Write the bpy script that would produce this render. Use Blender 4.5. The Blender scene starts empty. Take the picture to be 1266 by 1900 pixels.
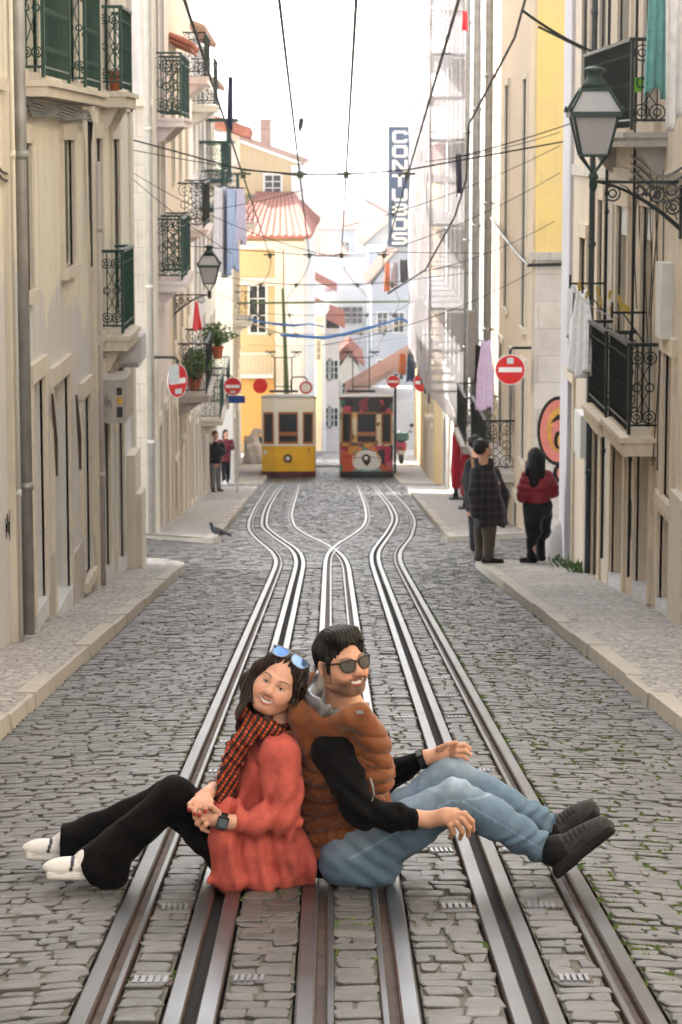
import bpy, bmesh, math, random
import numpy as np
from mathutils import Vector, Matrix
random.seed(7); rng = np.random.default_rng(7)
SC = bpy.context.scene
COL = SC.collection
R = math.radians
# ------------------------------------------------------------------ camera
CAMZ = 1.55; F = 4800.0; PITCH = R(8.06); YAW = math.atan(19/4800)
cam_d = bpy.data.cameras.new('camera'); cam = bpy.data.objects.new('camera', cam_d); COL.objects.link(cam)
cam.location = (0, 0, CAMZ); cam.rotation_euler = (math.pi/2-PITCH, 0, -YAW)
cam_d.sensor_fit = 'VERTICAL'; cam_d.sensor_height = 22.3; cam_d.sensor_width = 14.86
cam_d.lens = F/1900*22.3; cam_d.clip_start = .1; cam_d.clip_end = 20000
cam_d.dof.use_dof = True; cam_d.dof.focus_distance = 8.75; cam_d.dof.aperture_fstop = 8.0
SC.camera = cam
_fw = Vector((math.sin(YAW)*math.cos(PITCH), math.cos(YAW)*math.cos(PITCH), -math.sin(PITCH)))
_rt = Vector((math.cos(YAW), -math.sin(YAW), 0)); _up = _rt.cross(_fw)
def ray(px, py): return _fw + _rt*((px-633)/F) + _up*((950-py)/F)
def at(px, py, Y):
    d = ray(px, py); return Vector((0, 0, CAMZ)) + d*(Y/d.y)
def onx(px, py, X):
    d = ray(px, py); return Vector((0, 0, CAMZ)) + d*(X/d.x)
def zs(Y):
    if Y <= 95: return -.113*Y
    if Y <= 135: return -10.735-.09*(Y-95)
    if Y <= 330: return -14.335-.16*(Y-135)
    return -45.535
zsv = np.vectorize(zs)
# ------------------------------------------------------------------ tagging and mesh building
def tag(o, label=None, cat=None, group=None, kind=None):
    if label: o['label'] = label
    if cat: o['category'] = cat
    if group: o['group'] = group
    if kind: o['kind'] = kind
    return o
ORG = {}
def thing(name, loc, label, cat, group=None):
    o = bpy.data.objects.new(name, None); COL.objects.link(o); o.empty_display_size = .1
    o.location = loc; ORG[o.name] = Vector(loc)
    return tag(o, label, cat, group)
def link_mesh(name, me, parent, org):
    o = bpy.data.objects.new(name, me); COL.objects.link(o)
    if parent is None: o.location = org
    else: o.parent = parent
    ORG[o.name] = Vector(org); return o
class MB:
    def __init__(s): s.v = []; s.f = []; s.m = []; s.cm = 0
    def mat(s, i): s.cm = i; return s
    def add(s, vs, fs):
        b = len(s.v); s.v.extend([tuple(p) for p in vs])
        for f in fs: s.f.append(tuple(b+i for i in f)); s.m.append(s.cm)
        return s
    def hexa(s, p):
        return s.add(p, [(3,2,1,0),(4,5,6,7),(0,1,5,4),(1,2,6,5),(2,3,7,6),(3,0,4,7)])
    def box(s, x0, x1, y0, y1, z0, z1):
        if x0 > x1: x0, x1 = x1, x0
        if y0 > y1: y0, y1 = y1, y0
        if z0 > z1: z0, z1 = z1, z0
        return s.hexa([(x0,y0,z0),(x1,y0,z0),(x1,y1,z0),(x0,y1,z0),(x0,y0,z1),(x1,y0,z1),(x1,y1,z1),(x0,y1,z1)])
    def quad(s, a, b, c, d): return s.add([a,b,c,d], [(0,1,2,3)])
    def prism(s, poly, ext):
        n = len(poly); e = Vector(ext); P = [Vector(p) for p in poly]
        return s.add(P+[p+e for p in P], [tuple(range(n))[::-1], tuple(range(n,2*n))]+[(i,(i+1)%n,n+(i+1)%n,n+i) for i in range(n)])
    def tube(s, pts, r, n=6, caps=True, closed=False, squash=None):
        P = [Vector(p) for p in pts]; k = len(P)
        if k < 2: return s
        rs = r if hasattr(r, '__len__') else [r]*k
        T = []
        for i in range(k):
            if closed: t = P[(i+1)%k]-P[i-1]
            else: t = P[min(i+1,k-1)]-P[max(i-1,0)]
            T.append(t.normalized() if t.length > 1e-9 else Vector((0,0,1)))
        u = T[0].orthogonal().normalized()
        vs = []
        for i in range(k):
            u = (u-T[i]*u.dot(T[i]));
            u = u.normalized() if u.length > 1e-6 else T[i].orthogonal().normalized()
            w = T[i].cross(u)
            for j in range(n):
                a = 2*math.pi*j/n; vs.append(P[i]+(u*math.cos(a)+w*math.sin(a))*rs[i])
        fs = []
        for i in range(k if closed else k-1):
            a = i*n; b = ((i+1)%k)*n
            for j in range(n): fs.append((a+j,a+(j+1)%n,b+(j+1)%n,b+j))
        if caps and not closed: fs += [tuple(range(n))[::-1], tuple(range((k-1)*n,k*n))]
        return s.add(vs, fs)
    def lathe(s, c, prof, n=12, axis=(0,0,1)):
        ax = Vector(axis).normalized(); u = ax.orthogonal().normalized(); w = ax.cross(u); c = Vector(c); vs = []
        for r, z in prof:
            for j in range(n):
                a = 2*math.pi*j/n; vs.append(c+ax*z+(u*math.cos(a)+w*math.sin(a))*max(r,1e-4))
        fs = []
        for i in range(len(prof)-1):
            for j in range(n): fs.append((i*n+j,i*n+(j+1)%n,(i+1)*n+(j+1)%n,(i+1)*n+j))
        fs += [tuple(range(n))[::-1], tuple(range((len(prof)-1)*n,len(prof)*n))]
        return s.add(vs, fs)
    def ring(s, c, rad, r, u=(1,0,0), w=(0,0,1), n=14, m=5, a0=0, a1=2*math.pi):
        c = Vector(c); u = Vector(u); w = Vector(w); cl = abs(a1-a0-2*math.pi) < 1e-6
        k = n if cl else n+1
        return s.tube([c+(u*math.cos(a0+(a1-a0)*i/n)+w*math.sin(a0+(a1-a0)*i/n))*rad for i in range(k)], r, m, closed=cl)
    def build(s, name, mats, parent=None, smooth=False, loc=None):
        if parent is not None: org = ORG[parent.name]
        elif loc is not None: org = Vector(loc)
        else:
            a = np.array(s.v); lo = a.min(0); hi = a.max(0); org = Vector(((lo[0]+hi[0])/2, (lo[1]+hi[1])/2, lo[2]))
        a = np.array(s.v, float)-np.array(org)
        me = bpy.data.meshes.new(name); me.from_pydata(a.tolist(), [], s.f)
        for m in (mats if isinstance(mats, (list, tuple)) else [mats]): me.materials.append(m)
        me.polygons.foreach_set('material_index', s.m)
        if smooth: me.polygons.foreach_set('use_smooth', [True]*len(s.f))
        me.update(); return link_mesh(name, me, parent, org)
def dup(root, loc, label=None, rotz=None, group=None):
    c = root.copy(); COL.objects.link(c); c.location = loc
    if rotz is not None: c.rotation_euler = (0, 0, rotz)
    if label: c['label'] = label
    if group: c['group'] = group
    def rec(a, b):
        for ch in list(a.children):
            d = ch.copy(); COL.objects.link(d); d.parent = b; rec(ch, d)
    rec(root, c); return c
def text(s, parent, name, p, size, m, ex=.004, rot=(math.pi/2,0,0), align='CENTER', bold=.0, sx=1, curve_kind=None):
    cu = bpy.data.curves.new(name, 'FONT'); cu.body = s; cu.size = size; cu.align_x = align; cu.align_y = 'CENTER'
    cu.extrude = ex; cu.offset = bold; cu.materials.append(m)
    o = bpy.data.objects.new(name, cu); COL.objects.link(o)
    o.rotation_euler = rot; o.scale = (sx,1,1)
    o.location = Vector(p)-(ORG[parent.name] if parent else Vector()); o.parent = parent
    return o
# ------------------------------------------------------------------ materials
def nodes(name):
    m = bpy.data.materials.new(name); m.use_nodes = True; nt = m.node_tree
    b = nt.nodes['Principled BSDF']; return m, nt, b
def N(nt, t, **kw):
    n = nt.nodes.new(t)
    for k, v in kw.items():
        if k in n.inputs: n.inputs[k].default_value = v
        else: setattr(n, k, v)
    return n
def c4(c): return (c[0], c[1], c[2], 1)
def pos(nt, scale=(1,1,1)):
    g = N(nt, 'ShaderNodeNewGeometry'); mp = N(nt, 'ShaderNodeMapping'); mp.inputs['Scale'].default_value = scale
    nt.links.new(g.outputs['Position'], mp.inputs['Vector']); return mp.outputs['Vector']
def noise(nt, vec, scale, detail=4, rough=.55, dist=0):
    n = N(nt, 'ShaderNodeTexNoise'); n.inputs['Scale'].default_value = scale; n.inputs['Detail'].default_value = detail
    n.inputs['Roughness'].default_value = rough; n.inputs['Distortion'].default_value = dist
    nt.links.new(vec, n.inputs['Vector']); return n.outputs['Fac']
def ramp(nt, fac, stops):
    r = N(nt, 'ShaderNodeValToRGB'); e = r.color_ramp.elements
    while len(e) < len(stops): e.new(.5)
    for i, (p, c) in enumerate(stops):
        e[i].position = p; e[i].color = c4(c) if hasattr(c, '__len__') else (c,c,c,1)
    nt.links.new(fac, r.inputs['Fac']); return r.outputs['Color']
def mix(nt, fac, a, b, mode='MIX'):
    n = N(nt, 'ShaderNodeMix', data_type='RGBA', blend_type=mode)
    for s, x in ((n.inputs[0], fac), (n.inputs[6], a), (n.inputs[7], b)):
        if hasattr(x, 'links') or hasattr(x, 'is_linked'): nt.links.new(x, s)
        elif hasattr(x, '__len__'): s.default_value = c4(x)
        else: s.default_value = x
    return n.outputs[2]
def math_(nt, op, a, b=0.0):
    n = N(nt, 'ShaderNodeMath', operation=op)
    for s, x in ((n.inputs[0], a), (n.inputs[1], b)):
        if hasattr(x, 'is_linked'): nt.links.new(x, s)
        else: s.default_value = x
    return n.outputs[0]
def bump(nt, b, h, strength=.3, dist=.01):
    n = N(nt, 'ShaderNodeBump'); n.inputs['Strength'].default_value = strength; n.inputs['Distance'].default_value = dist
    nt.links.new(h, n.inputs['Height']); nt.links.new(n.outputs['Normal'], b.inputs['Normal'])
def mat(name, col, rough=.7, metal=0, var=.15, scale=5, bmp=0, bscale=60, col2=None, spec=.4, sheen=0, bdist=.004):
    m, nt, b = nodes(name); v = pos(nt)
    f = noise(nt, v, scale, 5)
    c2 = col2 or tuple(x*(1-var) for x in col); c1 = tuple(min(1, x*(1+var)) for x in col) if not col2 else col
    nt.links.new(ramp(nt, f, [(.3, c2), (.7, c1)]), b.inputs['Base Color'])
    b.inputs['Roughness'].default_value = rough; b.inputs['Metallic'].default_value = metal
    b.inputs['Specular IOR Level'].default_value = spec
    if sheen: b.inputs['Sheen Weight'].default_value = sheen
    if bmp: bump(nt, b, noise(nt, v, bscale, 6, .6), bmp, bdist)
    return m
def plaster(name, col, col2, dirt=(.16,.13,.1), amt=.5, patch=None, rough=.85):
    m, nt, b = nodes(name); v = pos(nt)
    big = noise(nt, v, .55, 7, .62, .4); fine = noise(nt, v, 9, 6, .65)
    st = noise(nt, pos(nt, (5,5,.35)), 1.6, 6, .65)
    c = mix(nt, ramp(nt, big, [(.38, 0), (.62, 1)]), col, col2)
    if patch:   # an irregular patch of a second colour over the lower storey
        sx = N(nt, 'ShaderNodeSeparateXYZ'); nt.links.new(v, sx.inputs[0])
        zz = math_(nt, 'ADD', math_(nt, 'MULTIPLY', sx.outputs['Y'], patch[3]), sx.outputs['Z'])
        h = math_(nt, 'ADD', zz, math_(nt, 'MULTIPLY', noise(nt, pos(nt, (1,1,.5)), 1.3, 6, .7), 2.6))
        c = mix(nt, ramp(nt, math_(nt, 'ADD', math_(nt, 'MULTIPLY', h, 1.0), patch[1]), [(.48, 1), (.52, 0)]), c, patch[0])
    c = mix(nt, math_(nt, 'MULTIPLY', ramp(nt, st, [(.52, 0), (.78, 1)]), amt), c, dirt)
    c = mix(nt, math_(nt, 'MULTIPLY', ramp(nt, fine, [(.55, 0), (.8, 1)]), amt*.7), c, dirt)
    peel = ramp(nt, noise(nt, pos(nt, (1,1,.7)), 1.9, 9, .68, .6), [(.605, 0), (.625, 1)])
    c = mix(nt, math_(nt, 'MULTIPLY', peel, amt*.75), c, tuple(.62*x+.08 for x in col2))
    nt.links.new(c, b.inputs['Base Color']); b.inputs['Roughness'].default_value = rough
    b.inputs['Specular IOR Level'].default_value = .25
    bump(nt, b, fine, .35, .012); return m
def glassy(name, col, rough=.12):
    m, nt, b = nodes(name); b.inputs['Base Color'].default_value = c4(col); b.inputs['Roughness'].default_value = rough
    b.inputs['Specular IOR Level'].default_value = .6; return m
def cloth(name, col, var=.12, wave=60, rough=.85, scale=14, trans=0, bs=.35):
    m, nt, b = nodes(name); v = pos(nt); f = noise(nt, v, scale, 5)
    nt.links.new(ramp(nt, f, [(.3, tuple(x*(1-var) for x in col)), (.7, tuple(min(1,x*(1+var)) for x in col))]), b.inputs['Base Color'])
    b.inputs['Roughness'].default_value = rough; b.inputs['Specular IOR Level'].default_value = .2; b.inputs['Sheen Weight'].default_value = .15
    bump(nt, b, noise(nt, v, wave, 4, .6), bs, .003)
    return m
IRON = mat('dark_iron', (.018,.024,.022), .45, .3, .3, 30, .2, 120)
GREEN = mat('green_paint', (.020,.062,.048), .45, 0, .25, 8, .15, 60)
BLACK = mat('black_gap', (.006,.006,.006), .9)
STONE = plaster('limestone', (.72,.66,.56), (.63,.58,.50), (.30,.25,.2), .45)
STONED = plaster('grey_stone', (.55,.52,.48), (.45,.42,.39), (.16,.14,.12), .6)
MARBLE = mat('white_marble', (.72,.73,.75), .3, 0, .1, 4)
ZINC = mat('zinc_pipe', (.36,.36,.35), .5, .4, .2, 6, .1, 30)
WPIPE = mat('white_pipe', (.62,.60,.57), .55, 0, .12, 5)
PANE = glassy('window_glass', (.012,.014,.016), .08)
WFRAME = mat('white_frame', (.68,.67,.63), .5, 0, .1, 8)
GFRAME = mat('green_frame', (.014,.045,.036), .5, 0, .25, 8)
DOORW = mat('weathered_door', (.20,.165,.12), .7, 0, .35, 5, .3, 40)
DOORG = mat('grey_door', (.50,.50,.47), .7, 0, .12, 5)
TILE = mat('red_roof_tile', (.36,.13,.085), .8, 0, .35, 3, .4, 18)
TILEP = mat('faded_roof_tile', (.38,.24,.18), .85, 0, .25, 1, .4, 10)
REDP = mat('red_sign_paint', (.62,.02,.022), .35, 0, .08, 6)
WHITEP = mat('white_sign_paint', (.80,.80,.80), .4, 0, .05, 6)
BLUEP = mat('blue_sign_paint', (.012,.05,.26), .4, 0, .1, 6)
STEELG = mat('galvanised_steel', (.42,.43,.44), .4, .8, .15, 12)
# ------------------------------------------------------------------ light
SUN_AZ, SUN_EL = R(32), R(33)     # azimuth to the left of straight ahead (+Y)
SUNV = Vector((-math.sin(SUN_AZ)*math.cos(SUN_EL), math.cos(SUN_AZ)*math.cos(SUN_EL), math.sin(SUN_EL)))
w = bpy.data.worlds.new('World'); SC.world = w; w.use_nodes = True
nt = w.node_tree; bg = nt.nodes['Background']
sky = nt.nodes.new('ShaderNodeTexSky'); sky.sky_type = 'NISHITA'; sky.sun_disc = False
sky.sun_elevation = SUN_EL; sky.sun_rotation = -SUN_AZ; sky.air_density = 1.0; sky.dust_density = 2.0; sky.ozone_density = 1.0
hs = nt.nodes.new('ShaderNodeHueSaturation'); hs.inputs['Saturation'].default_value = .30
nt.links.new(sky.outputs[0], hs.inputs['Color']); nt.links.new(hs.outputs[0], bg.inputs['Color'])
bg.inputs['Strength'].default_value = .15
sd = bpy.data.lights.new('sun', 'SUN'); sun = bpy.data.objects.new('sun', sd); COL.objects.link(sun)
sd.energy = 4.0; sd.angle = R(.5); sd.color = (1, .96, .90)
sun.rotation_euler = (-SUNV).to_track_quat('-Z', 'Y').to_euler(); sun.location = (-20, 20, 40)
SC.view_settings.view_transform = 'Standard'; SC.view_settings.look = 'None'; SC.view_settings.gamma = 1
SC.view_settings.exposure = 2.1
SC.render.engine = 'CYCLES'
try:
    SC.cycles.max_bounces = 6; SC.cycles.diffuse_bounces = 4; SC.cycles.transparent_max_bounces = 12
    SC.cycles.use_denoising = True; SC.cycles.caustics_reflective = False; SC.cycles.caustics_refractive = False
    SC.cycles.sample_clamp_indirect = 6
except Exception: pass
# ------------------------------------------------------------------ ground
def pw(pts, sm=1.2):
    ys = np.arange(-20, 150, .25); a = np.interp(ys, [p[0] for p in pts], [p[1] for p in pts])
    k = np.exp(-.5*(np.arange(-20,21)*.25/sm)**2); k /= k.sum()
    a = np.convolve(np.pad(a, 20, mode='edge'), k, 'valid')
    return lambda Y: float(np.interp(Y, ys, a))
Lout = pw([(6,-.667),(32,-.667),(35,-.80),(39,-1.12),(43,-1.38),(48,-1.54),(58,-1.72),(75,-1.93),(100,-2.1),(140,-2.2)])
Lslot = pw([(6,-.377),(32,-.377),(35.5,-.48),(40,-.84),(45,-1.18),(52,-1.34),(60,-1.46),(76,-1.6),(100,-1.66),(140,-1.7)])
Lin = pw([(6,.215),(31.5,.215),(34,.16),(36.8,0),(41,-.38),(45,-.64),(52,-.80),(60,-.87),(80,-1.0),(100,-1.2),(140,-1.3)])
Rin = pw([(6,-.07),(31.5,-.07),(34,-.06),(36.8,.04),(41,.34),(45,.57),(48,.65),(52,.72),(60,.79),(94,.92),(140,.95)])
Rslot = pw([(6,.55),(32,.55),(35,.60),(42,.95),(48,1.2),(52,1.29),(60,1.37),(100,1.42),(140,1.45)])
Rout = pw([(6,.862),(32,.862),(35,.94),(40,1.26),(47,1.55),(52,1.66),(60,1.75),(100,1.9),(140,2.0)])
kerbL = pw([(-20,-1.68),(40,-1.70),(76,-2.22),(140,-2.8)], .3)
kerbR = pw([(-20,1.86),(14,1.83),(31,1.73),(39,1.75),(77,2.28),(140,2.75)], .3)
GRD = mat('bare_ground', (.12,.11,.10), .9, 0, .3, 1, .4, 8)
ys = [-60,-20]+list(range(0,140,5))+[150,180,220,260,300,330,420,600]
mb = MB()
for a, b in zip(ys[:-1], ys[1:]):
    mb.quad((-500,a,zs(a)-.06), (500,a,zs(a)-.06), (500,b,zs(b)-.06), (-500,b,zs(b)-.06))
tag(mb.build('ground', GRD), kind='structure')
RIV = glassy('river_water', (.22,.26,.28), .35)
mb = MB(); mb.quad((-6000,600,-45.4), (6000,600,-45.4), (6000,12000,-45.4), (-6000,12000,-45.4))
tag(mb.build('river', RIV), kind='structure')
# cobbled road: every sett is real geometry in one mesh, on a bed of sand
Q = []; T = []; BEDS = []
def strip(fa, fb, y0, y1, w, d, skew=0.0, tone=1.0, j=1.0):
    BEDS.append((fa, fb, y0, y1))
    y = y0
    while y < y1:
        dd = d*random.uniform(.78,1.25); ym = y+dd/2; a = fa(ym); b = fb(ym); W = b-a
        if W > .05:
            n = max(1, round(W/(w*random.uniform(.85,1.15)))); c = [a+W*(i+(random.uniform(-.26,.26)*j if 0 < i < n else 0))/n for i in range(n+1)]
            xm = (a+b)/2
            for i in range(n):
                jj = lambda: random.uniform(-.012,.012)*j
                q = [(c[i]+jj(), y+jj()), (c[i+1]+jj(), y+jj()), (c[i+1]+jj(), y+dd+jj()), (c[i]+jj(), y+dd+jj())]
                Q.append([(x, yy+skew*(x-xm)) for x, yy in q]); T.append(tone*random.uniform(.74,1.2))
        y += dd
lm = lambda Y: min(Rin(Y), Lin(Y)); rm = lambda Y: max(Rin(Y), Lin(Y))
near = lambda Y: Y < 36.8
S = [(lambda Y: Lout(Y)+.088, lambda Y: Lslot(Y)-.082), (lambda Y: Lslot(Y)+.082, lambda Y: lm(Y)-(.036 if near(Y) else .08)),
     (lambda Y: lm(Y)+(.08 if near(Y) else .036), lambda Y: rm(Y)-(.08 if near(Y) else .036)),
     (lambda Y: rm(Y)+(.036 if near(Y) else .08), lambda Y: Rslot(Y)-.082), (lambda Y: Rslot(Y)+.082, lambda Y: Rout(Y)-.088)]
for fa, fb in S:
    strip(fa, fb, 5.6, 110, .092, .108)
strip(kerbL, lambda Y: Lout(Y)-.04, 5.6, 30, .108, .084, .34, 1.05, 1.2); strip(lambda Y: Rout(Y)+.04, kerbR, 5.6, 30, .108, .084, -.34, 1.0, 1.2)
strip(lambda Y: -7.5, lambda Y: Lout(Y)-.04, 30, 40.3, .15, .125, .06, 1.0); strip(lambda Y: Rout(Y)+.04, lambda Y: 8.0, 30, 40.3, .15, .125, -.06, 1.0)
strip(kerbL, lambda Y: Lout(Y)-.04, 40.3, 112, .15, .13, .15, 1.0); strip(lambda Y: Rout(Y)+.04, kerbR, 40.3, 112, .15, .13, -.15, 1.0)
strip(lambda Y: -8, kerbL, 80.5, 87.5, .15, .13, 0, 1.0); strip(kerbR, lambda Y: 8, 80.5, 87.5, .15, .13, 0, 1.0)
strip(lambda Y: -3.0, lambda Y: 2.9, 112, 140, .2, .16, 0, 1.0)
Q = np.array(Q); T = np.array(T)
def setts(q, t, lod, h0, base):
    n = len(q); cen = q.mean(1, keepdims=True)
    def inset(p, d):
        v = p-cen; L = np.linalg.norm(v, axis=2, keepdims=True); return cen+v*np.clip((L-d)/L, .25, 1)
    if lod == 0:
        nx = np.roll(q, -1, 1); cut = .13
        o = np.empty((n, 8, 2)); o[:, 0::2] = q+(nx-q)*cut; o[:, 1::2] = nx+(q-nx)*cut
        o += rng.normal(0, .0035, o.shape)
        rings = [(inset(o, .0022), -.02), (inset(o, .0045), -.002), (inset(o, .010), .0008)]; k = 8
    else:
        rings = [(inset(q, .004), -.02), (inset(q, .010), 0.0)]; k = 4
    hj = rng.normal(0, .0024, (n, 1)); tl = rng.normal(0, .022, (n, 1, 2))
    V = []
    for p, z in rings:
        zz = zsv(p[:, :, 1])+h0+z+(hj+((p-cen)*tl).sum(2) if z > -.01 else 0)
        V.append(np.dstack([p, zz]))
    if lod == 0:
        V.append(np.dstack([cen, (zsv(cen[:, :, 1])+h0+.0012+hj)]))
    V = np.concatenate(V, 1); m = V.shape[1]; idx = (np.arange(n)*m)[:, None]; fs = []
    for r_ in range(len(rings)-1):
        for i in range(k):
            fs.append(np.hstack([idx+r_*k+i, idx+r_*k+(i+1)%k, idx+(r_+1)*k+(i+1)%k, idx+(r_+1)*k+i]))
    fs = np.vstack(fs)+base
    r_ = (len(rings)-1)*k
    if lod == 0: f2 = np.vstack([np.hstack([idx+r_+i, idx+r_+(i+1)%k, idx+m-1]) for i in range(k)])+base
    else: f2 = np.hstack([idx+r_+i for i in range(k)])+base
    return V.reshape(-1, 3), fs.tolist()+f2.tolist(), np.repeat(t, m)
nr = Q[:, 0, 1] < 27
v1, f1, t1 = setts(Q[nr], T[nr], 0, 0, 0); v2, f2, t2 = setts(Q[~nr], T[~nr], 1, 0, len(v1))
bed_v = []; bed_f = []; b0 = len(v1)+len(v2)
for fa, fb, ya, yb in BEDS:
    yv = list(np.arange(ya, yb, 1.0))+[yb]
    for i, y in enumerate(yv):
        bed_v += [(fa(y), y, zs(y)-.007), (max(fa(y)+.001, fb(y)), y, zs(y)-.007)]
        if i: k = b0+len(bed_v)-4; bed_f.append((k, k+1, k+3, k+2))
me = bpy.data.meshes.new('road'); me.from_pydata(np.vstack([v1, v2, np.array(bed_v)]).tolist(), [], f1+f2+bed_f)
at_ = me.attributes.new('tint', 'FLOAT', 'POINT'); at_.data.foreach_set('value', np.concatenate([t1, t2, np.ones(len(bed_v))]))
m, nt, b = nodes('basalt_setts'); A = N(nt, 'ShaderNodeAttribute', attribute_name='tint'); v = pos(nt)
c = ramp(nt, noise(nt, v, 3.5, 6, .6), [(.3, (.056,.056,.055)), (.5, (.080,.079,.077)), (.72, (.108,.103,.095))])
c = mix(nt, 1.0, c, A.outputs['Color'], 'MULTIPLY')
c = mix(nt, math_(nt, 'MULTIPLY', ramp(nt, noise(nt, v, 60, 4, .7), [(.4, 0), (.75, 1)]), .3), c, (.19,.175,.155))
nt.links.new(c, b.inputs['Base Color'])
nt.links.new(ramp(nt, noise(nt, v, 14, 4), [(.3, .36), (.7, .62)]), b.inputs['Roughness'])
bump(nt, b, noise(nt, v, 85, 5, .65), .45, .006); SETT = m
BED = mat('sandy_joint', (.14,.132,.11), .95, 0, .35, 7, .5, 120, col2=(.07,.072,.055))
me.materials.append(SETT); me.materials.append(BED)
mi = [0]*(len(f1)+len(f2))+[1]*len(bed_f); me.polygons.foreach_set('material_index', mi)
me.update(); o = bpy.data.objects.new('road', me); COL.objects.link(o); tag(o, kind='structure')
# moss in the joints beside the tracks: uncountable
mb = MB(); MOSS = mat('moss', (.065,.105,.020), .95, 0, .4, 30, .5, 200)
cand = [(q, t) for q, t in zip(Q, T) if 7 < q[0][1] < 36]
random.shuffle(cand); nm = 0
for q, t in cand:
    x, y = q.mean(0)
    p = 0
    if .9 < x < 1.0 and y < 30: p = .7
    elif abs(x-1.19) < .07 and y < 30: p = .8
    elif 1.0 < x < 1.75 and 11 < y < 36: p = .4+.35*math.sin(y*1.7+x*4)
    elif -1.6 < x < -.75 and 12 < y < 20: p = .05
    elif x > .9: p = .02
    elif -.6 < x < .8: p = .06
    if random.random() < p:
        for e in range(random.choice((2,3,4,5))):
            i = random.randrange(4); a, c_ = q[i], q[(i+1)%4]
            for k in range(3):
                f = random.random(); X = a[0]+(c_[0]-a[0])*f; Y = a[1]+(c_[1]-a[1])*f
                r = random.uniform(.005,.014); z = zs(Y)
                vs = [(X+r*1.5*math.cos(g)*random.uniform(.6,1.2), Y+r*1.2*math.sin(g)*random.uniform(.6,1.2), z-.008) for g in (0,1.05,2.1,3.14,4.2,5.2)]+[(X,Y,z+random.uniform(.001,.006))]
                mb.add(vs, [(i_,(i_+1)%6,6) for i_ in range(6)])
tag(mb.build('moss', MOSS), kind='stuff', label='green moss growing in the joints of the cobbles')
# rails
POL = mat('polished_rail', (.15,.16,.175), .34, .75, .12, 2, .10, 60, col2=(.09,.085,.08)); RUST = mat('rail_flank', (.09,.06,.045), .7, .3, .4, 12, .3, 80)
def sweep(mb, f, a, b, zt, zb, y0, y1, step, top=0, side=1, rnd=.006):
    Y = list(np.arange(y0, y1, step))+[y1]
    prof = [(a, zb, side), (a, zt-rnd, top), (a+rnd, zt, top), (b-rnd, zt, top), (b, zt-rnd, side), (b, zb, side)]
    n = len(prof); b0 = len(mb.v)
    for y in Y:
        for x, z, _ in prof: mb.v.append((f(y)+x, y, zs(y)+z))
    for i in range(len(Y)-1):
        for j in range(n-1):
            mb.f.append((b0+i*n+j, b0+i*n+j+1, b0+(i+1)*n+j+1, b0+(i+1)*n+j)); mb.m.append(prof[j][2])
def running(fn, guard, name, label, y1=100):
    mb = MB()
    sweep(mb, fn, -.028, .026, .006, -.05, 5.5, y1, .5)
    g = (.058,.078) if guard > 0 else (-.078,-.058)
    sweep(mb, fn, g[0], g[1], .004, -.05, 5.5, y1, .5, rnd=.003)
    h = sorted((guard*.026, guard*.058)); sweep(mb, fn, h[0], h[1], -.024, -.05, 5.5, y1, .5, top=1, rnd=.001)
    o = mb.build(name, [POL, RUST], loc=(0,0,0)); return tag(o, label, 'rail', 'steel tram rails')
def slot(fn, name, label):
    mb = MB()
    for a, b in ((-.070,-.020),(.020,.070)): sweep(mb, fn, a, b, .005, -.05, 5.5, 100, .5, side=1, rnd=.004)
    mb.mat(2); sweep(mb, fn, -.020, .020, -.026, -.055, 5.5, 100, .5, top=2, side=2, rnd=.001)
    return tag(mb.build(name, [POL, RUST, BLACK], loc=(0,0,0)), label, 'cable slot', 'twin steel plates of the cable slots')
running(Lout, 1, 'tram_rail', 'polished steel rail farthest left, running under the woman in the coral cardigan')
running(Rin, 1, 'tram_rail', 'polished steel rail rising from between the seated woman and man')
running(Lin, -1, 'tram_rail', 'polished steel rail under the seat of the man in jeans')
running(Rout, -1, 'tram_rail', 'polished steel rail farthest right, under the heel of the black trainer')
slot(Lslot, 'cable_slot', 'dark cable slot between two steel plates leading to the yellow tram')
slot(Rslot, 'cable_slot', 'dark cable slot between two steel plates leading to the graffitied tram')
# small slatted plates beside the slots
mb = MB(); PLT = mat('bright_plate', (.22,.235,.25), .4, .6, .15, 20, .1, 80)
for i in range(5): mb.box(-.045+i*.021, -.045+i*.021+.013, -.045, .045, -.01, .007)
mb.mat(1).box(-.052, .066, -.05, .05, -.02, -.001)
proto = None; k = 0
for y in np.arange(7.12, 36, 1.15):
    for fn, sx, nm in ((Lslot,-1,'left side of the left cable slot'),(Lslot,1,'right side of the left cable slot'),(Rslot,-1,'left side of the right cable slot'),(Rslot,1,'right side of the right cable slot')):
        x = fn(y)+sx*.14+(.0); yy_ = y+(0 if sx > 0 else -.02)
        if 8.3 < y < 9.9 and fn is Lslot: continue
        if proto is not None and random.random() < .14: continue
        lab = 'small slatted steel plate on the '+nm
        if proto is None:
            proto = mb.build('slot_plate', [PLT, RUST], loc=(0,0,0)); proto.rotation_euler = (math.atan(-.113),0,0); proto.location = (x, yy_, zs(yy_)); tag(proto, lab, 'steel plate', 'slatted plates on the '+nm)
        else:
            c = proto.copy(); COL.objects.link(c); c.location = (x, yy_, zs(yy_)); c['label'] = lab; c['group'] = 'slatted plates on the '+nm; c.rotation_euler.z = random.uniform(-.05,.05); c.scale = (random.uniform(.85,1.08), random.uniform(.8,1.1), 1)
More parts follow.
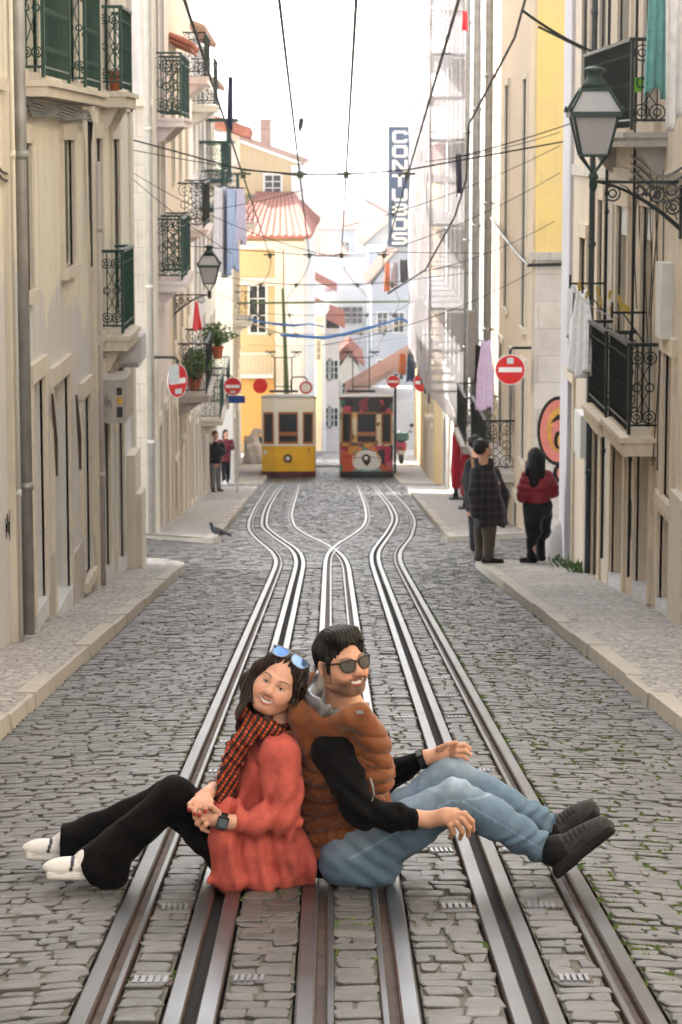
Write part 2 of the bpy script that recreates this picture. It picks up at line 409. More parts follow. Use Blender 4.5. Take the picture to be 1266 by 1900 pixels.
# pavements and kerbs
m, nt, b = nodes('calcada_paving'); v = pos(nt)
vo = N(nt, 'ShaderNodeTexVoronoi', feature='DISTANCE_TO_EDGE'); vo.inputs['Scale'].default_value = 13; nt.links.new(v, vo.inputs['Vector'])
vc = N(nt, 'ShaderNodeTexVoronoi'); vc.inputs['Scale'].default_value = 13; nt.links.new(v, vc.inputs['Vector'])
c = ramp(nt, noise(nt, v, 1.1, 6, .6), [(.3, (.40,.37,.34)), (.7, (.52,.49,.45))])
sp = N(nt, 'ShaderNodeSeparateColor'); nt.links.new(vc.outputs['Color'], sp.inputs[0])
c = mix(nt, 1, c, ramp(nt, sp.outputs[0], [(0, .72), (1, 1.1)]), 'MULTIPLY')
c = mix(nt, ramp(nt, vo.outputs['Distance'], [(.0, 1), (.09, 0)]), c, (.13,.115,.10))
nt.links.new(c, b.inputs['Base Color']); b.inputs['Roughness'].default_value = .7
bump(nt, b, ramp(nt, vo.outputs['Distance'], [(0, 0), (.16, 1)]), .8, .012); CALC = m
KERB = plaster('kerb_limestone', (.52,.48,.42), (.45,.42,.37), (.24,.21,.18), .45)
def pavement(pts, zoff=.08, name='pavement'):
    """pts: list of (x_inner, x_kerb, y)"""
    mb = MB(); pts = [(a, b_+(.04 if a > b_ else -.04), y) for a, b_, y in pts]; pts[0] = pts[0][:2]+(pts[0][2]+.03,)
    for (a0,b0_,y0),(a1,b1_,y1) in zip(pts[:-1], pts[1:]):
        mb.quad((a0,y0,zs(y0)+zoff),(b0_,y0,zs(y0)+zoff),(b1_,y1,zs(y1)+zoff),(a1,y1,zs(y1)+zoff))
    return tag(mb.build(name, CALC), kind='structure')
def kerb(path, wid, sgn, zoff=.083, L=1.1):
    """path of (x,y): stones laid end to end; sgn = side the pavement lies on"""
    mb = MB()
    for (x0,y0),(x1,y1) in zip(path[:-1], path[1:]):
        d = math.hypot(x1-x0, y1-y0); n = max(1, round(d/L))
        for i in range(n):
            e = .006/d; a = i/n+e; c = (i+1)/n-e; nx, ny = -(y1-y0)/d*wid*sgn, (x1-x0)/d*wid*sgn
            o0 = random.uniform(-.008,.008); dz = random.uniform(-.005,.008)
            p = [(x0+(x1-x0)*t+o0, y0+(y1-y0)*t) for t in (a, c)]
            lo = []; hi = []
            for (x, y), s_ in ((p[0],0),(p[1],0),(p[1],1),(p[0],1)):
                xx, yv = x+nx*s_, y+ny*s_; lo.append((xx,yv,zs(yv)-.06))
                hi.append((xx+(0.012*(1-s_)*(1 if nx > 0 else -1) if abs(nx) > abs(ny) else 0), yv, zs(yv)+zoff+dz))
            mb.hexa(lo+hi)
    return tag(mb.build('kerb', KERB), kind='structure')
def rangeY(a, b, s): return list(np.arange(a, b-.01, s))+[b]
pavement([(-2.6, kerbL(y), y) for y in rangeY(-15, 29.8, 2)]+[(-3,-1.72,30.3),(-3,-1.88,30.85),(-3,-2.15,31.2),(-3,-2.6,31.35)])
pavement([(3.1, kerbR(y), y) for y in rangeY(-15, 30.6, 2)])
pavement([(-1.82,-1.74,37.95),(-2.25,-1.72,38.6),(-3.0,-1.71,39.85)]+[(-3.2 if y < 50 else -4, kerbL(y), y) for y in rangeY(40, 80, 2)])
pavement([(1.86,1.77,38.35),(3.15,1.77,39.85)]+[(3.6 if y < 60 else 4, kerbR(y), y) for y in rangeY(40.1, 80, 2)])
pavement([(-5.5, kerbL(y), y) for y in rangeY(88, 136, 4)]); pavement([(5.5, kerbR(y), y) for y in rangeY(87, 136, 4)])
kerb([(kerbL(y), y) for y in (5.5, 18, 29.8)]+[(-1.73,30.3),(-1.88,30.85),(-2.15,31.2),(-2.6,31.35),(-3.0,31.36)], .13, 1)
kerb([(kerbR(y), y) for y in (5.5, 18, 30.6)], .13, -1); kerb([(3.0, 30.66), (kerbR(30.6), 30.66)], .13, 1)
kerb([(-7.5, 40.6), (-3.0, 39.9), (-1.74, 37.85)], .15, 1); kerb([(-1.74,37.85)]+[(kerbL(y), y) for y in (38.4, 60, 80)], .15, 1)
kerb([(1.76, 38.25), (3.2, 39.9), (7.5, 40.15)], .15, 1); kerb([(1.76,38.25)]+[(kerbR(y), y) for y in (38.9, 60, 80)], .15, -1)
kerb([(-7, 88), (kerbL(88), 88)], .2, 1); kerb([(kerbR(87), 87), (7, 87)], .2, 1)
kerb([(kerbL(y), y) for y in (88.2, 110, 135)], .15, 1); kerb([(kerbR(y), y) for y in (87.2, 110, 135)], .15, -1)
# ------------------------------------------------------------------ buildings
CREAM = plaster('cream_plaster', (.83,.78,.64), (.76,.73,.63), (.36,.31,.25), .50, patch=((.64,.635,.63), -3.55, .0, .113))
PEACH = plaster('peach_plaster', (.74,.63,.48), (.69,.60,.49), (.30,.24,.18), .48)
LILAC = plaster('lilac_grey_plaster', (.68,.66,.68), (.62,.60,.62), (.24,.21,.2), .35)
WHITEW = plaster('white_plaster', (.78,.76,.74), (.70,.68,.66), (.25,.22,.2), .35)
YELL = plaster('yellow_plaster', (.82,.62,.24), (.76,.58,.28), (.3,.22,.12), .25)
PINK = plaster('pink_plaster', (.76,.66,.64), (.70,.64,.61), (.3,.22,.2), .3)
OCHRE = plaster('ochre_plaster', (.56,.40,.19), (.52,.39,.22), (.28,.2,.12), .3)
YELL2 = plaster('faded_yellow_plaster', (.58,.44,.22), (.54,.43,.26), (.28,.2,.12), .35)
ORANGE = plaster('orange_plaster', (.66,.36,.09), (.6,.33,.1), (.28,.18,.1), .3)
BLUEW = plaster('pale_blue_plaster', (.50,.52,.56), (.44,.46,.50), (.25,.24,.24), .3)
BLOCKS, nt, b = nodes('stone_blocks'); v = pos(nt)
br = N(nt, 'ShaderNodeTexBrick'); br.inputs['Scale'].default_value = 1.0; br.inputs['Brick Width'].default_value = .85; br.inputs['Row Height'].default_value = .42; br.inputs['Mortar Size'].default_value = .006
br.inputs['Color1'].default_value = (.68,.63,.58,1); br.inputs['Color2'].default_value = (.60,.56,.52,1); br.inputs['Mortar'].default_value = (.44,.39,.34,1)
sx = N(nt, 'ShaderNodeSeparateXYZ'); cx = N(nt, 'ShaderNodeCombineXYZ'); nt.links.new(v, sx.inputs[0])
nt.links.new(math_(nt, 'ADD', sx.outputs['X'], sx.outputs['Y']), cx.inputs['X']); nt.links.new(sx.outputs['Z'], cx.inputs['Y']); nt.links.new(cx.outputs[0], br.inputs['Vector'])
c = mix(nt, math_(nt, 'MULTIPLY', ramp(nt, noise(nt, v, 1.4, 7, .65), [(.45, 0), (.72, 1)]), .45), br.outputs['Color'], (.27,.22,.19))
nt.links.new(c, b.inputs['Base Color']); b.inputs['Roughness'].default_value = .85; bump(nt, b, noise(nt, v, 7, 6, .65), .4, .015)

STEELD = mat('grey_green_pipe', (.07,.085,.085), .5, .2, .2, 6)
class Fac:
    """a facade from A to B (XY); outward normal n; s along, o outwards"""
    def __init__(f, A, B):
        f.A = Vector((A[0],A[1],0)); d = Vector((B[0]-A[0],B[1]-A[1],0)); f.L = d.length; f.d = d/f.L
        n = Vector((-f.d.y, f.d.x, 0)); f.n = n
    def out(f, sgn): f.n = f.n*sgn; return f
    def P(f, s, z, o=0): p = f.A+f.d*s+f.n*o; return Vector((p.x,p.y,z))
    def box(f, mb, s0, s1, z0, z1, o0, o1):
        s0,s1 = sorted((s0,s1)); 
        p = [f.P(s0,z0,o0),f.P(s1,z0,o0),f.P(s1,z0,o1),f.P(s0,z0,o1)]
        return mb.hexa(p+[Vector((q.x,q.y,z1)) for q in p])
def street(xa, ya, xb, yb):
    f = Fac((xa,ya),(xb,yb)); 
    if (f.n.x > 0) == (xa > 0): f.n = -f.n
    return f
def wall_mesh(f, z0, z1, D, ops, depth=.16):
    """front with real openings and reveals, sides, back and top"""
    mb = MB(); S_ = sorted({0.0, f.L}|{o['s'][i] for o in ops for i in (0,1)}); Z = sorted({z0, z1}|{o['z'][i] for o in ops for i in (0,1)})
    for a, b_ in zip(S_[:-1], S_[1:]):
        for c_, e in zip(Z[:-1], Z[1:]):
            sm, zm = (a+b_)/2, (c_+e)/2
            if any(o['s'][0] < sm < o['s'][1] and o['z'][0] < zm < o['z'][1] for o in ops): continue
            mb.quad(f.P(a,c_), f.P(b_,c_), f.P(b_,e), f.P(a,e))
    for o in ops:
        (a,b_),(c_,e) = o['s'],o['z']; dp = -o.get('depth', depth)-.1
        mb.quad(f.P(a,c_),f.P(a,c_,dp),f.P(a,e,dp),f.P(a,e)); mb.quad(f.P(b_,c_),f.P(b_,e),f.P(b_,e,dp),f.P(b_,c_,dp))
        mb.quad(f.P(a,c_),f.P(b_,c_),f.P(b_,c_,dp),f.P(a,c_,dp)); mb.quad(f.P(a,e),f.P(a,e,dp),f.P(b_,e,dp),f.P(b_,e))
    L = f.L
    mb.quad(f.P(0,z0),f.P(0,z1),f.P(0,z1,-D),f.P(0,z0,-D)); mb.quad(f.P(L,z0),f.P(L,z0,-D),f.P(L,z1,-D),f.P(L,z1))
    mb.quad(f.P(0,z0,-D),f.P(0,z1,-D),f.P(L,z1,-D),f.P(L,z0,-D)); mb.quad(f.P(0,z1),f.P(L,z1),f.P(L,z1,-D),f.P(0,z1,-D))
    return mb
def op(s0, s1, z0, z1, kind='window', **k): return dict(s=tuple(sorted((s0,s1))), z=(z0,z1), kind=kind, **k)
def fill(bd, f, o, trim=STONE):
    (a,b_),(c_,e) = o['s'],o['z']; dp = o.get('depth', .16); k = o['kind']; W = b_-a
    if k in ('window','french'):
        fm = o.get('frame', WFRAME); mb = MB(); t = .05
        f.box(mb,a,a+t,c_,e,-dp-.05,-dp); f.box(mb,b_-t,b_,c_,e,-dp-.05,-dp); f.box(mb,a+t,b_-t,e-t,e,-dp-.05,-dp); f.box(mb,a+t,b_-t,c_,c_+t*(6 if k=='french' else 1),-dp-.05,-dp)
        f.box(mb,a+W/2-.03,a+W/2+.03,c_+t,e-t,-dp-.048,-dp+.003)
        for i in range(1, o.get('rows', 3)): zz = c_+(e-c_)*i/o.get('rows', 3); f.box(mb,a+t,b_-t,zz-.015,zz+.015,-dp-.045,-dp-.004)
        w_ = mb.build('window', fm, bd)
        mb = MB(); f.box(mb,a+.01,b_-.01,c_+.01,e-.01,-dp-.06,-dp-.03); mb.build('pane', PANE, w_)
        if o.get('shutter'):
            mb = MB(); n = 16
            for sa, sb in ((a+.01, a+W/2-.005),(a+W/2+.005, b_-.01)):
                f.box(mb,sa,sb,c_+.02,e-.02,-dp+.012,-dp+.03)
                for i in range(n*2): zz = c_+.06+(e-c_-.12)*i/(n*2); f.box(mb,sa+.05,sb-.05,zz,zz+(e-c_)/(n*2)*.5,-dp+.03,-dp+.042)
            mb.build('shutter', o['shutter'], w_)
        if o.get('blind'):
            mb = MB(); f.box(mb,a+.01,b_-.01,e-o['blind'],e-.005,-dp+.0,-.02); mb.build('blind_box', WHITEP, w_)
    elif k == 'door':
        mb = MB(); m_ = o.get('mat', DOORW); f.box(mb,a+.005,b_-.005,c_,e-.005,-dp-.06,-dp)
        n = o.get('leaves', 2); lw = W/n
        for i in range(n):
            for z0,z1 in ((.08,.42),(.48,.92)):
                f.box(mb,a+i*lw+.06,a+(i+1)*lw-.06,c_+(e-c_)*z0,c_+(e-c_)*z1,-dp,-dp+.018)
        d_ = mb.build('door', m_, bd)
        mb = MB(); mb.lathe(f.P(a+W*.56,c_+1.02,-dp+.01),[(.012,0),(.03,.02),(.03,.05),(.0,.06)],8,f.n); mb.build('handle', STEELG, d_)
        if o.get('step'):
            mb = MB(); f.box(mb,a+.004,b_-.004,c_-.14,c_+.012,-dp+.01,.03); mb.build('door_step', MARBLE, bd)
    elif k == 'grille':
        mb = MB(); n = max(3, int(W/.09))
        for i in range(n): s_ = a+W*(i+.5)/n; mb.tube([f.P(s_,c_,-dp*.5),f.P(s_,e,-dp*.5)],.009,5)
        for zz in (.1,.5,.9): f.box(mb,a,b_,c_+(e-c_)*zz-.012,c_+(e-c_)*zz+.012,-dp*.5-.004,-dp*.5+.004)
        w_ = mb.build('window', IRON, bd); mb = MB(); f.box(mb,a+.005,b_-.005,c_+.005,e-.005,-dp-.05,-dp); mb.build('pane', PANE, w_)
    if o.get('trim', True):
        mb = MB(); t = o.get('tw', .13); pr = .03
        f.box(mb,a-t,a,c_,e,-.02,pr); f.box(mb,b_,b_+t,c_,e,-.02,pr); f.box(mb,a-t-.02,b_+t+.02,e,e+t*1.15,-.02,pr+.012)
        if k != 'door': f.box(mb,a-t-.03,b_+t+.03,c_-.09,c_,-.02,pr+.03)
        mb.build('stone_surround', trim, bd)
def railing(mb, f, s0, s1, z0, z1, o, step=.1, r=.0065, ends=True, base=0.0):
    """balcony cage: front of turned bars, ornamental ends"""
    f.box(mb,s0,s1,z1-.03,z1,o-.025,o+.025)
    mb.tube([f.P(s0,z0+.06,o),f.P(s1,z0+.06,o)],.011,5); mb.tube([f.P(s0,z1-.14,o),f.P(s1,z1-.14,o)],.008,4)
    n = max(2, int((s1-s0)/step))
    for i in range(n+1):
        s_ = s0+(s1-s0)*i/n; q = [(0,r),(.16,r),(.2,r*1.9),(.24,r),(.46,r),(.5,r*2),(.54,r),(.8,r),(.84,r*1.9),(.88,r),(1,r)]
        mb.tube([f.P(s_,z0+(z1-z0-.03)*t,o) for t,_ in q],[x for _,x in q],5)
    if ends:
        for s_ in (s0,s1):
            f.box(mb,s_-.02,s_+.02,z1-.031,z1-.001,base,o-.025); H = z1-z0
            f.box(mb,s_-.014,s_+.014,z0-.02,z1-.03,o-.014,o+.014)
            W = o-base; m_ = base+W*.5
            mb.tube([f.P(s_,z0+.06,base),f.P(s_,z0+.06,o)],.011,5)
            for oo in (base+W*.28, base+W*.72):
                mb.tube([f.P(s_,z0+.06,oo),f.P(s_,z1-.03,oo)],.007,5)
            for zz, rr in ((.17,.3),(.5,.2),(.83,.3)):
                for oo in (base+W*.27, base+W*.73):
                    mb.ring(f.P(s_,z0+H*zz,oo),min(W*rr*.75, H*.13),.0075,f.n,(0,0,1),14,4)
                    if rr > .25: mb.ring(f.P(s_,z0+H*zz,oo),min(W*rr*.36, H*.06),.007,f.n,(0,0,1),10,4)
            for zz in (.36,.64):
                mb.tube([f.P(s_,z0+H*(zz-.11),base+W*.3),f.P(s_,z0+H*(zz+.11),base+W*.7)],.006,4); mb.tube([f.P(s_,z0+H*(zz-.11),base+W*.7),f.P(s_,z0+H*(zz+.11),base+W*.3)],.006,4)
def balcony(bd, f, s0, s1, z0, z1, o, slab=.13, m_=IRON, sm=STONE, cages=None, step=.1, base=0.0, brackets=True):
    mb = MB(); f.box(mb,s0-.07,s1+.07,z0-slab,z0-.045,base-.02,o+.05); f.box(mb,s0-.09,s1+.09,z0-.045,z0,base-.02,o+.08)
    if brackets:
        for s_ in (s0+.12,s1-.12):
            mb.prism([f.P(s_-.06,z0-slab,base),f.P(s_-.06,z0-slab-.28,base),f.P(s_-.06,z0-slab-.2,base+o*.35),f.P(s_-.06,z0-slab,base+(o-base)*.85)], f.d*.12)
    b_ = mb.build('balcony', sm, bd)
    for a,c_ in (cages or [(s0,s1)]): mb = MB(); railing(mb,f,a,c_,z0+.04,z1,o,step,base=base); mb.build('railing', m_, b_)
    return b_
def pipe(bd, f, s, z0, z1, r, m_, o=None, name='downpipe', brk=2.4):
    o = o or r+.03; mb = MB(); mb.tube([f.P(s,z0,o),f.P(s,z1,o)],r,12)
    z = z0+1.1
    while z < z1: mb.lathe(f.P(s,z,o),[(r,-.03),(r*1.22,-.03),(r*1.22,.03),(r,.03)],12); f.box(mb,s-.012,s+.012,z-.015,z+.015,-.01,o); z += brk
    return mb.build(name, m_, bd, smooth=True)
def band(bd, f, s0, s1, z0, z1, pr, m_, name='stone_band'):
    mb = MB(); f.box(mb,s0,s1,z0,z1,-.02,pr); return mb.build(name, m_, bd)
def house(label, f, z0, z1, D, ops, m_, trim=STONE, cat='building', name='building'):
    bd = thing(name, f.P(f.L/2, zs(f.P(f.L/2,0).y), -D/2), label, cat)
    wall_mesh(f, z0, z1, D, ops).build('wall', m_, bd)
    for o in ops: fill(bd, f, o, o.get('tmat', trim))
    return bd

# ---- left, near: cream house (only its far half is in view)
f = street(-2.30, -14, -2.30, 30); Y0 = -14; y = lambda v: v-Y0
ops = [op(y(19.05),y(19.85),.46,1.57,shutter=GFRAME,frame=GFRAME,depth=.07), op(y(22.3),y(23.15),.50,1.6,shutter=GFRAME,frame=GFRAME,depth=.07),
  op(y(25.3),y(26.0),-.28,1.62,'french',frame=GFRAME,depth=.08), op(y(27.3),y(28.1),-.2,1.62,'french',frame=GFRAME),
  op(y(19.6),y(20.5),2.1,4.4,'french',frame=GFRAME,shutter=GREEN), op(y(22.6),y(23.5),2.1,4.4,'french',frame=GFRAME), op(y(26.2),y(27.1),2.1,4.4,'french',frame=GFRAME),
  op(y(19.75),y(20.55),-2.05,-.25,'door',mat=DOORG,depth=.12,step=1), op(y(21.2),y(22.5),-2.3,-.4,'door',mat=DOORG,depth=.14,step=1), op(y(23.7),y(24.4),-2.45,-.75,'window',depth=.1),
  op(y(25.7),y(26.5),-2.75,-.72,'door',mat=DOORW,depth=.22), op(y(27.4),y(28.3),-2.95,-.8,'door',mat=DOORW,depth=.09)]
for k in range(4): ops += [op(y(-10+k*7),y(-9+k*7),0.2,2.4), op(y(-10+k*7),y(-9+k*7),3.2,5.1)]
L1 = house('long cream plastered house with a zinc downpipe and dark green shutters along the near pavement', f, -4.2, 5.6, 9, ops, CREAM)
mb = MB(); f.box(mb, y(26.6), f.L-.02, 5.6, 10.2, -8.8, -.12); mb.build('roof_sun_block', CREAM, L1)  # unseen block added on the roof to keep sun off the right facade
band(L1, f, 0.0, f.L, 1.93, 2.02, .035, STONE); band(L1, f, f.L-.34, f.L+.012, -4.1, 5.55, .035, STONE, 'corner_pilaster')
band(L1, f, y(18.3), y(18.62), -4, 1.93, .05, STONE, 'pilaster'); band(L1, f, y(24.75), y(25.05), -4, 1.93, .045, STONE, 'pilaster')
for a, b_ in ((18.7,19.68),(20.62,21.1),(22.6,23.6),(24.5,24.7)): mb = MB(); f.box(mb, y(a), y(b_), zs(a)-.3, zs(b_)+.62, -.02, .025); mb.build('plinth', STONED, L1)
pipe(L1, f, y(18.75), zs(18.7)+.1, 5.6, .045, ZINC, .075); pipe(L1, f, y(25.2), zs(25.2)+.1, 1.4, .03, STONED, .05)
pipe(L1, f, y(18.35), zs(18.7)+.1, 5.6, .014, CREAM, .07, 'conduit')
balcony(L1, f, y(19.4), y(24.2), 2.03, 3.05, .17, .12, GREEN, STONE, [(y(19.45),y(21.35)),(y(22.75),y(24.15))], .11, brackets=False)
balcony(L1, f, y(26.0), y(27.35), -.34, .52, .21, .15, GREEN, STONE, None, .075); balcony(L1, f, y(26.1), y(27.4), 2.08, 2.93, .21, .15, GREEN, STONE, None, .075)
mb = MB(); f.box(mb, y(25.3), y(26.3), -1.15, -.72, -.02, .28); mb.build('meter_cabinet', STONED, L1)
mb = MB(); f.box(mb, y(27.3), y(28.0), -.72, -.45, -.02, .3); f.box(mb, y(28.2), y(28.7), -.85, -.5, -.02, .2); mb.build('air_conditioner', LILAC, L1)
for (a,b_,zt,o) in ((28.9,29.75,-.9,.10),(29.0,29.65,-1.35,.16),(25.05,25.3,-2.4,.2)): mb = MB(); f.box(mb, y(a), y(b_), zs(a)-.2, zt-1.0, -.02, o); mb.build('corner_stone', STONE, L1)
mb = MB()   # loose cables beneath the balcony
for k in range(5):
    p = [f.P(y(19.3+i*.5), 1.87-.022*k+.012*math.sin(i*1.3+k), .04+.012*k) for i in range(11)]+[f.P(y(24.35+.03*k), 1.9-.16*i-.05*k, .05) for i in range(1,5+k)]
    mb.tube(p, .011, 4)
for k in range(2): mb.tube([f.P(y(17.0+i*.35), 1.55+.05*k-.25*math.sin(i*math.pi/8), .03) for i in range(5)],.01,4)
mb.build('cable', IRON, L1)
for (a,z_) in ((21.0,.1),(23.0,-.1)): mb = MB(); mb.tube([f.P(y(a),z_-.55,.03),f.P(y(a)+.12,z_-.95,.04),f.P(y(a)+.2,z_-1.25,.035)],[.012,.02,.012],5); mb.build('rusty_bar', RUST, L1)

# ---- left, beyond the side street: tall blocks stepping down the hill
xl = lambda Y: -2.75-.75*(Y-40)/38
def lhouse(label, y0, y1, z1, m_, ops, trim=STONE, z0=None, D=7): 
    f = street(xl(y0), y0, xl(y1), y1); return house(label, f, z0 or zs(y1)-1, z1, D, ops(lambda v: v-y0), m_, trim), f
L2, f2 = lhouse('tall pinkish corner house with a bare stone side wall facing up the street', 40, 46.2, 17.5, PINK,  # height above the view raised to block sun from the right facade
  lambda y: [op(y(41.4),y(42.2),2.05,4.2,'french',frame=GFRAME,depth=.08), op(y(41.4),y(42.2),-.5,1.6,'french',frame=GFRAME,depth=.08), op(y(43.4),y(44.2),2.05,4.2,'french',frame=GFRAME,depth=.08), op(y(43.4),y(44.2),-.5,1.6,'french',frame=GFRAME,depth=.08),
   op(y(41.2),y(42.1),-5.0,-2.9,'door'), op(y(43.6),y(44.6),-5.2,-2.9,'door',mat=DOORG)])
mb = MB(); mb.box(-9.6, -2.78, 39.94, 39.995, -6, 2.2); mb.mat(1).box(-9.6, -2.78, 39.945, 39.995, 2.2, 17.4); mb.build('side_wall', [BLOCKS, LILAC], L2)
mb = MB(); mb.box(-9.6,-2.7,39.86,39.99,2.15,2.28); mb.box(-2.86,-2.70,39.9,40.6,-6,17.4); mb.build('corner_pilaster', STONE, L2)
mb = MB(); mb.tube([(-2.79,39.85,-4.4),(-2.79,39.85,14.5)],.05,12)
for z in (-3,-.6,1.8,4.2): mb.lathe((-2.79,39.85,z),[(.05,-.03),(.062,-.03),(.062,.03),(.05,.03)],12)
mb.build('downpipe', WPIPE, L2, smooth=True)
f = f2; y = lambda v: v-40
balcony(L2, f, y(41.0), y(44.6), 1.98, 3.0, .42, .14, GREEN, PINK, [(y(41.0),y(42.7)),(y(42.95),y(44.6))], .06)
balcony(L2, f, y(41.0), y(44.6), -.58, .42, .42, .16, GREEN, PINK, [(y(41.0),y(42.7)),(y(42.95),y(44.6))], .06)
L3, f3 = lhouse('narrow cream house with a tiled bay roof and a plant hung iron balcony', 46.2, 58, 13, PEACH,
  lambda y: [op(y(a),y(a+.9),z_,z_+2.0,'french',frame=GFRAME) for a in (47.6,51,54.6) for z_ in (.9,-2.2,-4.2)]+[op(y(a),y(a+1.0),zs(a)+.1,zs(a)+2.1,'door') for a in (47.4,50.2,53.2,56)])
y = lambda v: v-46.2; f = f3
balcony(L3, f, y(53.6), y(57.2), 2.95, 3.85, .45, .14, IRON, PINK); balcony(L3, f, y(50.2), y(54.2), -.05, .85, .5, .14, IRON, PINK, None, .06)
balcony(L3, f, y(49.6), y(53.6), -3.2, -2.2, .55, .14, IRON, STONED, None, .07)
mb = MB(); 
for i in range(9): s_ = y(46.8)+i*.4; mb.tube([f.P(s_,3.5,0),f.P(s_,3.42,.22),f.P(s_,3.32,.42)],[.06,.06,.055],8)
mb.prism([f.P(y(46.7),3.44,0),f.P(y(46.7),3.27,.40),f.P(y(46.7),3.24,.40),f.P(y(46.7),3.40,0)], f.d*3.6); mb.build('tiled_eave', TILE, L3)
L4, f4 = lhouse('pale house with green glazed bays jutting over the street', 58, 69, 4.1, WHITEW,
  lambda y: [op(y(a),y(a+.9),z_,z_+1.9,'french',frame=GFRAME) for a in (59.6,63,66.3) for z_ in (1.0,-2.0,-4.8)]+[op(y(a),y(a+1.0),zs(a)+.1,zs(a)+2.1,'door') for a in (59,62,65)])
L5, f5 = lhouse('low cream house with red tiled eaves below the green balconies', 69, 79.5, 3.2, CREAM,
  lambda y: [op(y(a),y(a+.9),z_,z_+1.8,'french',frame=GFRAME) for a in (70.6,73.6,76.6) for z_ in (.7,-2.4,-5.2)]+[op(y(a),y(a+1.0),zs(a)+.1,zs(a)+2.1,'door') for a in (70,73,76)])
for bd, f, z1 in ((L4,f4,4.1),(L5,f5,3.2)):
    mb = MB(); n = int(f.L/.3)
    for i in range(n): s_ = (i+.5)*f.L/n; mb.tube([f.P(s_,z1+1.2,-3),f.P(s_,z1+.1,.15),f.P(s_,z1+.03,.32)],.07,7)
    mb.build('roof', TILEP, bd)
for bd, f, s0, s1, z0, z1, o, g in ((L4,f4,1.0,4.2,2.45,3.5,.5,IRON),(L4,f4,5.0,8.6,-.05,.95,.62,GREEN),(L5,f5,.8,4.5,.55,1.6,.6,GREEN),(L5,f5,5.2,9.4,-.3,.75,.75,GREEN),(L4,f4,5,8.6,-5.1,-4.1,.5,GREEN),(L5,f5,2,6,-5.5,-4.5,.5,GREEN)):
    balcony(bd, f, s0, s1, z0, z1, o, .14, g, STONE, None, .09)
for bd, f, s0, s1, z0, z1 in ((L4,f4,5.2,8.4,.0,1.6),(L5,f5,1.0,4.3,.6,2.2)):
    mb = MB(); f.box(mb,s0,s1,z0,z0+.06,.0,.7); f.box(mb,s0-.15,s1+.15,z1,z1+.07,0,.85)
    for s_ in (s0,(s0+s1)/2,s1): f.box(mb,s_-.03,s_+.03,z0+.06,z1,.55,.62)
    bb = mb.build('glazed_bay', GREEN, bd)
for f, bd in ((f2,L2),(f3,L3),(f4,L4),(f5,L5)):
    k = .2
    while k < f.L-.4: mb = MB(); mb.box(*sorted((f.P(k,0,-.02).x, f.P(k,0,.03).x)), f.P(k,0).y, f.P(k,0).y+.28, zs(f.P(k,0).y)-.6, zs(f.P(k,0).y)+2.5); mb.build('pilaster', STONE, bd); k += 2.3
# ---- left beyond the second side street
f = street(-3.35, 88, -4.25, 122)
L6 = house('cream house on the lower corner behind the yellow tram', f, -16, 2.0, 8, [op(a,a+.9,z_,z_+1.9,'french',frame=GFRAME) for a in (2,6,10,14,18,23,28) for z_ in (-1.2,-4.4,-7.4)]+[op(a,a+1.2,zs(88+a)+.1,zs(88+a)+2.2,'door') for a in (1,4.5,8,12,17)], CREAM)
mb = MB()
for i in range(30): s_ = i*1.13+.5; mb.tube([f.P(s_,3.2,-3),f.P(s_,2.1,.25),f.P(s_,1.98,.6)],.2,6)
mb.build('roof', TILE, L6)
balcony(L6, f, 3, 7, -4.6, -3.5, .6, .15, IRON); balcony(L6, f, 9, 13, -1.4, -.3, .7, .15, GREEN)

# ---- right, near: peach house
f = street(2.80, -14, 2.80, 31); y = lambda v: v+14
DG = GFRAME
ops = [op(y(22.35),y(23.25),-1.0,1.02,'french',frame=DG,blind=.30,depth=.10), op(y(24.35),y(25.25),-1.0,.98,'french',frame=DG,blind=.28,depth=.09), op(y(26.55),y(27.0),-1.3,1.0,'french',frame=DG,depth=.09), op(y(28.3),y(28.95),-.75,.55,frame=DG,depth=.09),
  op(y(21.0),y(21.55),-1.35,-.15,'grille',depth=.25), op(y(22.3),y(23.3),1.75,4.2,'french',frame=DG,depth=.09), op(y(24.4),y(25.4),1.75,4.2,'french',frame=DG,depth=.09), op(y(28.3),y(29.0),1.9,4.2,frame=DG,depth=.09), op(y(26.4),y(27.1),1.9,4.2,frame=DG,depth=.09),
  op(y(21.0),y(21.75),-2.28,-.55+(-.0)-.95,'door',depth=.28,step=1,mat=DOORW), op(y(22.4),y(23.45),-2.42,-1.15,'door',depth=.28,step=1,mat=DOORW), op(y(24.4),y(25.5),-2.68,-1.1,'door',depth=.28,step=1,mat=DOORW),
  op(y(26.6),y(27.25),-2.98,-.95,'door',depth=.22,mat=GFRAME,leaves=1), op(y(29.6),y(30.35),-3.25,-1.15,'door',depth=.25,step=1,mat=DOORG,leaves=1)]
for k in range(4): ops += [op(y(-10+k*7),y(-9+k*7),0.2,2.4), op(y(-10+k*7),y(-9+k*7),3.6,5.8)]
R1 = house('peach plastered house with black iron balconies and blind boxes on the near pavement', f, -4.6, 8.5, 9, ops, PEACH, trim=PEACH)
band(R1, f, f.L-.95, f.L+.012, -4.5, 8.4, .04, LILAC, 'corner_pilaster'); band(R1, f, y(20.0), y(20.75), -4.4, -1.2, .06, STONE, 'pilaster'); band(R1, f, 0, y(30.0), 1.22, 1.34, .03, STONE)
band(R1, f, y(27.5), y(28.1), -4.4, -.9, .03, STONED, 'pilaster'); band(R1, f, y(25.65), y(26.2), -4.4, 1.2, .025, STONE, 'pilaster')
pipe(R1, f, y(27.28), zs(27.2)+.1, 8.4, .032, STEELD, .06); pipe(R1, f, y(25.95), -2.6, 8.4, .016, IRON, .05, 'conduit'); pipe(R1, f, y(23.6), -2.4, 8.4, .014, IRON, .05, 'conduit')
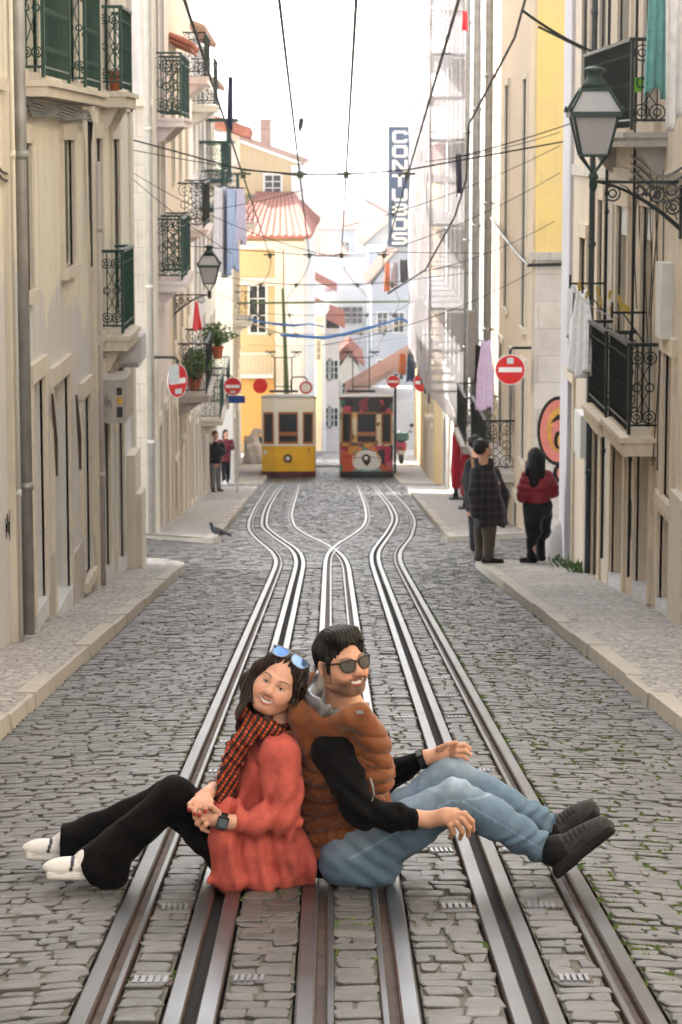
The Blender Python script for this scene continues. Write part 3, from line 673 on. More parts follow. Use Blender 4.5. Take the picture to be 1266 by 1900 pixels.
balcony(R1, f, y(22.1), y(23.62), -.93, -.12, .24, .16, IRON, PEACH, None, .085, brackets=False); balcony(R1, f, y(23.95), y(25.5), -.98, -.15, .24, .15, IRON, PEACH, None, .085, brackets=False)
bU = balcony(R1, f, y(21.8), y(25.8), 1.66, 2.44, .29, .12, IRON, STONED, None, .085)
mb = MB()
for k in range(9):
    a = random.uniform(21.6,23.6); mb.tube([f.P(y(a+.08*math.sin(i*1.1+k*2)), 1.35-.42*i, .03+.02*math.sin(i+k)) for i in range(4+k%4)],.007,4)
for k in range(4): mb.tube([f.P(y(20.4+i*.5), 1.38-.07*k-.08*math.sin(i*math.pi/5), .05) for i in range(8)],.012,4)
mb.build('cable', IRON, R1)
mb = MB(); f.box(mb,y(27.6),y(28.35),-1.78,-1.32,-.01,.12); mbx = mb.build('meter_cabinet', WHITEP, R1)
mb = MB(); f.box(mb,y(21.15),y(21.55),-1.02+1.0,-1.02+1.62,-.01,.10); mb.build('window_box_grille', WFRAME, R1)
mb = MB(); f.box(mb,y(23.85),y(23.95),-2.08,-1.72,0,.015); mb.build('intercom_plate', IRON, R1)
mb = MB(); c = f.P(y(30.72),-3.5,.0); mb.lathe(c,[(.30,-.3),(.27,.1),(.21,.4),(.13,.55),(.06,.6)],12); mb.build('corner_stone', STONED, R1, smooth=True)
mb = MB(); mb.lathe(f.P(y(27.85),-.93,.03),[(.0,.16),(.05,.15),(.085,.02),(.085,0)],12); mb.build('outdoor_lamp', WHITEP, R1, smooth=True)

# ---- right, beyond the side street
f = street(3.12, 40.2, 3.12, 50); y = lambda v: v-40.2
R2 = house('yellow and peach corner house with tall dark green shutters and a graffitied stone corner', f, -7, 13.5, 8,
  [op(y(41.4),y(42.2),-1.35,2.6,frame=GFRAME,shutter=GFRAME,tw=.1), op(y(45.6),y(46.5),-1.3,2.6,frame=GFRAME,shutter=GFRAME,tw=.1), op(y(41.2),y(42.0),-3.5,-1.95,frame=GFRAME,tw=.1), op(y(44.0),y(44.8),-3.9,-2.0,'french',frame=GFRAME,tw=.1), op(y(46.7),y(47.6),-4.0,-2.0,'french',frame=GFRAME,tw=.1),
   op(y(42.6),y(43.5),-6.0,-4.35,'door',mat=GFRAME), op(y(46.0),y(47.0),-6.2,-4.3,'door',mat=GFRAME)], PEACH)
mb = MB(); mb.box(3.16, 11.1, 40.13, 40.195, -6.5, -.1); mb.mat(1).box(3.16, 11.1, 40.135, 40.195, -.1, 13.4); mb.build('side_wall', [BLOCKS, YELL], R2)
mb = MB(); mb.box(3.06, 11.1, 40.08, 40.19, -.2, -.08); mb.build('stone_band', STONED, R2)
mb = MB(); mb.tube([(4.2,40.1,-.24),(3.05,40.05,-.28),(3.03,42,-.2),(3.03,46,0),(3.03,49,.2)],.025,5); mb.build('cable', IRON, R2)
pipe(R2, f, y(49.6), zs(49)+.1, 13, .08, ZINC, .12)
balcony(R2, f, y(43.6), y(47.9), -3.95, -3.05, .5, .16, IRON, STONED, None, .07)
f = street(3.15, 50.02, 3.15, 59); y = lambda v: v-50.02
R3 = house('white plastered house with grey downpipes between the corner house and the scaffold', f, -9, 13, 8,
  [op(y(a),y(a+.8),z_,z_+2.3,'french',frame=GFRAME) for a in (51.5,55) for z_ in (1.5,-1.8,-4.4)]+[op(y(51.6),y(52.6),-6.6,-4.9,'door'), op(y(55.6),y(56.6),-7.1,-5.3,'door')], WHITEW)
pipe(R3, f, y(54.3), zs(54)+.1, 12.5, .08, ZINC, .12); balcony(R3, f, y(50.6), y(53.9), -4.3, -3.35, .5, .16, IRON, STONED, None, .07)
pipe(R3, f, y(58.3), zs(58)+.1, 12.5, .06, ZINC, .1)
f = street(3.3, 59.02, 3.45, 79.5); y = lambda v: v-59.02
R4 = house('house under repair behind the netted scaffold', f, -11, 13, 8, [op(a,a+.9,z_,z_+1.9,'french',frame=GFRAME) for a in (3,7,11,15) for z_ in (3,-.2,-3.4)]+[op(a,a+1.1,zs(60+a)+.1,zs(60+a)+2.2,'door') for a in (2,6,10,14,18)], WHITEW)
f = street(3.5, 87, 4.0, 124)
R5 = house('sunlit ochre house farther down on the right with green shutters', f, -16.5, .9, 8, [op(a,a+.9,z_,z_+2.0,'french',frame=GFRAME,shutter=GREEN) for a in (1.5,5,9,13,17,22,27,32) for z_ in (-2.0,-5.0,-8.0)]+[op(a,a+1.1,zs(87+a)+.1,zs(87+a)+2.2,'door') for a in (1.2,4,7,11)], OCHRE)
mb = MB()
for i in range(34): s_ = i*1.08+.5; mb.tube([f.P(s_,2.2,-3),f.P(s_,1.0,.25),f.P(s_,.85,.6)],.2,6)
mb.build('roof', TILE, R5)
balcony(R5, f, 1, 4.5, -4.9, -3.9, .55, .15, IRON)
# ------------------------------------------------------------------ houses farther down the hill
def far_house(label, foot, zt, m_, roof='flat', rm=TILE, wins=(), rise=1.6, over=.35, m2=None, chim=(), name='building'):
    """foot: 4 XY corners, counter-clockwise from the front left one"""
    cx = sum(p[0] for p in foot)/4; cy = sum(p[1] for p in foot)/4; zb = zs(max(p[1] for p in foot))-1.5
    bd = thing(name, (cx,cy,zb), label, 'building')
    mb = MB(); n = 4
    lo = [(x,y,zb) for x,y in foot]; hi = [(x,y,zt) for x,y in foot]
    for i in range(4):
        mb.mat(1 if m2 and i == 1 else 0); mb.quad(lo[i],lo[(i+1)%4],hi[(i+1)%4],hi[i])
    mb.mat(0); mb.add(hi, [(0,1,2,3)])
    if roof.startswith('gable'):   # ridge runs away from the street view or across
        a,b_,c_,d_ = [Vector(p) for p in hi]
        if roof == 'gable_y': r0 = (a+b_)/2+Vector((0,0,rise)); r1 = (c_+d_)/2+Vector((0,0,rise)); mb.add([a,b_,r0],[(0,1,2)]); mb.add([c_,d_,r1],[(0,1,2)])
        else: r0 = (a+d_)/2+Vector((0,0,rise)); r1 = (b_+c_)/2+Vector((0,0,rise)); mb.add([d_,a,r0],[(0,1,2)]); mb.add([b_,c_,r1],[(0,1,2)])
    w_ = mb.build('wall', [m_, m2 or m_], bd)
    a,b_,c_,d_ = [Vector((p[0]+(over if p[0] > cx else -over), p[1]+(over if p[1] > cy else -over), zt+.02)) for p in foot]
    up = Vector((0,0,rise)); mb = MB(); T_ = Vector((0,0,.14))
    pl = []
    if roof == 'gable_y': r0 = (a+b_)/2+up; r1 = (c_+d_)/2+up; pl = [(a,r0,r1,d_),(r0,b_,c_,r1)]
    elif roof == 'gable_x': r0 = (a+d_)/2+up; r1 = (b_+c_)/2+up; pl = [(a,b_,r1,r0),(r0,r1,c_,d_)]
    elif roof == 'hip': r0 = a*.35+b_*.15+c_*.15+d_*.35+up; r1 = a*.15+b_*.35+c_*.35+d_*.15+up; pl = [(a,b_,r1,r0),(b_,c_,r1,r1),(c_,d_,r0,r1),(d_,a,r0,r0)]
    elif roof == 'shed_r': pl = [(a+up,b_,c_,d_+up)]
    elif roof == 'shed_l': pl = [(a,b_+up,c_+up,d_)]
    for q in pl:
        q = [Vector(p) for p in q]; 
        if roof == 'hip' and (q[2]-q[3]).length < 1e-6: q = q[:3]
        mb.add(q+[p+T_ for p in q], [tuple(range(len(q)))[::-1], tuple(range(len(q),2*len(q)))]+[(i,(i+1)%len(q),len(q)+(i+1)%len(q),len(q)+i) for i in range(len(q))])
        # roll tiles down the slope
        lo0, lo1 = q[0], q[1]; hi1, hi0 = q[2], q[-1]; k = max(2, int((lo1-lo0).length/.34))
        if roof in ('shed_r','shed_l','gable_y'): lo0, lo1, hi0, hi1 = q[0], q[-1], q[1], q[2]; k = max(2, int((lo1-lo0).length/.34))
        for i in range(k):
            t = (i+.5)/k; p0 = lo0.lerp(lo1,t); p1 = hi0.lerp(hi1,t); mb.tube([p0+T_,p1+T_],.085,5)
    if pl: mb.build('roof', rm, bd)
    if roof == 'flat':
        mb = MB(); mb.box(foot[0][0]-.12,foot[1][0]+.12,foot[0][1]-.14,foot[0][1]+.3,zt-.1,zt+.25); mb.build('cornice', m_, bd)
    for (x,w2,z,h2,*k) in wins:
        y_ = foot[0][1]+(foot[1][1]-foot[0][1])*(x-foot[0][0])/(foot[1][0]-foot[0][0])
        mb = MB()
        for (xa,xb,za,zb_) in ((x-w2/2-.12,x-w2/2,z-.1,z+h2+.12),(x+w2/2,x+w2/2+.12,z-.1,z+h2+.12),(x-w2/2,x+w2/2,z+h2,z+h2+.12),(x-w2/2,x+w2/2,z-.1,z),(x-.03,x+.03,z,z+h2),(x-w2/2,x+w2/2,z+h2*.33,z+h2*.33+.05),(x-w2/2,x+w2/2,z+h2*.66,z+h2*.66+.05)):
            mb.box(xa,xb,y_-.06,y_+.02,za,zb_)
        f_ = mb.build('window', WFRAME, bd); mb = MB(); mb.box(x-w2/2+.01,x+w2/2-.01,y_-.025,y_+.01,z+.01,z+h2-.01); mb.build('pane', PANE, f_)
    for (x,y_,z0,z1,s_) in chim:
        mb = MB(); mb.box(x-s_,x+s_,y_-s_,y_+s_,z0,z1); mb.box(x-s_-.08,x+s_+.08,y_-s_-.08,y_+s_+.08,z1,z1+.12); mb.build('chimney', TILEP, bd)
    return bd
FA = far_house('yellow house with a tiled hip roof where the street bends behind the yellow tram', [(-4.9,128),(-1.3,128),(-.95,158),(-5,158)], -3.0, OCHRE, 'hip', TILE,
   [(-3.6,.75,-7.6,2.5)], 2.0, .3, WHITEW)
mb = MB(); mb.box(-4.9,-2.6,127.9,127.99,-5.3,-4.9); mb.box(-2.75,-2.35,127.86,127.99,-15,-3.3); mb.box(-4.9,-1.28,127.85,127.99,-3.5,-3.1); mb.mat(1).box(-2.3,-1.32,127.93,127.99,-14.6,-3.5); mb.mat(2).box(-4.85,-2.8,127.92,127.99,-13.0,-9.9); mb.build('stone_trim', [STONE,WHITEW,ORANGE], FA)
mb = MB(); mb.box(-4.3,-2.9,127.9,127.99,-15,-12.75); mb.build('door', BLACK, FA)
mb = MB(); mb.box(-4.6,-2.85,127.3,127.98,-9.8,-9.65)
for i in range(14): mb.box(-4.58+i*.13,-4.55+i*.13,127.32,127.35,-9.65,-8.6)
mb.box(-4.6,-2.85,127.3,127.36,-8.62,-8.56); mb.build('balcony', WFRAME, FA)
FB = far_house('taller yellow house with a small white window and a sloping roofline above the tiled roof', [(-6.4,142),(-1.7,142),(-1.5,152),(-6.4,152)], .55, YELL2, 'shed_r', TILEP, [(-3.15,.85,-1.1,1.05)], 1.9, .25, WHITEW, [(-3.6,145,1.4,2.9,.3)])
mb = MB(); mb.add([(-6.4,141.98,.5),(-1.75,141.98,.5),(-1.75,141.98,.6),(-6.4,141.98,2.3)],[(0,1,2,3)]); mb.mat(1).box(-2.15,-1.66,141.9,141.99,-16,.5); mb.build('gable_wall', [YELL2,WHITEW], FB)
far_house('narrow pinkish house down the lane between the two trams', [(-.75,168),(.55,168),(.6,182),(-.8,182)], -10.2, PINK, 'shed_r', TILE, [(-.35,.5,-13.5,1.2),(.2,.5,-13.5,1.2),(-.35,.5,-16.6,1.2),(.2,.5,-16.6,1.2)], 1.0)
far_house('white sunlit house with dark upper windows in the valley', [(-1.2,205),(2.9,205),(2.9,222),(-1.2,222)], -8.0, WHITEP, 'flat', TILEP, [(.9,1.3,-12.4,1.3),(.9,1.3,-16.9,1.3),(2.1,.8,-12.4,1.3)])
far_house('low white house with a pink tiled gable roof just beyond the graffitied tram', [(1.2,150),(5.0,150),(5.0,160),(1.2,160)], -13.2, WHITEW, 'shed_l', TILEP, [(3.3,.6,-15.8,1.1)], 2.6, .3)
far_house('tall grey house with plain windows in the valley on the right', [(3.0,190),(7.5,190),(7.5,204),(3.0,204)], -8.6, BLUEW, 'gable_y', TILEP, [(3.8,.7,-12.0,1.4),(5.0,.7,-12.0,1.4),(3.8,.7,-15.5,1.4),(5.0,.7,-15.5,1.4)], 3.0)
far_house('wide house with a brown hipped roof beyond the valley', [(-4.5,262),(3.2,262),(3.2,280),(-4.5,280)], -9.2, WHITEW, 'hip', TILEP, [(-2,1,-13,1.6),(0,1,-13,1.6),(2,1,-13,1.6)], 2.6)
far_house('long pale blue flat roofed house beyond the valley', [(.5,240),(7,240),(7,255),(.5,255)], -8.6, BLUEW, 'flat', TILEP, [(1.5,.8,-11.5,1.4),(3,.8,-11.5,1.4)])
far_house('grey roofed gabled house farthest down beside the hanging shop sign', [(2.6,280),(12,280),(12,300),(2.6,300)], -10.2, STONED, 'gable_y', TILEP, [(5,1,-12.5,1.6)], 4.4)
far_house('farthest low white house under the horizon of roofs', [(-14,330),(-1,330),(-1,350),(-14,350)], -9.5, WHITEP, 'gable_x', TILEP, [(-6,1.2,-13,1.8),(-3,1.2,-13,1.8)], 2.0)
far_house('large plain warehouse with a faded roof by the river', [(-2,420),(22,420),(22,450),(-2,450)], -13.0, BLUEW, 'gable_x', TILEP, [(2,1.5,-18,2),(6,1.5,-18,2)], 3.2)
# ------------------------------------------------------------------ trams
TYEL = mat('tram_yellow', (.85,.50,.008), .35, 0, .1, 1.5, .08, 12); TWHT = mat('tram_cream', (.80,.78,.70), .4, 0, .06, 2, .08, 12)
TMAR = mat('tram_maroon', (.10,.012,.012), .5, 0, .3, 6); TROOF = mat('tram_roof_grey', (.30,.31,.31), .6, 0, .15, 3); WOOD = mat('varnished_wood', (.36,.13,.03), .4, 0, .25, 10)
DGLASS = glassy('tram_glass', (.010,.012,.013), .06)
def graff(name, cols, sc):
    m, nt, b = nodes(name); v = pos(nt); vo = N(nt, 'ShaderNodeTexVoronoi'); vo.inputs['Scale'].default_value = sc
    n_ = N(nt, 'ShaderNodeTexNoise'); n_.inputs['Scale'].default_value = 2.2; nt.links.new(v, n_.inputs['Vector'])
    mx = mix(nt, .35, v, n_.outputs['Color']); nt.links.new(mx, vo.inputs['Vector'])
    sp = N(nt, 'ShaderNodeSeparateColor'); nt.links.new(vo.outputs['Color'], sp.inputs[0])
    k = len(cols); r = ramp(nt, sp.outputs[0], [(i/k, c_) for i, c_ in enumerate(cols)])
    r.node.color_ramp.interpolation = 'CONSTANT'; nt.links.new(r, b.inputs['Base Color']); b.inputs['Roughness'].default_value = .4; return m
GR1 = graff('sprayed_dark_tags', [(.012,.01,.012),(.25,.02,.03),(.015,.012,.012),(.6,.58,.55),(.02,.01,.01),(.05,.22,.18),(.5,.06,.12),(.015,.012,.015)], 5.0)
GR2 = graff('sprayed_bright_tags', [(.62,.10,.02),(.55,.03,.08),(.70,.28,.02),(.35,.02,.03),(.015,.015,.015),(.6,.12,.16),(.5,.03,.05),(.05,.28,.22)], 3.2)
GR3 = graff('sprayed_pillars', [(.70,.62,.42),(.66,.40,.10),(.72,.66,.5),(.12,.05,.04),(.70,.62,.42)], 4.0)
def plan(w, c, d): return [(-w,.45),(-w+.03,.30),(-c,0),(c,0),(w-.03,.30),(w,.45),(w,d),(-w,d)]
def tram(Y, X, label, low, high, skirt, pil, roofm, zoff=0):
    z0 = zs(Y)+.02; t = thing('tram', (X,Y,z0), label, 'tram', None)
    def lay(mb, pl, za, zb, s=1.0):
        mb.prism([(X+x*s, Y+y_, z0+za) for x,y_ in pl], (0,0,zb-za))
    P_ = plan(1.02,.50,6.5)
    mb = MB(); lay(mb,P_,.22,1.22); mb.build('body', low, t)
    mb = MB(); lay(mb,[(x*1.012,y_-.015) for x,y_ in P_],.02,.22); lay(mb,[(x*.9,y_+.2) for x,y_ in P_],-1.2,.02); mb.build('skirt', skirt, t)
    mb = MB(); lay(mb,[(x*1.015,y_-.018) for x,y_ in P_],1.20,1.27); mb.build('belt_rail', pil, t)
    mb = MB(); lay(mb,P_,2.50,3.06); mb.build('fascia', high, t)
    mb = MB()
    for a in ((-1.0,.30),(-.99,.29),):
        pass
    def post(xa, ya, xb, yb, za=1.27, zb=2.5):
        d = Vector((xb-xa,yb-ya,0)); n_ = Vector((d.y,-d.x,0)).normalized()*.03
        q = [Vector((X+xa,Y+ya,z0+za)),Vector((X+xb,Y+yb,z0+za)),Vector((X+xb,Y+yb+.09,z0+za)),Vector((X+xa,Y+ya+.09,z0+za))]
        mb = MB(); mb.prism(q, (0,0,zb-za)); mb.build('window_pillar', pil, t)
    post(-.50,0,-.38,0); post(.38,0,.50,0)
    e = Vector((.39,-.30,0)); L_ = e.length
    for s in (-1,1):
        post(*sorted_pair(s*.99,.30,s*.955,.279)); post(*sorted_pair(s*.55,.031,s*.50,0))
    for s in (-1,1):
        for yy_ in (.45,2.0,3.5,5.0,6.35): mb = MB(); mb.box(X+s*1.02,X+s*.96,Y+yy_,Y+yy_+.14,z0+1.27,z0+2.5); mb.build('window_pillar', pil, t)
    mb = MB()
    mb.box(X-.38,X+.38,Y+.03,Y+.08,z0+1.27,z0+1.36); mb.box(X-.38,X+.38,Y+.03,Y+.08,z0+2.42,z0+2.5); mb.box(X-.38,X-.33,Y+.03,Y+.08,z0+1.36,z0+2.42); mb.box(X+.33,X+.38,Y+.03,Y+.08,z0+1.36,z0+2.42); mb.box(X-.33,X+.33,Y+.032,Y+.078,z0+1.58,z0+1.74)
    wf = mb.build('window_frame', WOOD, t)
    mb = MB(); mb.box(X-.33,X+.33,Y+.05,Y+.07,z0+1.36,z0+2.42); mb.build('pane', DGLASS, wf)
    for s in (-1,1):
        mb = MB(); a = Vector((s*.55,.031,0)); b2 = Vector((s*.955,.279,0))
        def seg(p, q, za, zb, off, th):
            mb.prism([Vector((X+p.x,Y+p.y+off,z0+za)),Vector((X+q.x,Y+q.y+off,z0+za)),Vector((X+q.x,Y+q.y+off+th,z0+za)),Vector((X+p.x,Y+p.y+off+th,z0+za))],(0,0,zb-za))
        seg(a,b2,1.27,1.36,.02,.05); seg(a,b2,2.42,2.5,.02,.05); seg(a,a.lerp(b2,.14),1.36,2.42,.02,.05); seg(a.lerp(b2,.86),b2,1.36,2.42,.02,.05)
        wf = mb.build('window_frame', WOOD, t); mb = MB(); seg(a.lerp(b2,.12),b2.lerp(a,.12),1.36,2.42,.045,.02); mb.build('pane', DGLASS, wf)
    mb = MB()
    for s in (-1,1): mb = MB(); mb.box(X+s*.985,X+s*.97,Y+.5,Y+6.4,z0+1.3,z0+2.5); mb.build('side_window', DGLASS, t)
    mb = MB(); P2 = [(x*1.03,y_-.04) for x,y_ in P_]; rings = []
    for s,zz in ((1.0,3.06),(1.0,3.09),(.94,3.14),(.78,3.18),(.4,3.20)): rings.append([(X+x*s,Y+3.2+(y_-3.2)*(.5+.5*s),z0+zz) for x,y_ in P2])
    n = len(P2); mb.add([p for r_ in rings for p in r_], [(i*n+j,i*n+(j+1)%n,(i+1)*n+(j+1)%n,(i+1)*n+j) for i in range(4) for j in range(n)]+[tuple(range(n))[::-1],tuple(range(4*n,5*n))])
    mb.build('roof', roofm, t, smooth=False)
    mb = MB(); c_ = (X-.02,Y-.0,z0+.72); mb.lathe(c_,[(.0,-.02),(.16,-.02),(.17,.02),(.13,.05),(.12,.02)],16,(0,-1,0)); hl = mb.build('headlight', TMAR, t, smooth=True)
    mb = MB(); mb.lathe(c_,[(.0,.03),(.085,.035),(.07,.055),(0,.06)],14,(0,-1,0)); mb.build('lens', WHITEP, hl, smooth=True)
    for s,yp in ((-.52,1.6),(.12,1.6)):
        mb = MB(); x_ = X+s; mb.tube([(x_,Y+yp,z0+3.28),(x_,Y+yp,z0+4.62)],.022,5); mb.tube([(x_,Y+yp,z0+4.62),(x_-.18*(1 if s < 0 else -1),Y+yp,z0+4.66)],.02,5)
        hx = x_-.18*(1 if s < 0 else -1); hz = z0+4.68
        for a in (-.12,.12): mb.tube([(hx,Y+yp,hz+.12),(hx+a,Y+yp,hz)],.018,4)
        mb.box(hx-.2,hx+.2,Y+yp-.05,Y+yp+.05,hz+.12,hz+.18)
        for k in range(5): mb.tube([(hx-.2+.1*k,Y+yp,hz+.18),(hx-.2+.1*k,Y+yp,hz+.32)],.008,4)
        mb.build('current_collector', IRON, t)
    mb = MB(); mb.tube([(X-.52,Y+1.6,z0+4.62),(X+.12,Y+1.6,z0+4.62)],.02,5); mb.tube([(X-.52,Y+1.6,z0+3.5),(X+.12,Y+1.6,z0+3.5)],.02,5); mb.box(X-.75,X+.35,Y+1.5,Y+1.7,z0+3.27,z0+3.36); mb.build('collector_frame', IRON, t)
    mb = MB()
    for s in (-.45,.45): mb = MB(); mb.box(X+s-.05,X+s+.05,Y+.02,Y+.3,z0-.02,z0+.06); mb.build('fender', IRON, t)
    return t
def sorted_pair(xa, ya, xb, yb): return (xa,ya,xb,yb) if xa < xb else (xb,yb,xa,ya)
TY = 98.0
t1 = tram(TY, (534.5-614)/4800*TY*1.0, 'yellow and cream tram with a round brown headlight standing on the left track', TYEL, TWHT, TMAR, TWHT, TROOF)
X = (534.5-614)/4800*TY; z0 = zs(TY)+.02
mb = MB(); mb.lathe((X-.88,TY+.21,z0+.95),[(0,0),(.09,0),(.09,.02),(0,.025)],12,(-.6,-.8,0)); mb.build('round_emblem', WHITEP, t1)
mb = MB(); mb.box(X+.78,X+.805,TY+.10,TY+.11,z0+.9,z0+1.1); mb.box(X+.75,X+.78,TY+.10,TY+.11,z0+1.05,z0+1.08); mb.build('number', IRON, t1)
TX = (681-614)/4800*TY
t2 = tram(TY, TX, 'tram sprayed all over with red black and orange graffiti on the right track', GR2, GR1, IRON, GR3, TROOF)
def flat(mb, pts, y_, th=.006): mb.prism([(TX+x,y_,z0+z) for x,z in pts], (0,th,0))
def blob(cx_, cz, rx, rz, n=22, f=lambda a: 1): return [(cx_+rx*f(2*math.pi*i/n)*math.cos(2*math.pi*i/n), cz+rz*f(2*math.pi*i/n)*math.sin(2*math.pi*i/n)) for i in range(n)]
mb = MB(); flat(mb, blob(0,.62,.56,.42), TY-.012); mb.build('sprayed_white_shape', WHITEP, t2)
mb = MB(); flat(mb, [(0,.42),(.07,.5),(.15,.6),(.13,.68),(.06,.69),(0,.62),(-.06,.69),(-.13,.68),(-.15,.6),(-.07,.5)], TY-.02); flat(mb,[(-.5,.72),(0,.78),(.5,.72),(.5,.74),(0,.80),(-.5,.74)],TY-.021); mb.build('sprayed_black_heart', BLACK, t2)
mb = MB()
for s in (-1,1): mb = MB(); flat(mb, [(s*.58,.45),(s*.42,.95),(s*.30,1.18),(s*.12,1.12),(s*.35,.95),(s*.5,.6)], TY-.016); mb.build('sprayed_orange_shape', mat('spray_orange', (.70,.24,.04), .5), t2)
mb = MB(); flat(mb, [(-.55,.26),(-.2,.31),(.1,.27),(.55,.33),(.55,.24),(-.55,.235)], TY-.017); mb.build('sprayed_teal_shape', mat('spray_teal', (.08,.42,.38), .5), t2)
def slope_shear(o):
    for ch in o.children:
        for q in [ch]+list(ch.children):
            if q.type == 'MESH':
                for v_ in q.data.vertices: v_.co.z -= .108*v_.co.y
slope_shear(t1); slope_shear(t2)
# ------------------------------------------------------------------ lanterns
LGREEN = mat('lantern_green', (.025,.05,.042), .4, .2, .3, 20, .1, 60)
LGL, nt, b = nodes('frosted_lantern_glass'); b.inputs['Base Color'].default_value = (.62,.62,.64,1); b.inputs['Roughness'].default_value = .25; b.inputs['Transmission Weight'].default_value = .35; b.inputs['IOR'].default_value = 1.1
def lantern(c, wallx, label, S=1.0):
    """c: bottom socket of the lantern; bracket runs along X to the wall at wallx"""
    c = Vector(c); t = thing('street_lamp', (wallx, c.y, c.z-.3), label, 'street lamp', 'cast iron wall lanterns'); sg = 1 if wallx > c.x else -1
    def fr(z, w): return [c+Vector((sx_*w*S, sy_*w*S, z*S)) for sx_,sy_ in ((-1,-1),(1,-1),(1,1),(-1,1))]
    mb = MB(); lo, hi, rf, tp = fr(.19,.105), fr(.50,.175), fr(.53,.205), fr(.70,.11)
    for i in range(4):
        mb.tube([lo[i],hi[i]],.012*S,5); mb.tube([lo[i],lo[(i+1)%4]],.012*S,5); mb.tube([rf[i],tp[i]],.012*S,5)
        mb.tube([lo[i], c+Vector((0,0,.04*S))],.010*S,5)
    mb.hexa(fr(.49,.205)+fr(.53,.205)); mb.hexa(fr(.695,.12)+fr(.72,.12))
    for i in range(4): mb.lathe(rf[i],[(.014*S,0),(.018*S,.02*S),(.004,.05*S)],6)
    fm = mb.build('lantern_frame', LGREEN, t)
    mb = MB(); mb.lathe(c,[(.105*S,.72*S),(.09*S,.76*S),(.06*S,.80*S),(.055*S,.83*S),(.085*S,.85*S),(.09*S,.865*S),(.05*S,.885*S),(.0,.89*S)],14); mb.build('finial', LGREEN, fm, smooth=True)
    mb = MB(); mb.lathe(c,[(.0,-.1*S),(.022*S,-.09*S),(.036*S,-.05*S),(.03*S,0),(.045*S,.02*S),(.03*S,.05*S)],10); mb.build('socket', LGREEN, fm, smooth=True)
    mb = MB(); k = .94; a,b2 = [c+(p-c)*1 for p in fr(.20,.100)],fr(.488,.168); mb.hexa(a+b2); a,b2 = fr(.532,.193),fr(.69,.108); mb.hexa(a+b2); mb.build('glass', LGL, t)
    mb = MB(); L = abs(wallx-c.x); U = Vector((sg,0,0)); W_ = Vector((0,0,1)); q = c+Vector((0,0,-.02*S))
    mb.tube([q+U*.02,q+U*L],.013*S,6)
    P_ = [q+U*(L*t_)+W_*(-.38*S*(t_**1.7)) for t_ in [i/12 for i in range(1,13)]]
    mb.tube(P_,[.010*S+.010*S*i/11 for i in range(12)],6)
    mb.box(*(sorted((wallx-sg*.0,wallx-sg*.02))),c.y-.03,c.y+.03,q.z-.45*S,q.z+.04)
    def ct(t_, z): return q+U*(L*t_)+W_*(z*S)
    for t_,z,r_ in ((.22,-.09,.06),(.22,-.09,.03),(.52,-.07,.035),(.72,-.10,.06),(.72,-.1,.025),(.88,-.06,.045),(.90,-.2,.055),(.9,-.2,.025)): mb.ring(ct(t_,z),r_*S,.008*S,(1,0,0),(0,0,1),12,4)
    for (a,za,b2,zb) in ((.3,-.02,.45,-.10),(.55,-.12,.68,-.02),(.62,-.18,.8,-.04),(.8,-.27,.96,-.10),(.76,-.04,.95,-.30)): mb.tube([ct(a,za),ct((a+b2)/2,(za+zb)/2+.02),ct(b2,zb)],.007*S,4)
    for t_,z in ((.40,-.07),(.60,-.10),(.80,-.16),(.97,-.13),(.66,-.2)): mb.lathe(ct(t_,z),[(.0,-.02*S),(.018*S,0),(0,.02*S)],6)
    mb.build('bracket', IRON, t); return t
lantern(at(1101,333,20.75), 2.80, 'large green glazed street lantern on a scrolled iron bracket beside the peach house')
lantern(at(389,545,47.5), xl(47.5), 'slim black street lantern on a scrolled bracket beside the red flag', 1.0)
lantern(at(771,640,87.6), 3.5, 'distant dark street lantern beyond the netted scaffold', 1.15)
# ------------------------------------------------------------------ road signs
def noentry(c, dia, label, wall=None, rot=0, back=None, name='road_sign', ring_only=False):
    c = Vector(c); t = thing(name, c, label, 'road sign', 'round no entry signs'); r = dia/2
    n_ = Vector((math.sin(rot), -math.cos(rot), 0)); u = Vector((math.cos(rot), math.sin(rot), 0))
    mb = MB(); mb.lathe(c,[(0,-.012),(r,-.012),(r,.0),(0,.0)],32,n_); mb.build('disc', WHITEP, t)
    mb = MB(); mb.lathe(c,[(0,.001),(r*.94,.001),(r*.94,.004),(0,.004)],32,n_) if not ring_only else mb.ring(c+n_*.006,r*.82,r*.12,u,(0,0,1),28,6); mb.build('red_face', REDP, t)
    mb = MB(); 
    def bar(a,b_,e,g,o): mb.hexa([c+u*a+Vector((0,0,e))+n_*o,c+u*b_+Vector((0,0,e))+n_*o,c+u*b_+Vector((0,0,e))+n_*(o-.003),c+u*a+Vector((0,0,e))+n_*(o-.003),c+u*a+Vector((0,0,g))+n_*o,c+u*b_+Vector((0,0,g))+n_*o,c+u*b_+Vector((0,0,g))+n_*(o-.003),c+u*a+Vector((0,0,g))+n_*(o-.003)])
    if not ring_only: bar(-r*.76,r*.76,-r*.16,r*.16,.007); mb.build('white_bar', WHITEP, t)
    if back:
        mb = MB()
        for (a,b_,e,g) in back: bar(r*a,r*b_,r*e,r*g,.0095)
        mb.build('sticker', mat('pale_sticker',(.55,.62,.62),.6,0,.3,40), t)
    if wall:
        mb = MB(); p = c+Vector((0,.03,r+.06)); w_ = Vector(wall); mb.tube([w_,Vector((p.x+(w_.x-p.x)*.12,p.y,w_.z)),Vector((p.x,p.y,w_.z-.04)),c+Vector((0,.03,-r*.7))],.022,7); mb.build('bracket', IRON, t)
    return t
p = at(947,686,39.9); noentry(p, .475, 'round red no entry sign on the stone corner beside the lilac dress', (3.10,39.95,p.z+.335), back=[(-.22,.2,.38,.78)])
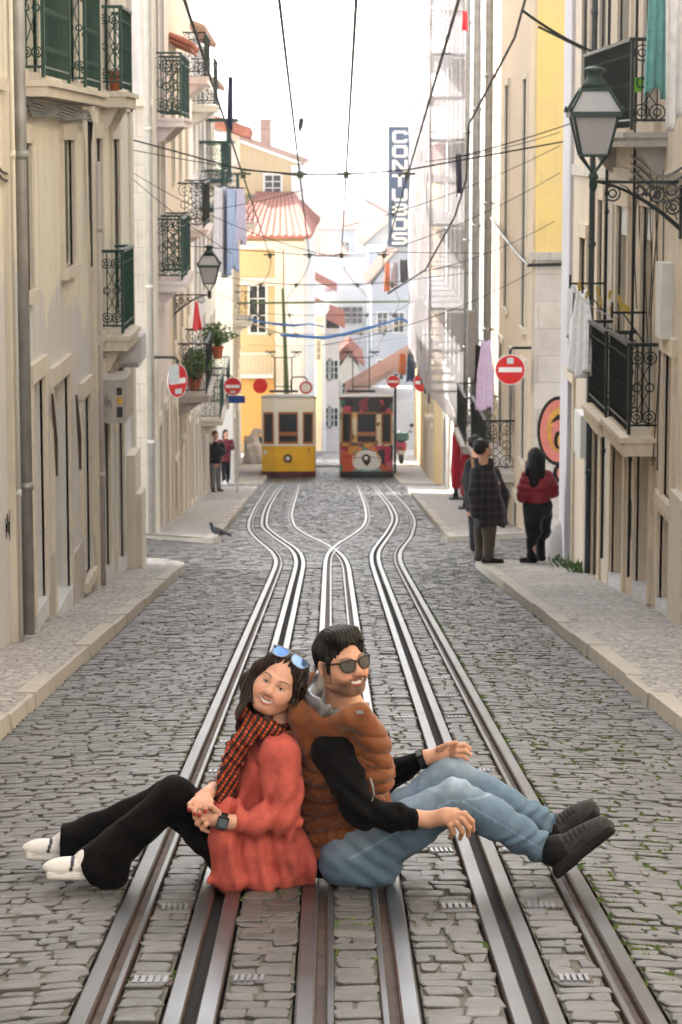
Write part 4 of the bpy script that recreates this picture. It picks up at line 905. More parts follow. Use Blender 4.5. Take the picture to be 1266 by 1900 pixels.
p = at(330,707,39.8); noentry(p, .53, 'round no entry sign turned edgeways on the pink corner with white paint across it', (-2.72,39.9,p.z+.36), rot=R(58), back=[(-.9,.1,-.1,.9),(-.3,.35,-.75,-.45)])
p = at(432,717,70); noentry(p, .50, 'round no entry sign above a small blue plate on the left pavement', (xl(70),70.1,p.z+.3), back=[(-.25,.3,-.75,-.45)])
mb = MB(); q = at(440,741,70.2); mb.box(q.x-.24,q.x+.22,70.18,70.21,q.z-.1,q.z+.1); mb.mat(1).box(q.x-.03,q.x+.03,70.215,70.26,q.z-.1,zs(70)+.0); tag(mb.build('blue_sign', [BLUEP,WPIPE]), 'plain blue rectangular plate below the no entry sign', 'road sign')
p = at(730,708,101); t = noentry(p, .52, 'faded round no entry sign on a dark post right of the graffitied tram')
mb = MB(); mb.tube([(p.x+.08,101.05,p.z+.3),(p.x+.08,101.05,zs(101))],.05,8); mb.build('post', IRON, t)
p = at(784,710,79); noentry(p, .6, 'round sign half hidden behind the foot of the scaffold', (3.44,79.1,p.z+.36), rot=R(-20))
p = at(568,719,104); noentry(p, .55, 'round red ringed sign on a bent bracket above the yellow tram', None, ring_only=True)
mb = MB(); mb.tube([(p.x+.05,104.04,p.z-.2),(p.x+.05,104.04,p.z+.3),(p.x-.05,104.04,p.z+.42),(p.x-.5,104.04,p.z+.42),(p.x-.6,104.04,p.z+.3),(p.x-.6,104.04,zs(104))],.03,6); tag(mb.build('sign_post', IRON), 'bent grey post carrying the red ringed sign', 'sign post')
p = at(483,716,112); mb = MB(); mb.lathe(p,[(0,0),(.33,0),(.33,.03),(0,.03)],24,(.3,-1,0)); t = mb.build('red_sign', REDP); tag(t, 'plain red oval sign on the orange wall behind the yellow tram', 'sign')
# hanging shop sign
NAVY = mat('sign_navy', (.045,.07,.135), .5, 0, .12, 3); LET = mat('sign_lettering', (.72,.70,.66), .5, 0, .1, 10)
YS = 88; a = at(722,236,YS); b_ = at(762,458,YS); t = thing('shop_sign', ((a.x+b_.x)/2,YS,b_.z), 'tall navy vertical sign with white letters hanging over the right side of the street', 'sign')
mb = MB(); mb.box(a.x,b_.x,YS,YS+.16,b_.z,a.z); mb.build('panel', NAVY, t)
mb = MB(); e = .035
for (x0,x1,za,zb) in ((a.x-e,a.x,b_.z-e,a.z+e),(b_.x,b_.x+e,b_.z-e,a.z+e),(a.x,b_.x,a.z,a.z+e),(a.x,b_.x,b_.z-e,b_.z)): mb.box(x0,x1,YS-.02,YS+.18,za,zb)
mb.build('frame', STEELG, t)
mb = MB()
for zz in (a.z-.15, b_.z+.12): mb.tube([(b_.x,YS+.08,zz),(3.6,YS+.08,zz)],.035,6)
mb.build('bracket', IRON, t)
H = (a.z-b_.z); n = 8; SW, ST = .50, .115
def letter(ch, cx_, cz, w, h):
    """heavy square letters cut as strokes"""
    mb = MB(); k = .112; l, r_, tp, bt, md = cx_-w/2, cx_+w/2, cz+h/2, cz-h/2, cz
    def st(x0,x1,za,zb): mb.box(x0,x1,YS-.012,YS-.002,za,zb)
    c_ = .05
    k = .088
    if ch in 'CO': st(l+c_,r_-c_,tp-k,tp); st(l+c_,r_-c_,bt,bt+k); st(l,l+k*1.35,bt+c_,tp-c_); st(r_-k*1.35,r_,bt+c_,tp-c_) if ch == 'O' else (st(r_-k*1.35,r_,tp-k*1.5,tp-c_), st(r_-k*1.35,r_,bt+c_,bt+k*1.5))
    elif ch == 'N':
        st(l,l+k*1.2,bt,tp); st(r_-k*1.2,r_,bt,tp); mb.prism([(l,YS-.013,tp),(l+k*1.5,YS-.013,tp),(r_,YS-.013,bt),(r_-k*1.5,YS-.013,bt)],(0,.01,0))
    elif ch == 'T': st(l,r_,tp-k,tp); st(cx_-k*.65,cx_+k*.65,bt,tp)
    elif ch == 'U': st(l,l+k*1.25,bt+c_,tp); st(r_-k*1.25,r_,bt+c_,tp); st(l+c_,r_-c_,bt,bt+k)
    elif ch == 'B': st(l,l+k*1.25,bt,tp); st(l,r_-c_,tp-k,tp); st(l,r_-c_,md-k/2,md+k/2); st(l,r_-c_,bt,bt+k); st(r_-k*1.25,r_,bt+c_,md-.03); st(r_-k*1.25,r_,md+.03,tp-c_)
    elif ch == 'S': st(l+c_,r_,tp-k,tp); st(l+c_,r_-c_,md-k/2,md+k/2); st(l,r_-c_,bt,bt+k); st(l,l+k*1.25,md+.02,tp-c_); st(r_-k*1.25,r_,bt+c_,md-.02)
    return mb
for i, ch in enumerate('CONTUBOS'):
    cz = a.z-.30-(H-.55)*(i/7.0)*.985; mb = letter(ch, (a.x+b_.x)/2+.0, cz-.02, .52, .41)
    mb.build('letter', LET, t)
# ------------------------------------------------------------------ overhead wires
def wire(name, pts, r, label, cat='wire', m_=None, group=None, sag=0):
    mb = MB(); P_ = [Vector(p) for p in pts]
    if sag and len(P_) == 2:
        a,b_ = P_; P_ = [a.lerp(b_,i/14)+Vector((0,0,-sag*4*(i/14)*(1-i/14))) for i in range(15)]
    mb.tube(P_, r, 5); o = mb.build(name, m_ or IRON); return tag(o, label, cat, group)
def Hgt(Y): return 5.0
def trol(X0, X1, y0, y1, label):
    ys_ = [y0+(y1-y0)*i/30 for i in range(31)]; P_ = []
    for v_ in ys_:
        k = min(1, max(0, (v_-49)/18)); k = k*k*(3-2*k); P_.append(Vector((X0+(X1-X0)*k, v_, zs(v_)+5.0)))
    return wire('trolley_wire', P_, [.015-.008*min(1,max(0,(q.y-16)/40)) for q in P_], label, 'wire', group='tram trolley wires along the street')
trol(-.40,-1.15,14,112,'overhead trolley wire running down above the inner side of the yellow tram'); trol(.20,1.0,14,112,'overhead trolley wire running down above the inner side of the graffitied tram')
trol(-1.14,-2.0,14,112,'overhead trolley wire nearest the houses on the left'); trol(1.0,1.75,14,112,'overhead trolley wire nearest the houses on the right')
INS = mat('insulator', (.10,.11,.07), .5, .3, .3, 20)
for i,(Y_,ya,yb,xa,xb) in enumerate(((34,225,262,120,1050),(48.7,455,470,330,900),(58,500,505,330,880),(72,545,545,405,790),(85,600,610,420,770))):
    z = zs(Y_)+5.02; A_ = at(xa,ya,Y_); B_ = at(xb,yb,Y_); k = min(1, max(0, (Y_-49)/18)); k = k*k*(3-2*k); xs_ = [-1.14-.86*k,-.40-.75*k,.2+.8*k,1.0+.75*k]
    pts = [A_,(xs_[0],Y_,z+.06),(xs_[1],Y_,z),(xs_[2],Y_,z),(xs_[3],Y_,z+.06),B_]
    t = wire('span_wire', pts, .0075 if i else .011, ['nearest span wire crossing the street between the corner houses','second span wire crossing above the pigeon junction','third span wire crossing near the black lantern','fourth span wire crossing before the scaffold','farthest span wire crossing just before the trams'][i], 'wire', group='span wires carrying the trolley wires')
    for x in xs_:
        mb = MB(); mb.box(x-.034,x+.034,Y_-.03,Y_+.03,z-.05,z+.04); mb.tube([(x-.12,Y_,z+.01),(x+.10,Y_,z+.01)],.015,5); mb.build('insulator', INS, t)
GPOLE = mat('green_pole', (.10,.17,.06), .5, 0, .2, 3)
p = at(533,735,108); q = at(525,535,108); mb = MB(); mb.tube([(p.x,108,zs(108)-.2),p,q],[.11,.10,.06],10); tag(mb.build('tram_pole', GPOLE), 'green steel pole rising behind the yellow tram', 'pole')
mb = MB(); mb.tube([at(398,563,106),at(782,559,106)],.045,8); tag(mb.build('cross_beam', GPOLE), 'long green pipe spanning the street above both trams', 'beam')
BLUER = mat('blue_rope', (.03,.14,.42), .6, 0, .2, 8); PALER = mat('pale_rope', (.55,.48,.36), .7, 0, .2, 8)
def rope(px, Y_, r, label, m_): 
    P_ = [at(x,y_,Y_+random.uniform(-.2,.2)) for x,y_ in px]; mb = MB(); rr = [r*random.uniform(.6,1.5) for _ in P_]; mb.tube(P_,rr,6); tag(mb.build('cable_bundle', m_), label, 'cable bundle')
rope([(462,592),(485,597),(510,601),(545,604),(575,601),(600,606)],92,.035,'upper blue cable bundle sagging across the street from the left',BLUER)
rope([(520,622),(545,623),(575,625),(600,627),(640,620),(690,607)],92,.045,'lower blue cable bundle hanging above the gap between the trams',BLUER)
rope([(690,607),(720,598),(745,590),(765,604)],92,.035,'blue cable bundle tied to the right hand houses',BLUER)
rope([(455,592),(480,605),(520,618),(580,625),(640,622),(700,612),(760,600)],93,.03,'pale cable sagging across the street among the blue bundles',PALER)
rnd = random.Random(5)
for i,(xa,ya,xb,yb,Y_,s_) in enumerate(((115,250,590,330,31,.05),(0,20,45,0,20,.05),(215,300,640,480,38,.2),(160,250,430,470,36,.1),(440,178,790,205,75,.1),(405,232,760,236,82,.15),(330,395,630,330,44,.1),(790,300,1040,245,36,.05),(640,420,1040,270,36,.1),(700,470,1040,320,37,.1),(780,505,1030,410,39,.1),(600,640,1030,480,39.5,.2),(1000,50,1085,92,28,.0),(970,20,1110,100,25,.03),(835,295,1250,155,24,.05),(460,640,760,625,95,.15),(470,525,760,520,97,.1))):
    wire('cable', [at(xa,ya,Y_),at(xb,yb,Y_+1)], .0055 if i not in (12,13) else .014, 'thin cable number %d' % i, 'cable', group='thin cables strung between the houses', sag=s_)
CAB = [o for o in bpy.data.objects if o.get('category') == 'cable' and o.parent is None]
CLAB = ['cable running from the cream house wall toward the nearest insulators','slack cable loop at the top left edge of the cream house','long thin cable sagging from the stone side wall toward the yellow house','thin cable slanting down across the bare stone side wall','faint cable high across the sky between the rooftops','faint cable across the sky level with the top of the shop sign','thin cable rising from the lower green balcony to the first insulators','thin cable crossing in front of the tall green shutters near their top','thin cable slanting from the yellow wall over the shop sign','thin cable crossing the tall green shutters near their middle','thin cable slanting past the stone band of the yellow wall','long thin cable from the no entry corner down toward the trams','short thick cable bracing the upper iron balcony','thick black cable sloping down to the upper iron balcony','cable with a rusty joint crossing beside the large green lantern','thin cable just above the collectors of both trams','thin cable level with the first floor window of the yellow house']
for o, l in zip(CAB, CLAB): o['label'] = l; o['group'] = 'thin cables strung between the houses'
wire('twisted_cable', [at(980,-20,40),at(955,70,42),at(905,165,44),at(870,230,46),at(866,330,48),at(845,400,50),at(790,500,54),at(720,545,58)], .022, 'thick black twisted cable sagging from the top right down past the shop sign', 'cable')
# ------------------------------------------------------------------ scaffold
NET, nt, b = nodes('scaffold_netting'); out = nt.nodes['Material Output']
tr = N(nt, 'ShaderNodeBsdfTransparent'); tl = N(nt, 'ShaderNodeBsdfTranslucent'); df = N(nt, 'ShaderNodeBsdfDiffuse')
tl.inputs['Color'].default_value = (.80,.76,.78,1); df.inputs['Color'].default_value = (.66,.62,.64,1)
m1 = N(nt, 'ShaderNodeMixShader'); m2 = N(nt, 'ShaderNodeMixShader'); m1.inputs[0].default_value = .45; m2.inputs[0].default_value = .42
nt.links.new(df.outputs[0], m1.inputs[1]); nt.links.new(tl.outputs[0], m1.inputs[2]); nt.links.new(m1.outputs[0], m2.inputs[1]); nt.links.new(tr.outputs[0], m2.inputs[2]); nt.links.new(m2.outputs[0], out.inputs['Surface'])
X0, X1, Y0_, Y1_, ZB, ZT = 2.36, 3.26, 62, 77, -4.3, 13
t = thing('scaffold', (2.8,62,ZB), 'tall scaffold wrapped in white netting hanging over the right pavement', 'scaffold')
mb = MB()
for x in (X0,X1):
    for v_ in (62,64.5,67,69.5,72,74.5,77): mb.tube([(x,v_,ZB-.3),(x,v_,ZT)],.035,6)
z = ZB
while z < ZT:
    for x in (X0,X1): mb.tube([(x,Y0_,z),(x,Y1_,z)],.03,5)
    for v_ in (62,64.5,67,69.5,72,74.5,77): mb.tube([(X0,v_,z),(X1,v_,z)],.03,5); mb.tube([(X0,v_,z+1.0),(X1,v_,z+1.0)],.025,5)
    z += 2.0
mb.build('tube_frame', mat('scaffold_tube', (.16,.15,.145), .6, .3, .2, 6), t)
z = ZB+2
while z < ZT:
    mb = MB(); mb.box(X0+.05,X1-.05,Y0_+.06,Y1_,z-.06,z-.02); mb.build('walk_board', STEELG, t); z += 2.0
mb = MB(); n = 40; m_ = 60
def netgrid(P00, P10, P01, P11, nu, nv, amp, nrm):
    vs = []; 
    for j in range(nv+1):
        for i in range(nu+1):
            u, v_ = i/nu, j/nv; p = (P00*(1-u)+P10*u)*(1-v_)+(P01*(1-u)+P11*u)*v_
            vs.append(p+nrm*amp*(math.sin(u*9+j*.6)*.4+math.sin(v_*70+i)*.3+rnd.uniform(-.5,.5)))
    mb.add(vs, [(j*(nu+1)+i,j*(nu+1)+i+1,(j+1)*(nu+1)+i+1,(j+1)*(nu+1)+i) for j in range(nv) for i in range(nu)])
V3 = Vector
netgrid(V3((X0-.05,Y0_-.05,ZB)),V3((X1,Y0_-.05,ZB)),V3((X0-.05,Y0_-.05,ZT)),V3((X1,Y0_-.05,ZT)),8,50,.05,V3((0,-1,0)))
netgrid(V3((X0-.05,Y0_-.05,ZB)),V3((X0-.05,Y1_,ZB)),V3((X0-.05,Y0_-.05,ZT)),V3((X0-.05,Y1_,ZT)),24,50,.05,V3((-1,0,0)))
netgrid(V3((X1-.1,Y0_-.05,ZB-1.0)),V3((X1+.05,Y0_-.1,ZB-1.0)),V3((X0-.05,Y0_-.05,ZB)),V3((X1,Y0_-.05,ZB)),8,5,.05,V3((0,-1,0)))
netgrid(V3((X1-.1,Y0_,ZB-1.0)),V3((X1-.1,Y1_,ZB-1.0)),V3((X0-.05,Y0_-.05,ZB)),V3((X0-.05,Y1_,ZB)),24,5,.04,V3((-1,0,0)))
mb.build('netting', NET, t, smooth=True)
# more of the town below, seen over the trams
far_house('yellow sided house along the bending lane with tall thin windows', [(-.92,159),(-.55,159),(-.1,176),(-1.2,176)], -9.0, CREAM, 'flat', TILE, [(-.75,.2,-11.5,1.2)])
far_house('brown roofed house left of centre in the valley', [(-3.0,230),(1.2,230),(1.2,243),(-3.0,243)], -8.2, WHITEW, 'hip', TILEP, [(-.6,.8,-11.5,1.4),(.5,.8,-11.5,1.4)], 1.8)
far_house('small house with a brown gable between the yellow house and the shop sign', [(-1.0,252),(2.4,252),(2.4,262),(-1.0,262)], -6.6, BLUEW, 'gable_x', TILEP, [(.2,.8,-9,1.3),(1.4,.8,-9,1.3)], 1.7)
far_house('grey house with a long sloping roof behind the shop sign', [(3.2,222),(10,222),(10,236),(3.2,236)], -7.4, BLUEW, 'shed_r', TILEP, [(3.9,.7,-10.5,1.4),(5,.7,-10.5,1.4)], 4.2)
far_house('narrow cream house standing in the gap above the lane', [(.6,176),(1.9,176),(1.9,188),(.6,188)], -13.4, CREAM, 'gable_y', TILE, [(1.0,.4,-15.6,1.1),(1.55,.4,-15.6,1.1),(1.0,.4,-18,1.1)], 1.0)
far_house('white house with a red roof low on the left of the lane', [(-.9,196),(.1,196),(.1,204),(-.9,204)], -9.4, WHITEP, 'shed_r', TILE, [(-.4,.5,-12,1.2)], .9)
for i,(x,y,z,s,lab) in enumerate(((-1.6,270,-7.2,.5,'chimney'),)): pass
# ------------------------------------------------------------------ smooth solid modelling: signed distances on a grid -> surface nets
RADS = 1.0
class Sdf:
    def __init__(s, lo, hi, h):
        s.h = h; s.lo = np.array(lo, float); n = np.ceil((np.array(hi)-s.lo)/h).astype(int)+1
        s.D = np.full(n, .5, np.float32); s.ax = [(s.lo[i]+h*np.arange(n[i])).astype(np.float32) for i in range(3)]
    def sub(s, lo, hi):
        sl = []
        for i in range(3):
            a = int(max(0, math.floor((lo[i]-s.lo[i])/s.h))); b = int(min(len(s.ax[i]), math.ceil((hi[i]-s.lo[i])/s.h)+1)); sl.append(slice(a, max(a, b)))
        g = [s.ax[0][sl[0]][:,None,None], s.ax[1][sl[1]][None,:,None], s.ax[2][sl[2]][None,None,:]]
        return tuple(sl), g
    def comb(s, sl, d, k, mode):
        if d.size == 0: return s
        A = s.D[sl]
        if mode == 'sub':
            d = -d
            if k > 0: hh = np.maximum(k-np.abs(A-d), 0)/k; r = np.maximum(A, d)+hh*hh*k*.25
            else: r = np.maximum(A, d)
        else:
            if k > 0: hh = np.maximum(k-np.abs(A-d), 0)/k; r = np.minimum(A, d)-hh*hh*k*.25
            else: r = np.minimum(A, d)
        s.D[sl] = r; return s
    def cap(s, a, b, ra, rb=None, k=.02, mode='add', flat=None):
        rb = ra if rb is None else rb; ra, rb = ra*RADS, rb*RADS; a = np.array(a, float); b = np.array(b, float); m = max(ra, rb)+k+3*s.h+.01
        sl, g = s.sub(np.minimum(a, b)-m, np.maximum(a, b)+m); ba = b-a; L = max((ba*ba).sum(), 1e-9)
        px, py, pz = g[0]-a[0], g[1]-a[1], g[2]-a[2]
        t = np.clip((px*ba[0]+py*ba[1]+pz*ba[2])/L, 0, 1)
        d = np.sqrt((px-t*ba[0])**2+(py-t*ba[1])**2+(pz-t*ba[2])**2)-(ra+(rb-ra)*t)
        return s.comb(sl, d, k, mode)
    def chain(s, P, r, k=.012, mode='add'):
        for i in range(len(P)-1): s.cap(P[i], P[i+1], r[i], r[i+1], k, mode)
        return s
    def ell(s, c, r, M=None, k=.02, mode='add'):
        c = np.array(c, float); r = [x*RADS for x in r]; M = np.eye(3) if M is None else np.array(M, float)   # rows = local axes
        ext = np.sqrt(((M.T*np.array(r))**2).sum(1))+k+3*s.h+.01
        sl, g = s.sub(c-ext, c+ext); q = [g[0]-c[0], g[1]-c[1], g[2]-c[2]]
        L = [q[0]*M[i][0]+q[1]*M[i][1]+q[2]*M[i][2] for i in range(3)]
        k0 = np.sqrt(sum((L[i]/r[i])**2 for i in range(3))); k1 = np.sqrt(sum((L[i]/r[i]**2)**2 for i in range(3)))+1e-9
        return s.comb(sl, k0*(k0-1)/k1, k, mode)
    def box(s, c, r, M=None, rnd=.01, k=.01, mode='add'):
        c = np.array(c, float); M = np.eye(3) if M is None else np.array(M, float)
        ext = np.abs(M.T*np.array(r)).sum(1)+k+3*s.h+rnd
        sl, g = s.sub(c-ext, c+ext); q = [g[0]-c[0], g[1]-c[1], g[2]-c[2]]
        L = [np.abs(q[0]*M[i][0]+q[1]*M[i][1]+q[2]*M[i][2])-(r[i]-rnd) for i in range(3)]
        d = np.sqrt(sum(np.maximum(l, 0)**2 for l in L))+np.minimum(np.maximum(np.maximum(L[0], L[1]), L[2]), 0)-rnd
        return s.comb(sl, d, k, mode)
    def half(s, p, n, k=.0):
        """cut away the side the normal points to"""
        p = np.array(p, float); n = np.array(n, float); n = n/np.linalg.norm(n)
        d = (s.ax[0][:,None,None]-p[0])*n[0]+(s.ax[1][None,:,None]-p[1])*n[1]+(s.ax[2][None,None,:]-p[2])*n[2]
        s.D = np.maximum(s.D, d.astype(np.float32)); return s
    def warp(s, f, band=.05):
        I = np.nonzero(np.abs(s.D) < band)
        P = np.stack([s.ax[i][I[i]] for i in range(3)], 1); s.D[I] += f(P).astype(np.float32); return s
    def mesh(s, smooth=1):
        D = s.D; S = D < 0; n = np.array(D.shape)-1
        cnt = np.zeros(n, np.uint8)
        for i in (0,1):
            for j in (0,1):
                for k in (0,1): cnt += S[i:n[0]+i, j:n[1]+j, k:n[2]+k]
        act = (cnt > 0) & (cnt < 8); I = np.argwhere(act); vid = np.full(n, -1, np.int32); vid[act] = np.arange(len(I))
        acc = np.zeros((len(I), 3)); c = np.zeros(len(I))
        cs = [(i,j,k) for i in (0,1) for j in (0,1) for k in (0,1)]
        dv = {q: D[I[:,0]+q[0], I[:,1]+q[1], I[:,2]+q[2]] for q in cs}
        for q in cs:
            for ax in range(3):
                if q[ax]: continue
                q2 = list(q); q2[ax] = 1; q2 = tuple(q2); a, b = dv[q], dv[q2]; m = (a < 0) != (b < 0)
                t = np.where(m, a/np.where(m, a-b, 1), 0); p = np.array(q, float)[None,:].repeat(len(I), 0); p[:,ax] += t
                acc[m] += p[m]; c += m
        V = (I+acc/np.maximum(c, 1)[:,None])*s.h+s.lo
        F = []
        for ax in range(3):
            o = [0,0,0]; o[ax] = 1; u, w_ = [(1,2),(2,0),(0,1)][ax]
            A = S[:n[0]+1-o[0], :n[1]+1-o[1], :n[2]+1-o[2]]; B = S[o[0]:, o[1]:, o[2]:]
            E = np.argwhere(A != B); E = E[(E[:,u] > 0) & (E[:,w_] > 0) & (E[:,u] < n[u]) & (E[:,w_] < n[w_])]
            def g(du, dw): q = E.copy(); q[:,u] -= du; q[:,w_] -= dw; return vid[q[:,0], q[:,1], q[:,2]]
            f = np.stack([g(1,1), g(0,1), g(0,0), g(1,0)], 1); fl = ~A[E[:,0], E[:,1], E[:,2]]
            f[fl] = f[fl][:, ::-1]; F.append(f)
        F = np.vstack(F); F = F[(F >= 0).all(1)]
        lab = np.arange(len(V))
        while True:
            old = lab.copy(); np.minimum.at(lab, F.ravel(), np.repeat(lab[F].min(1), 4)); lab = lab[lab]
            if (lab == old).all(): break
        cn = np.bincount(lab, minlength=len(V)); keep = cn[lab] >= .12*cn.max(); F = F[keep[F].all(1)]; nid = np.cumsum(keep)-1; V = V[keep]; F = nid[F]
        for _ in range(smooth):
            sm = np.zeros_like(V); ct = np.zeros(len(V))
            for a in range(4):
                i, j = F[:,a], F[:,(a+1)%4]; np.add.at(sm, i, V[j]); np.add.at(ct, i, 1); np.add.at(sm, j, V[i]); np.add.at(ct, j, 1)
            V = V*.5+.5*sm/np.maximum(ct, 1)[:,None]
        return V, F
    def build(s, name, m, parent=None, loc=None, smooth=1, col=None):
        V, F = s.mesh(smooth); org = np.array(ORG[parent.name] if parent is not None else loc)
        me = bpy.data.meshes.new(name); W = (V-org).astype(np.float32); me.vertices.add(len(W)); me.vertices.foreach_set('co', W.ravel())
        me.loops.add(F.size); me.loops.foreach_set('vertex_index', F.ravel().astype(np.int32)); me.polygons.add(len(F))
        me.polygons.foreach_set('loop_start', (np.arange(len(F))*4).astype(np.int32)); me.polygons.foreach_set('loop_total', np.full(len(F), 4, np.int32))
        me.update(calc_edges=True); me.polygons.foreach_set('use_smooth', [True]*len(F)); me.materials.append(m)
        if col is not None:
            a = me.attributes.new('col', 'FLOAT_COLOR', 'POINT'); C = np.ones((len(V), 4), np.float32); C[:, :3] = col(V); a.data.foreach_set('color', C.ravel())
        me.validate(); return link_mesh(name, me, parent, org)
_w = np.random.default_rng(3)
def wob(scale, amp, n=7, aniso=None, seed=0):
    g = np.random.default_rng(seed+11); K = g.normal(0, 1, (n, 3)); K /= np.linalg.norm(K, axis=1)[:,None]; K *= scale*g.uniform(.6, 1.5, (n, 1))
    if aniso is not None: K = K*np.array(aniso)
    ph = g.uniform(0, 6.28, n)
    return lambda P: amp*np.sin(P@K.T+ph).sum(1)/math.sqrt(n)
def crumple(scale, amp, aniso=None, seed=0):
    f = wob(scale, 1.0, 6, aniso, seed); g = wob(scale*2.3, .5, 6, aniso, seed+5)
    return lambda P: amp*(np.abs(f(P))+np.abs(g(P))-.9)
def vcol(name, rough=.55, spec=.35, nscale=40, namt=.12, bmp=.15, bs=300, sub=0, sheen=0):
    m, nt, b = nodes(name); A = N(nt, 'ShaderNodeAttribute', attribute_name='col'); v = pos(nt)
    c = mix(nt, 1.0, A.outputs['Color'], ramp(nt, noise(nt, v, nscale, 5), [(.3, 1-namt), (.7, 1+namt)]), 'MULTIPLY')
    nt.links.new(c, b.inputs['Base Color']); b.inputs['Roughness'].default_value = rough; b.inputs['Specular IOR Level'].default_value = spec
    if sub: b.inputs['Subsurface Weight'].default_value = sub; b.inputs['Subsurface Radius'].default_value = (.012,.004,.002); b.inputs['Subsurface Scale'].default_value = .6
    if sheen: b.inputs['Sheen Weight'].default_value = sheen
    bump(nt, b, noise(nt, v, bs, 3), bmp, .001); return m
SKIN = vcol('skin', .48, .4, 25, .07, .1, 500, .12)
CLOTHV = vcol('woven_cloth', .92, .08, 30, .14, .45, 420, 0, .04)
def frame(F_, U_):
    F_ = Vector(F_).normalized(); U_ = Vector(U_); S_ = U_.cross(F_).normalized()*1; U_ = F_.cross(S_).normalized(); return S_, U_, F_
class Head:
    """local axes: s towards the viewer's right when the face looks at the viewer, u up, f forward"""
    def __init__(h, C_, f, u, sc=1.0):
        h.C = Vector(C_); h.S, h.U, h.F = frame(f, u); h.sc = sc; h.M = [list(h.S), list(h.U), list(h.F)]
    def p(h, s, u, f): return h.C+(h.S*s+h.U*u+h.F*f)*h.sc
    def loc(h, V): 
        q = (V-np.array(h.C))/h.sc; return q@np.array(h.S), q@np.array(h.U), q@np.array(h.F)
    def e(h, D, c, r, k=.02, mode='add'): D.ell(h.p(*c), [x*h.sc/RADS for x in r], h.M, k, mode)
    def c(h, D, a, b, ra, rb, k=.012, mode='add'): D.cap(h.p(*a), h.p(*b), ra*h.sc/RADS, rb*h.sc/RADS, k, mode)
    def face(h, D, man=False, smile=.006, slit=.0):
        w_ = 1.0 if not man else .98; j = .062 if not man else .060
        h.e(D, (0,.022,-.012), (.075*w_,.098,.094), .02)
        h.e(D, (0,-.034,.022), (j,.075,.068), .035)
        h.e(D, (0,-.095 if man else -.088,.062), (.026 if man else .022,.018,.022), .03)
        for s in (-1,1):
            h.e(D, (s*.041,-.026,.058), (.026,.026,.024), .03)                      # cheekbone
            h.e(D, (s*.033,-.047,.072), (.018,.016,.014), .025)                     # cheek raised by the smile
            h.c(D, (s*.058,-.055,.0), (s*.025,-.088,.05), .022 if man else .016, .02, .03)   # jaw line
            h.e(D, (s*.032,.004,.094), (.018,.010,.010), .014, 'sub')              # eye socket
            h.e(D, (s*.031,.001,.0735), (.0145,.011,.012), .006)                    # lids over the eye
            h.c(D, (s*.012,.022,.086), (s*.046,.022,.073), .0075, .007, .014)       # brow
            h.e(D, (s*.0125,-.0335,.096), (.009,.008,.010), .006)                   # wing of the nose
            h.e(D, (s*.077,-.004,-.008), (.010,.031,.019), .008); h.e(D, (s*.084,-.002,-.004), (.004,.018,.010), .006, 'sub')
        h.c(D, (0,.016,.082), (0,-.024,.104), .0085, .011 if man else .0095, .014); h.e(D, (0,-.030,.103), (.0125,.0105,.0115), .01)
        n = 9
        P_ = [(.029*(i/4-1), -.0635+smile*1.9*(i/4-1)**2, .0855-.020*(i/4-1)**2) for i in range(n)]
        for i in range(n-1):
            h.c(D, (P_[i][0],P_[i][1]+.0062,P_[i][2]+.001), (P_[i+1][0],P_[i+1][1]+.0062,P_[i+1][2]+.001), .0042, .0042, .006)
            h.c(D, (P_[i][0]*.9,P_[i][1]-.0085,P_[i][2]+.001), (P_[i+1][0]*.9,P_[i+1][1]-.0085,P_[i+1][2]+.001), .0055, .0055, .006)
            h.c(D, (P_[i][0]*.95,P_[i][1],P_[i][2]+.006), (P_[i+1][0]*.95,P_[i+1][1],P_[i+1][2]+.006), .0035, .0035, .004, 'sub')
        h.P = P_; h.smile = smile
    def paint(h, V, skin, lip, brow, man=False, stubble=None):
        s, u, f = h.loc(V); C_ = np.tile(np.array(skin, np.float32), (len(V), 1)); fr = (f > .03) & (np.abs(s) < .09) & (np.abs(u) < .14)
        def mixc(m, c_, a): 
            a = np.clip(a, 0, 1)*m; C_[:] = C_*(1-a[:,None])+np.array(c_)*a[:,None]
        blush = np.exp(-(((np.abs(s)-.040)/.018)**2+((u+.038)/.016)**2)); mixc(fr, (skin[0]*1.02,skin[1]*.72,skin[2]*.70), blush*.55)
        mixc(fr, (skin[0]*.95,skin[1]*.72,skin[2]*.68), np.exp(-((s/.013)**2+((u+.032)/.010)**2))*.5)
        if stubble is not None:
            w_ = np.clip(1.25-((np.abs(s)/.075)**4), 0, 1)*((u < -.045)+0.0)*(f > -.01); md = np.clip((-.040-u)/.02, 0, 1)
            mixc((f > -.02) & (np.abs(s) < .085) & (u > -.125), stubble, w_*md*.78*np.clip((u+.128)/.035,0,1)*np.clip((f+.02)/.04,0,1))
            mixc(fr, stubble, np.exp(-((u+.0505-.10*np.abs(s)*-.2)/.0052)**2)*(np.abs(s) < .034)*(f > .065)*1.0)   # moustache
            mixc(fr, stubble, np.exp(-(((u+.096)/.012)**2+(s/.015)**2))*.8)
            mixc((np.abs(np.abs(s)-.070) < .02) & (f < .035) & (f > -.0) & (u > -.06) & (u < .02), stubble, np.full(len(V), .7))
        mc = -.0635+h.smile*1.9*(s/.029)**2; m_ = fr & (np.abs(s) < .032) & (f > .055); t = np.clip(1-(np.abs(s)/.031)**4, 0, 1)
        mixc(m_, lip, np.exp(-((u-mc-.0068)/.0034)**2)*t*1.0); mixc(m_, lip, np.exp(-((u-mc+.0088)/.0045)**2)*t*1.0)
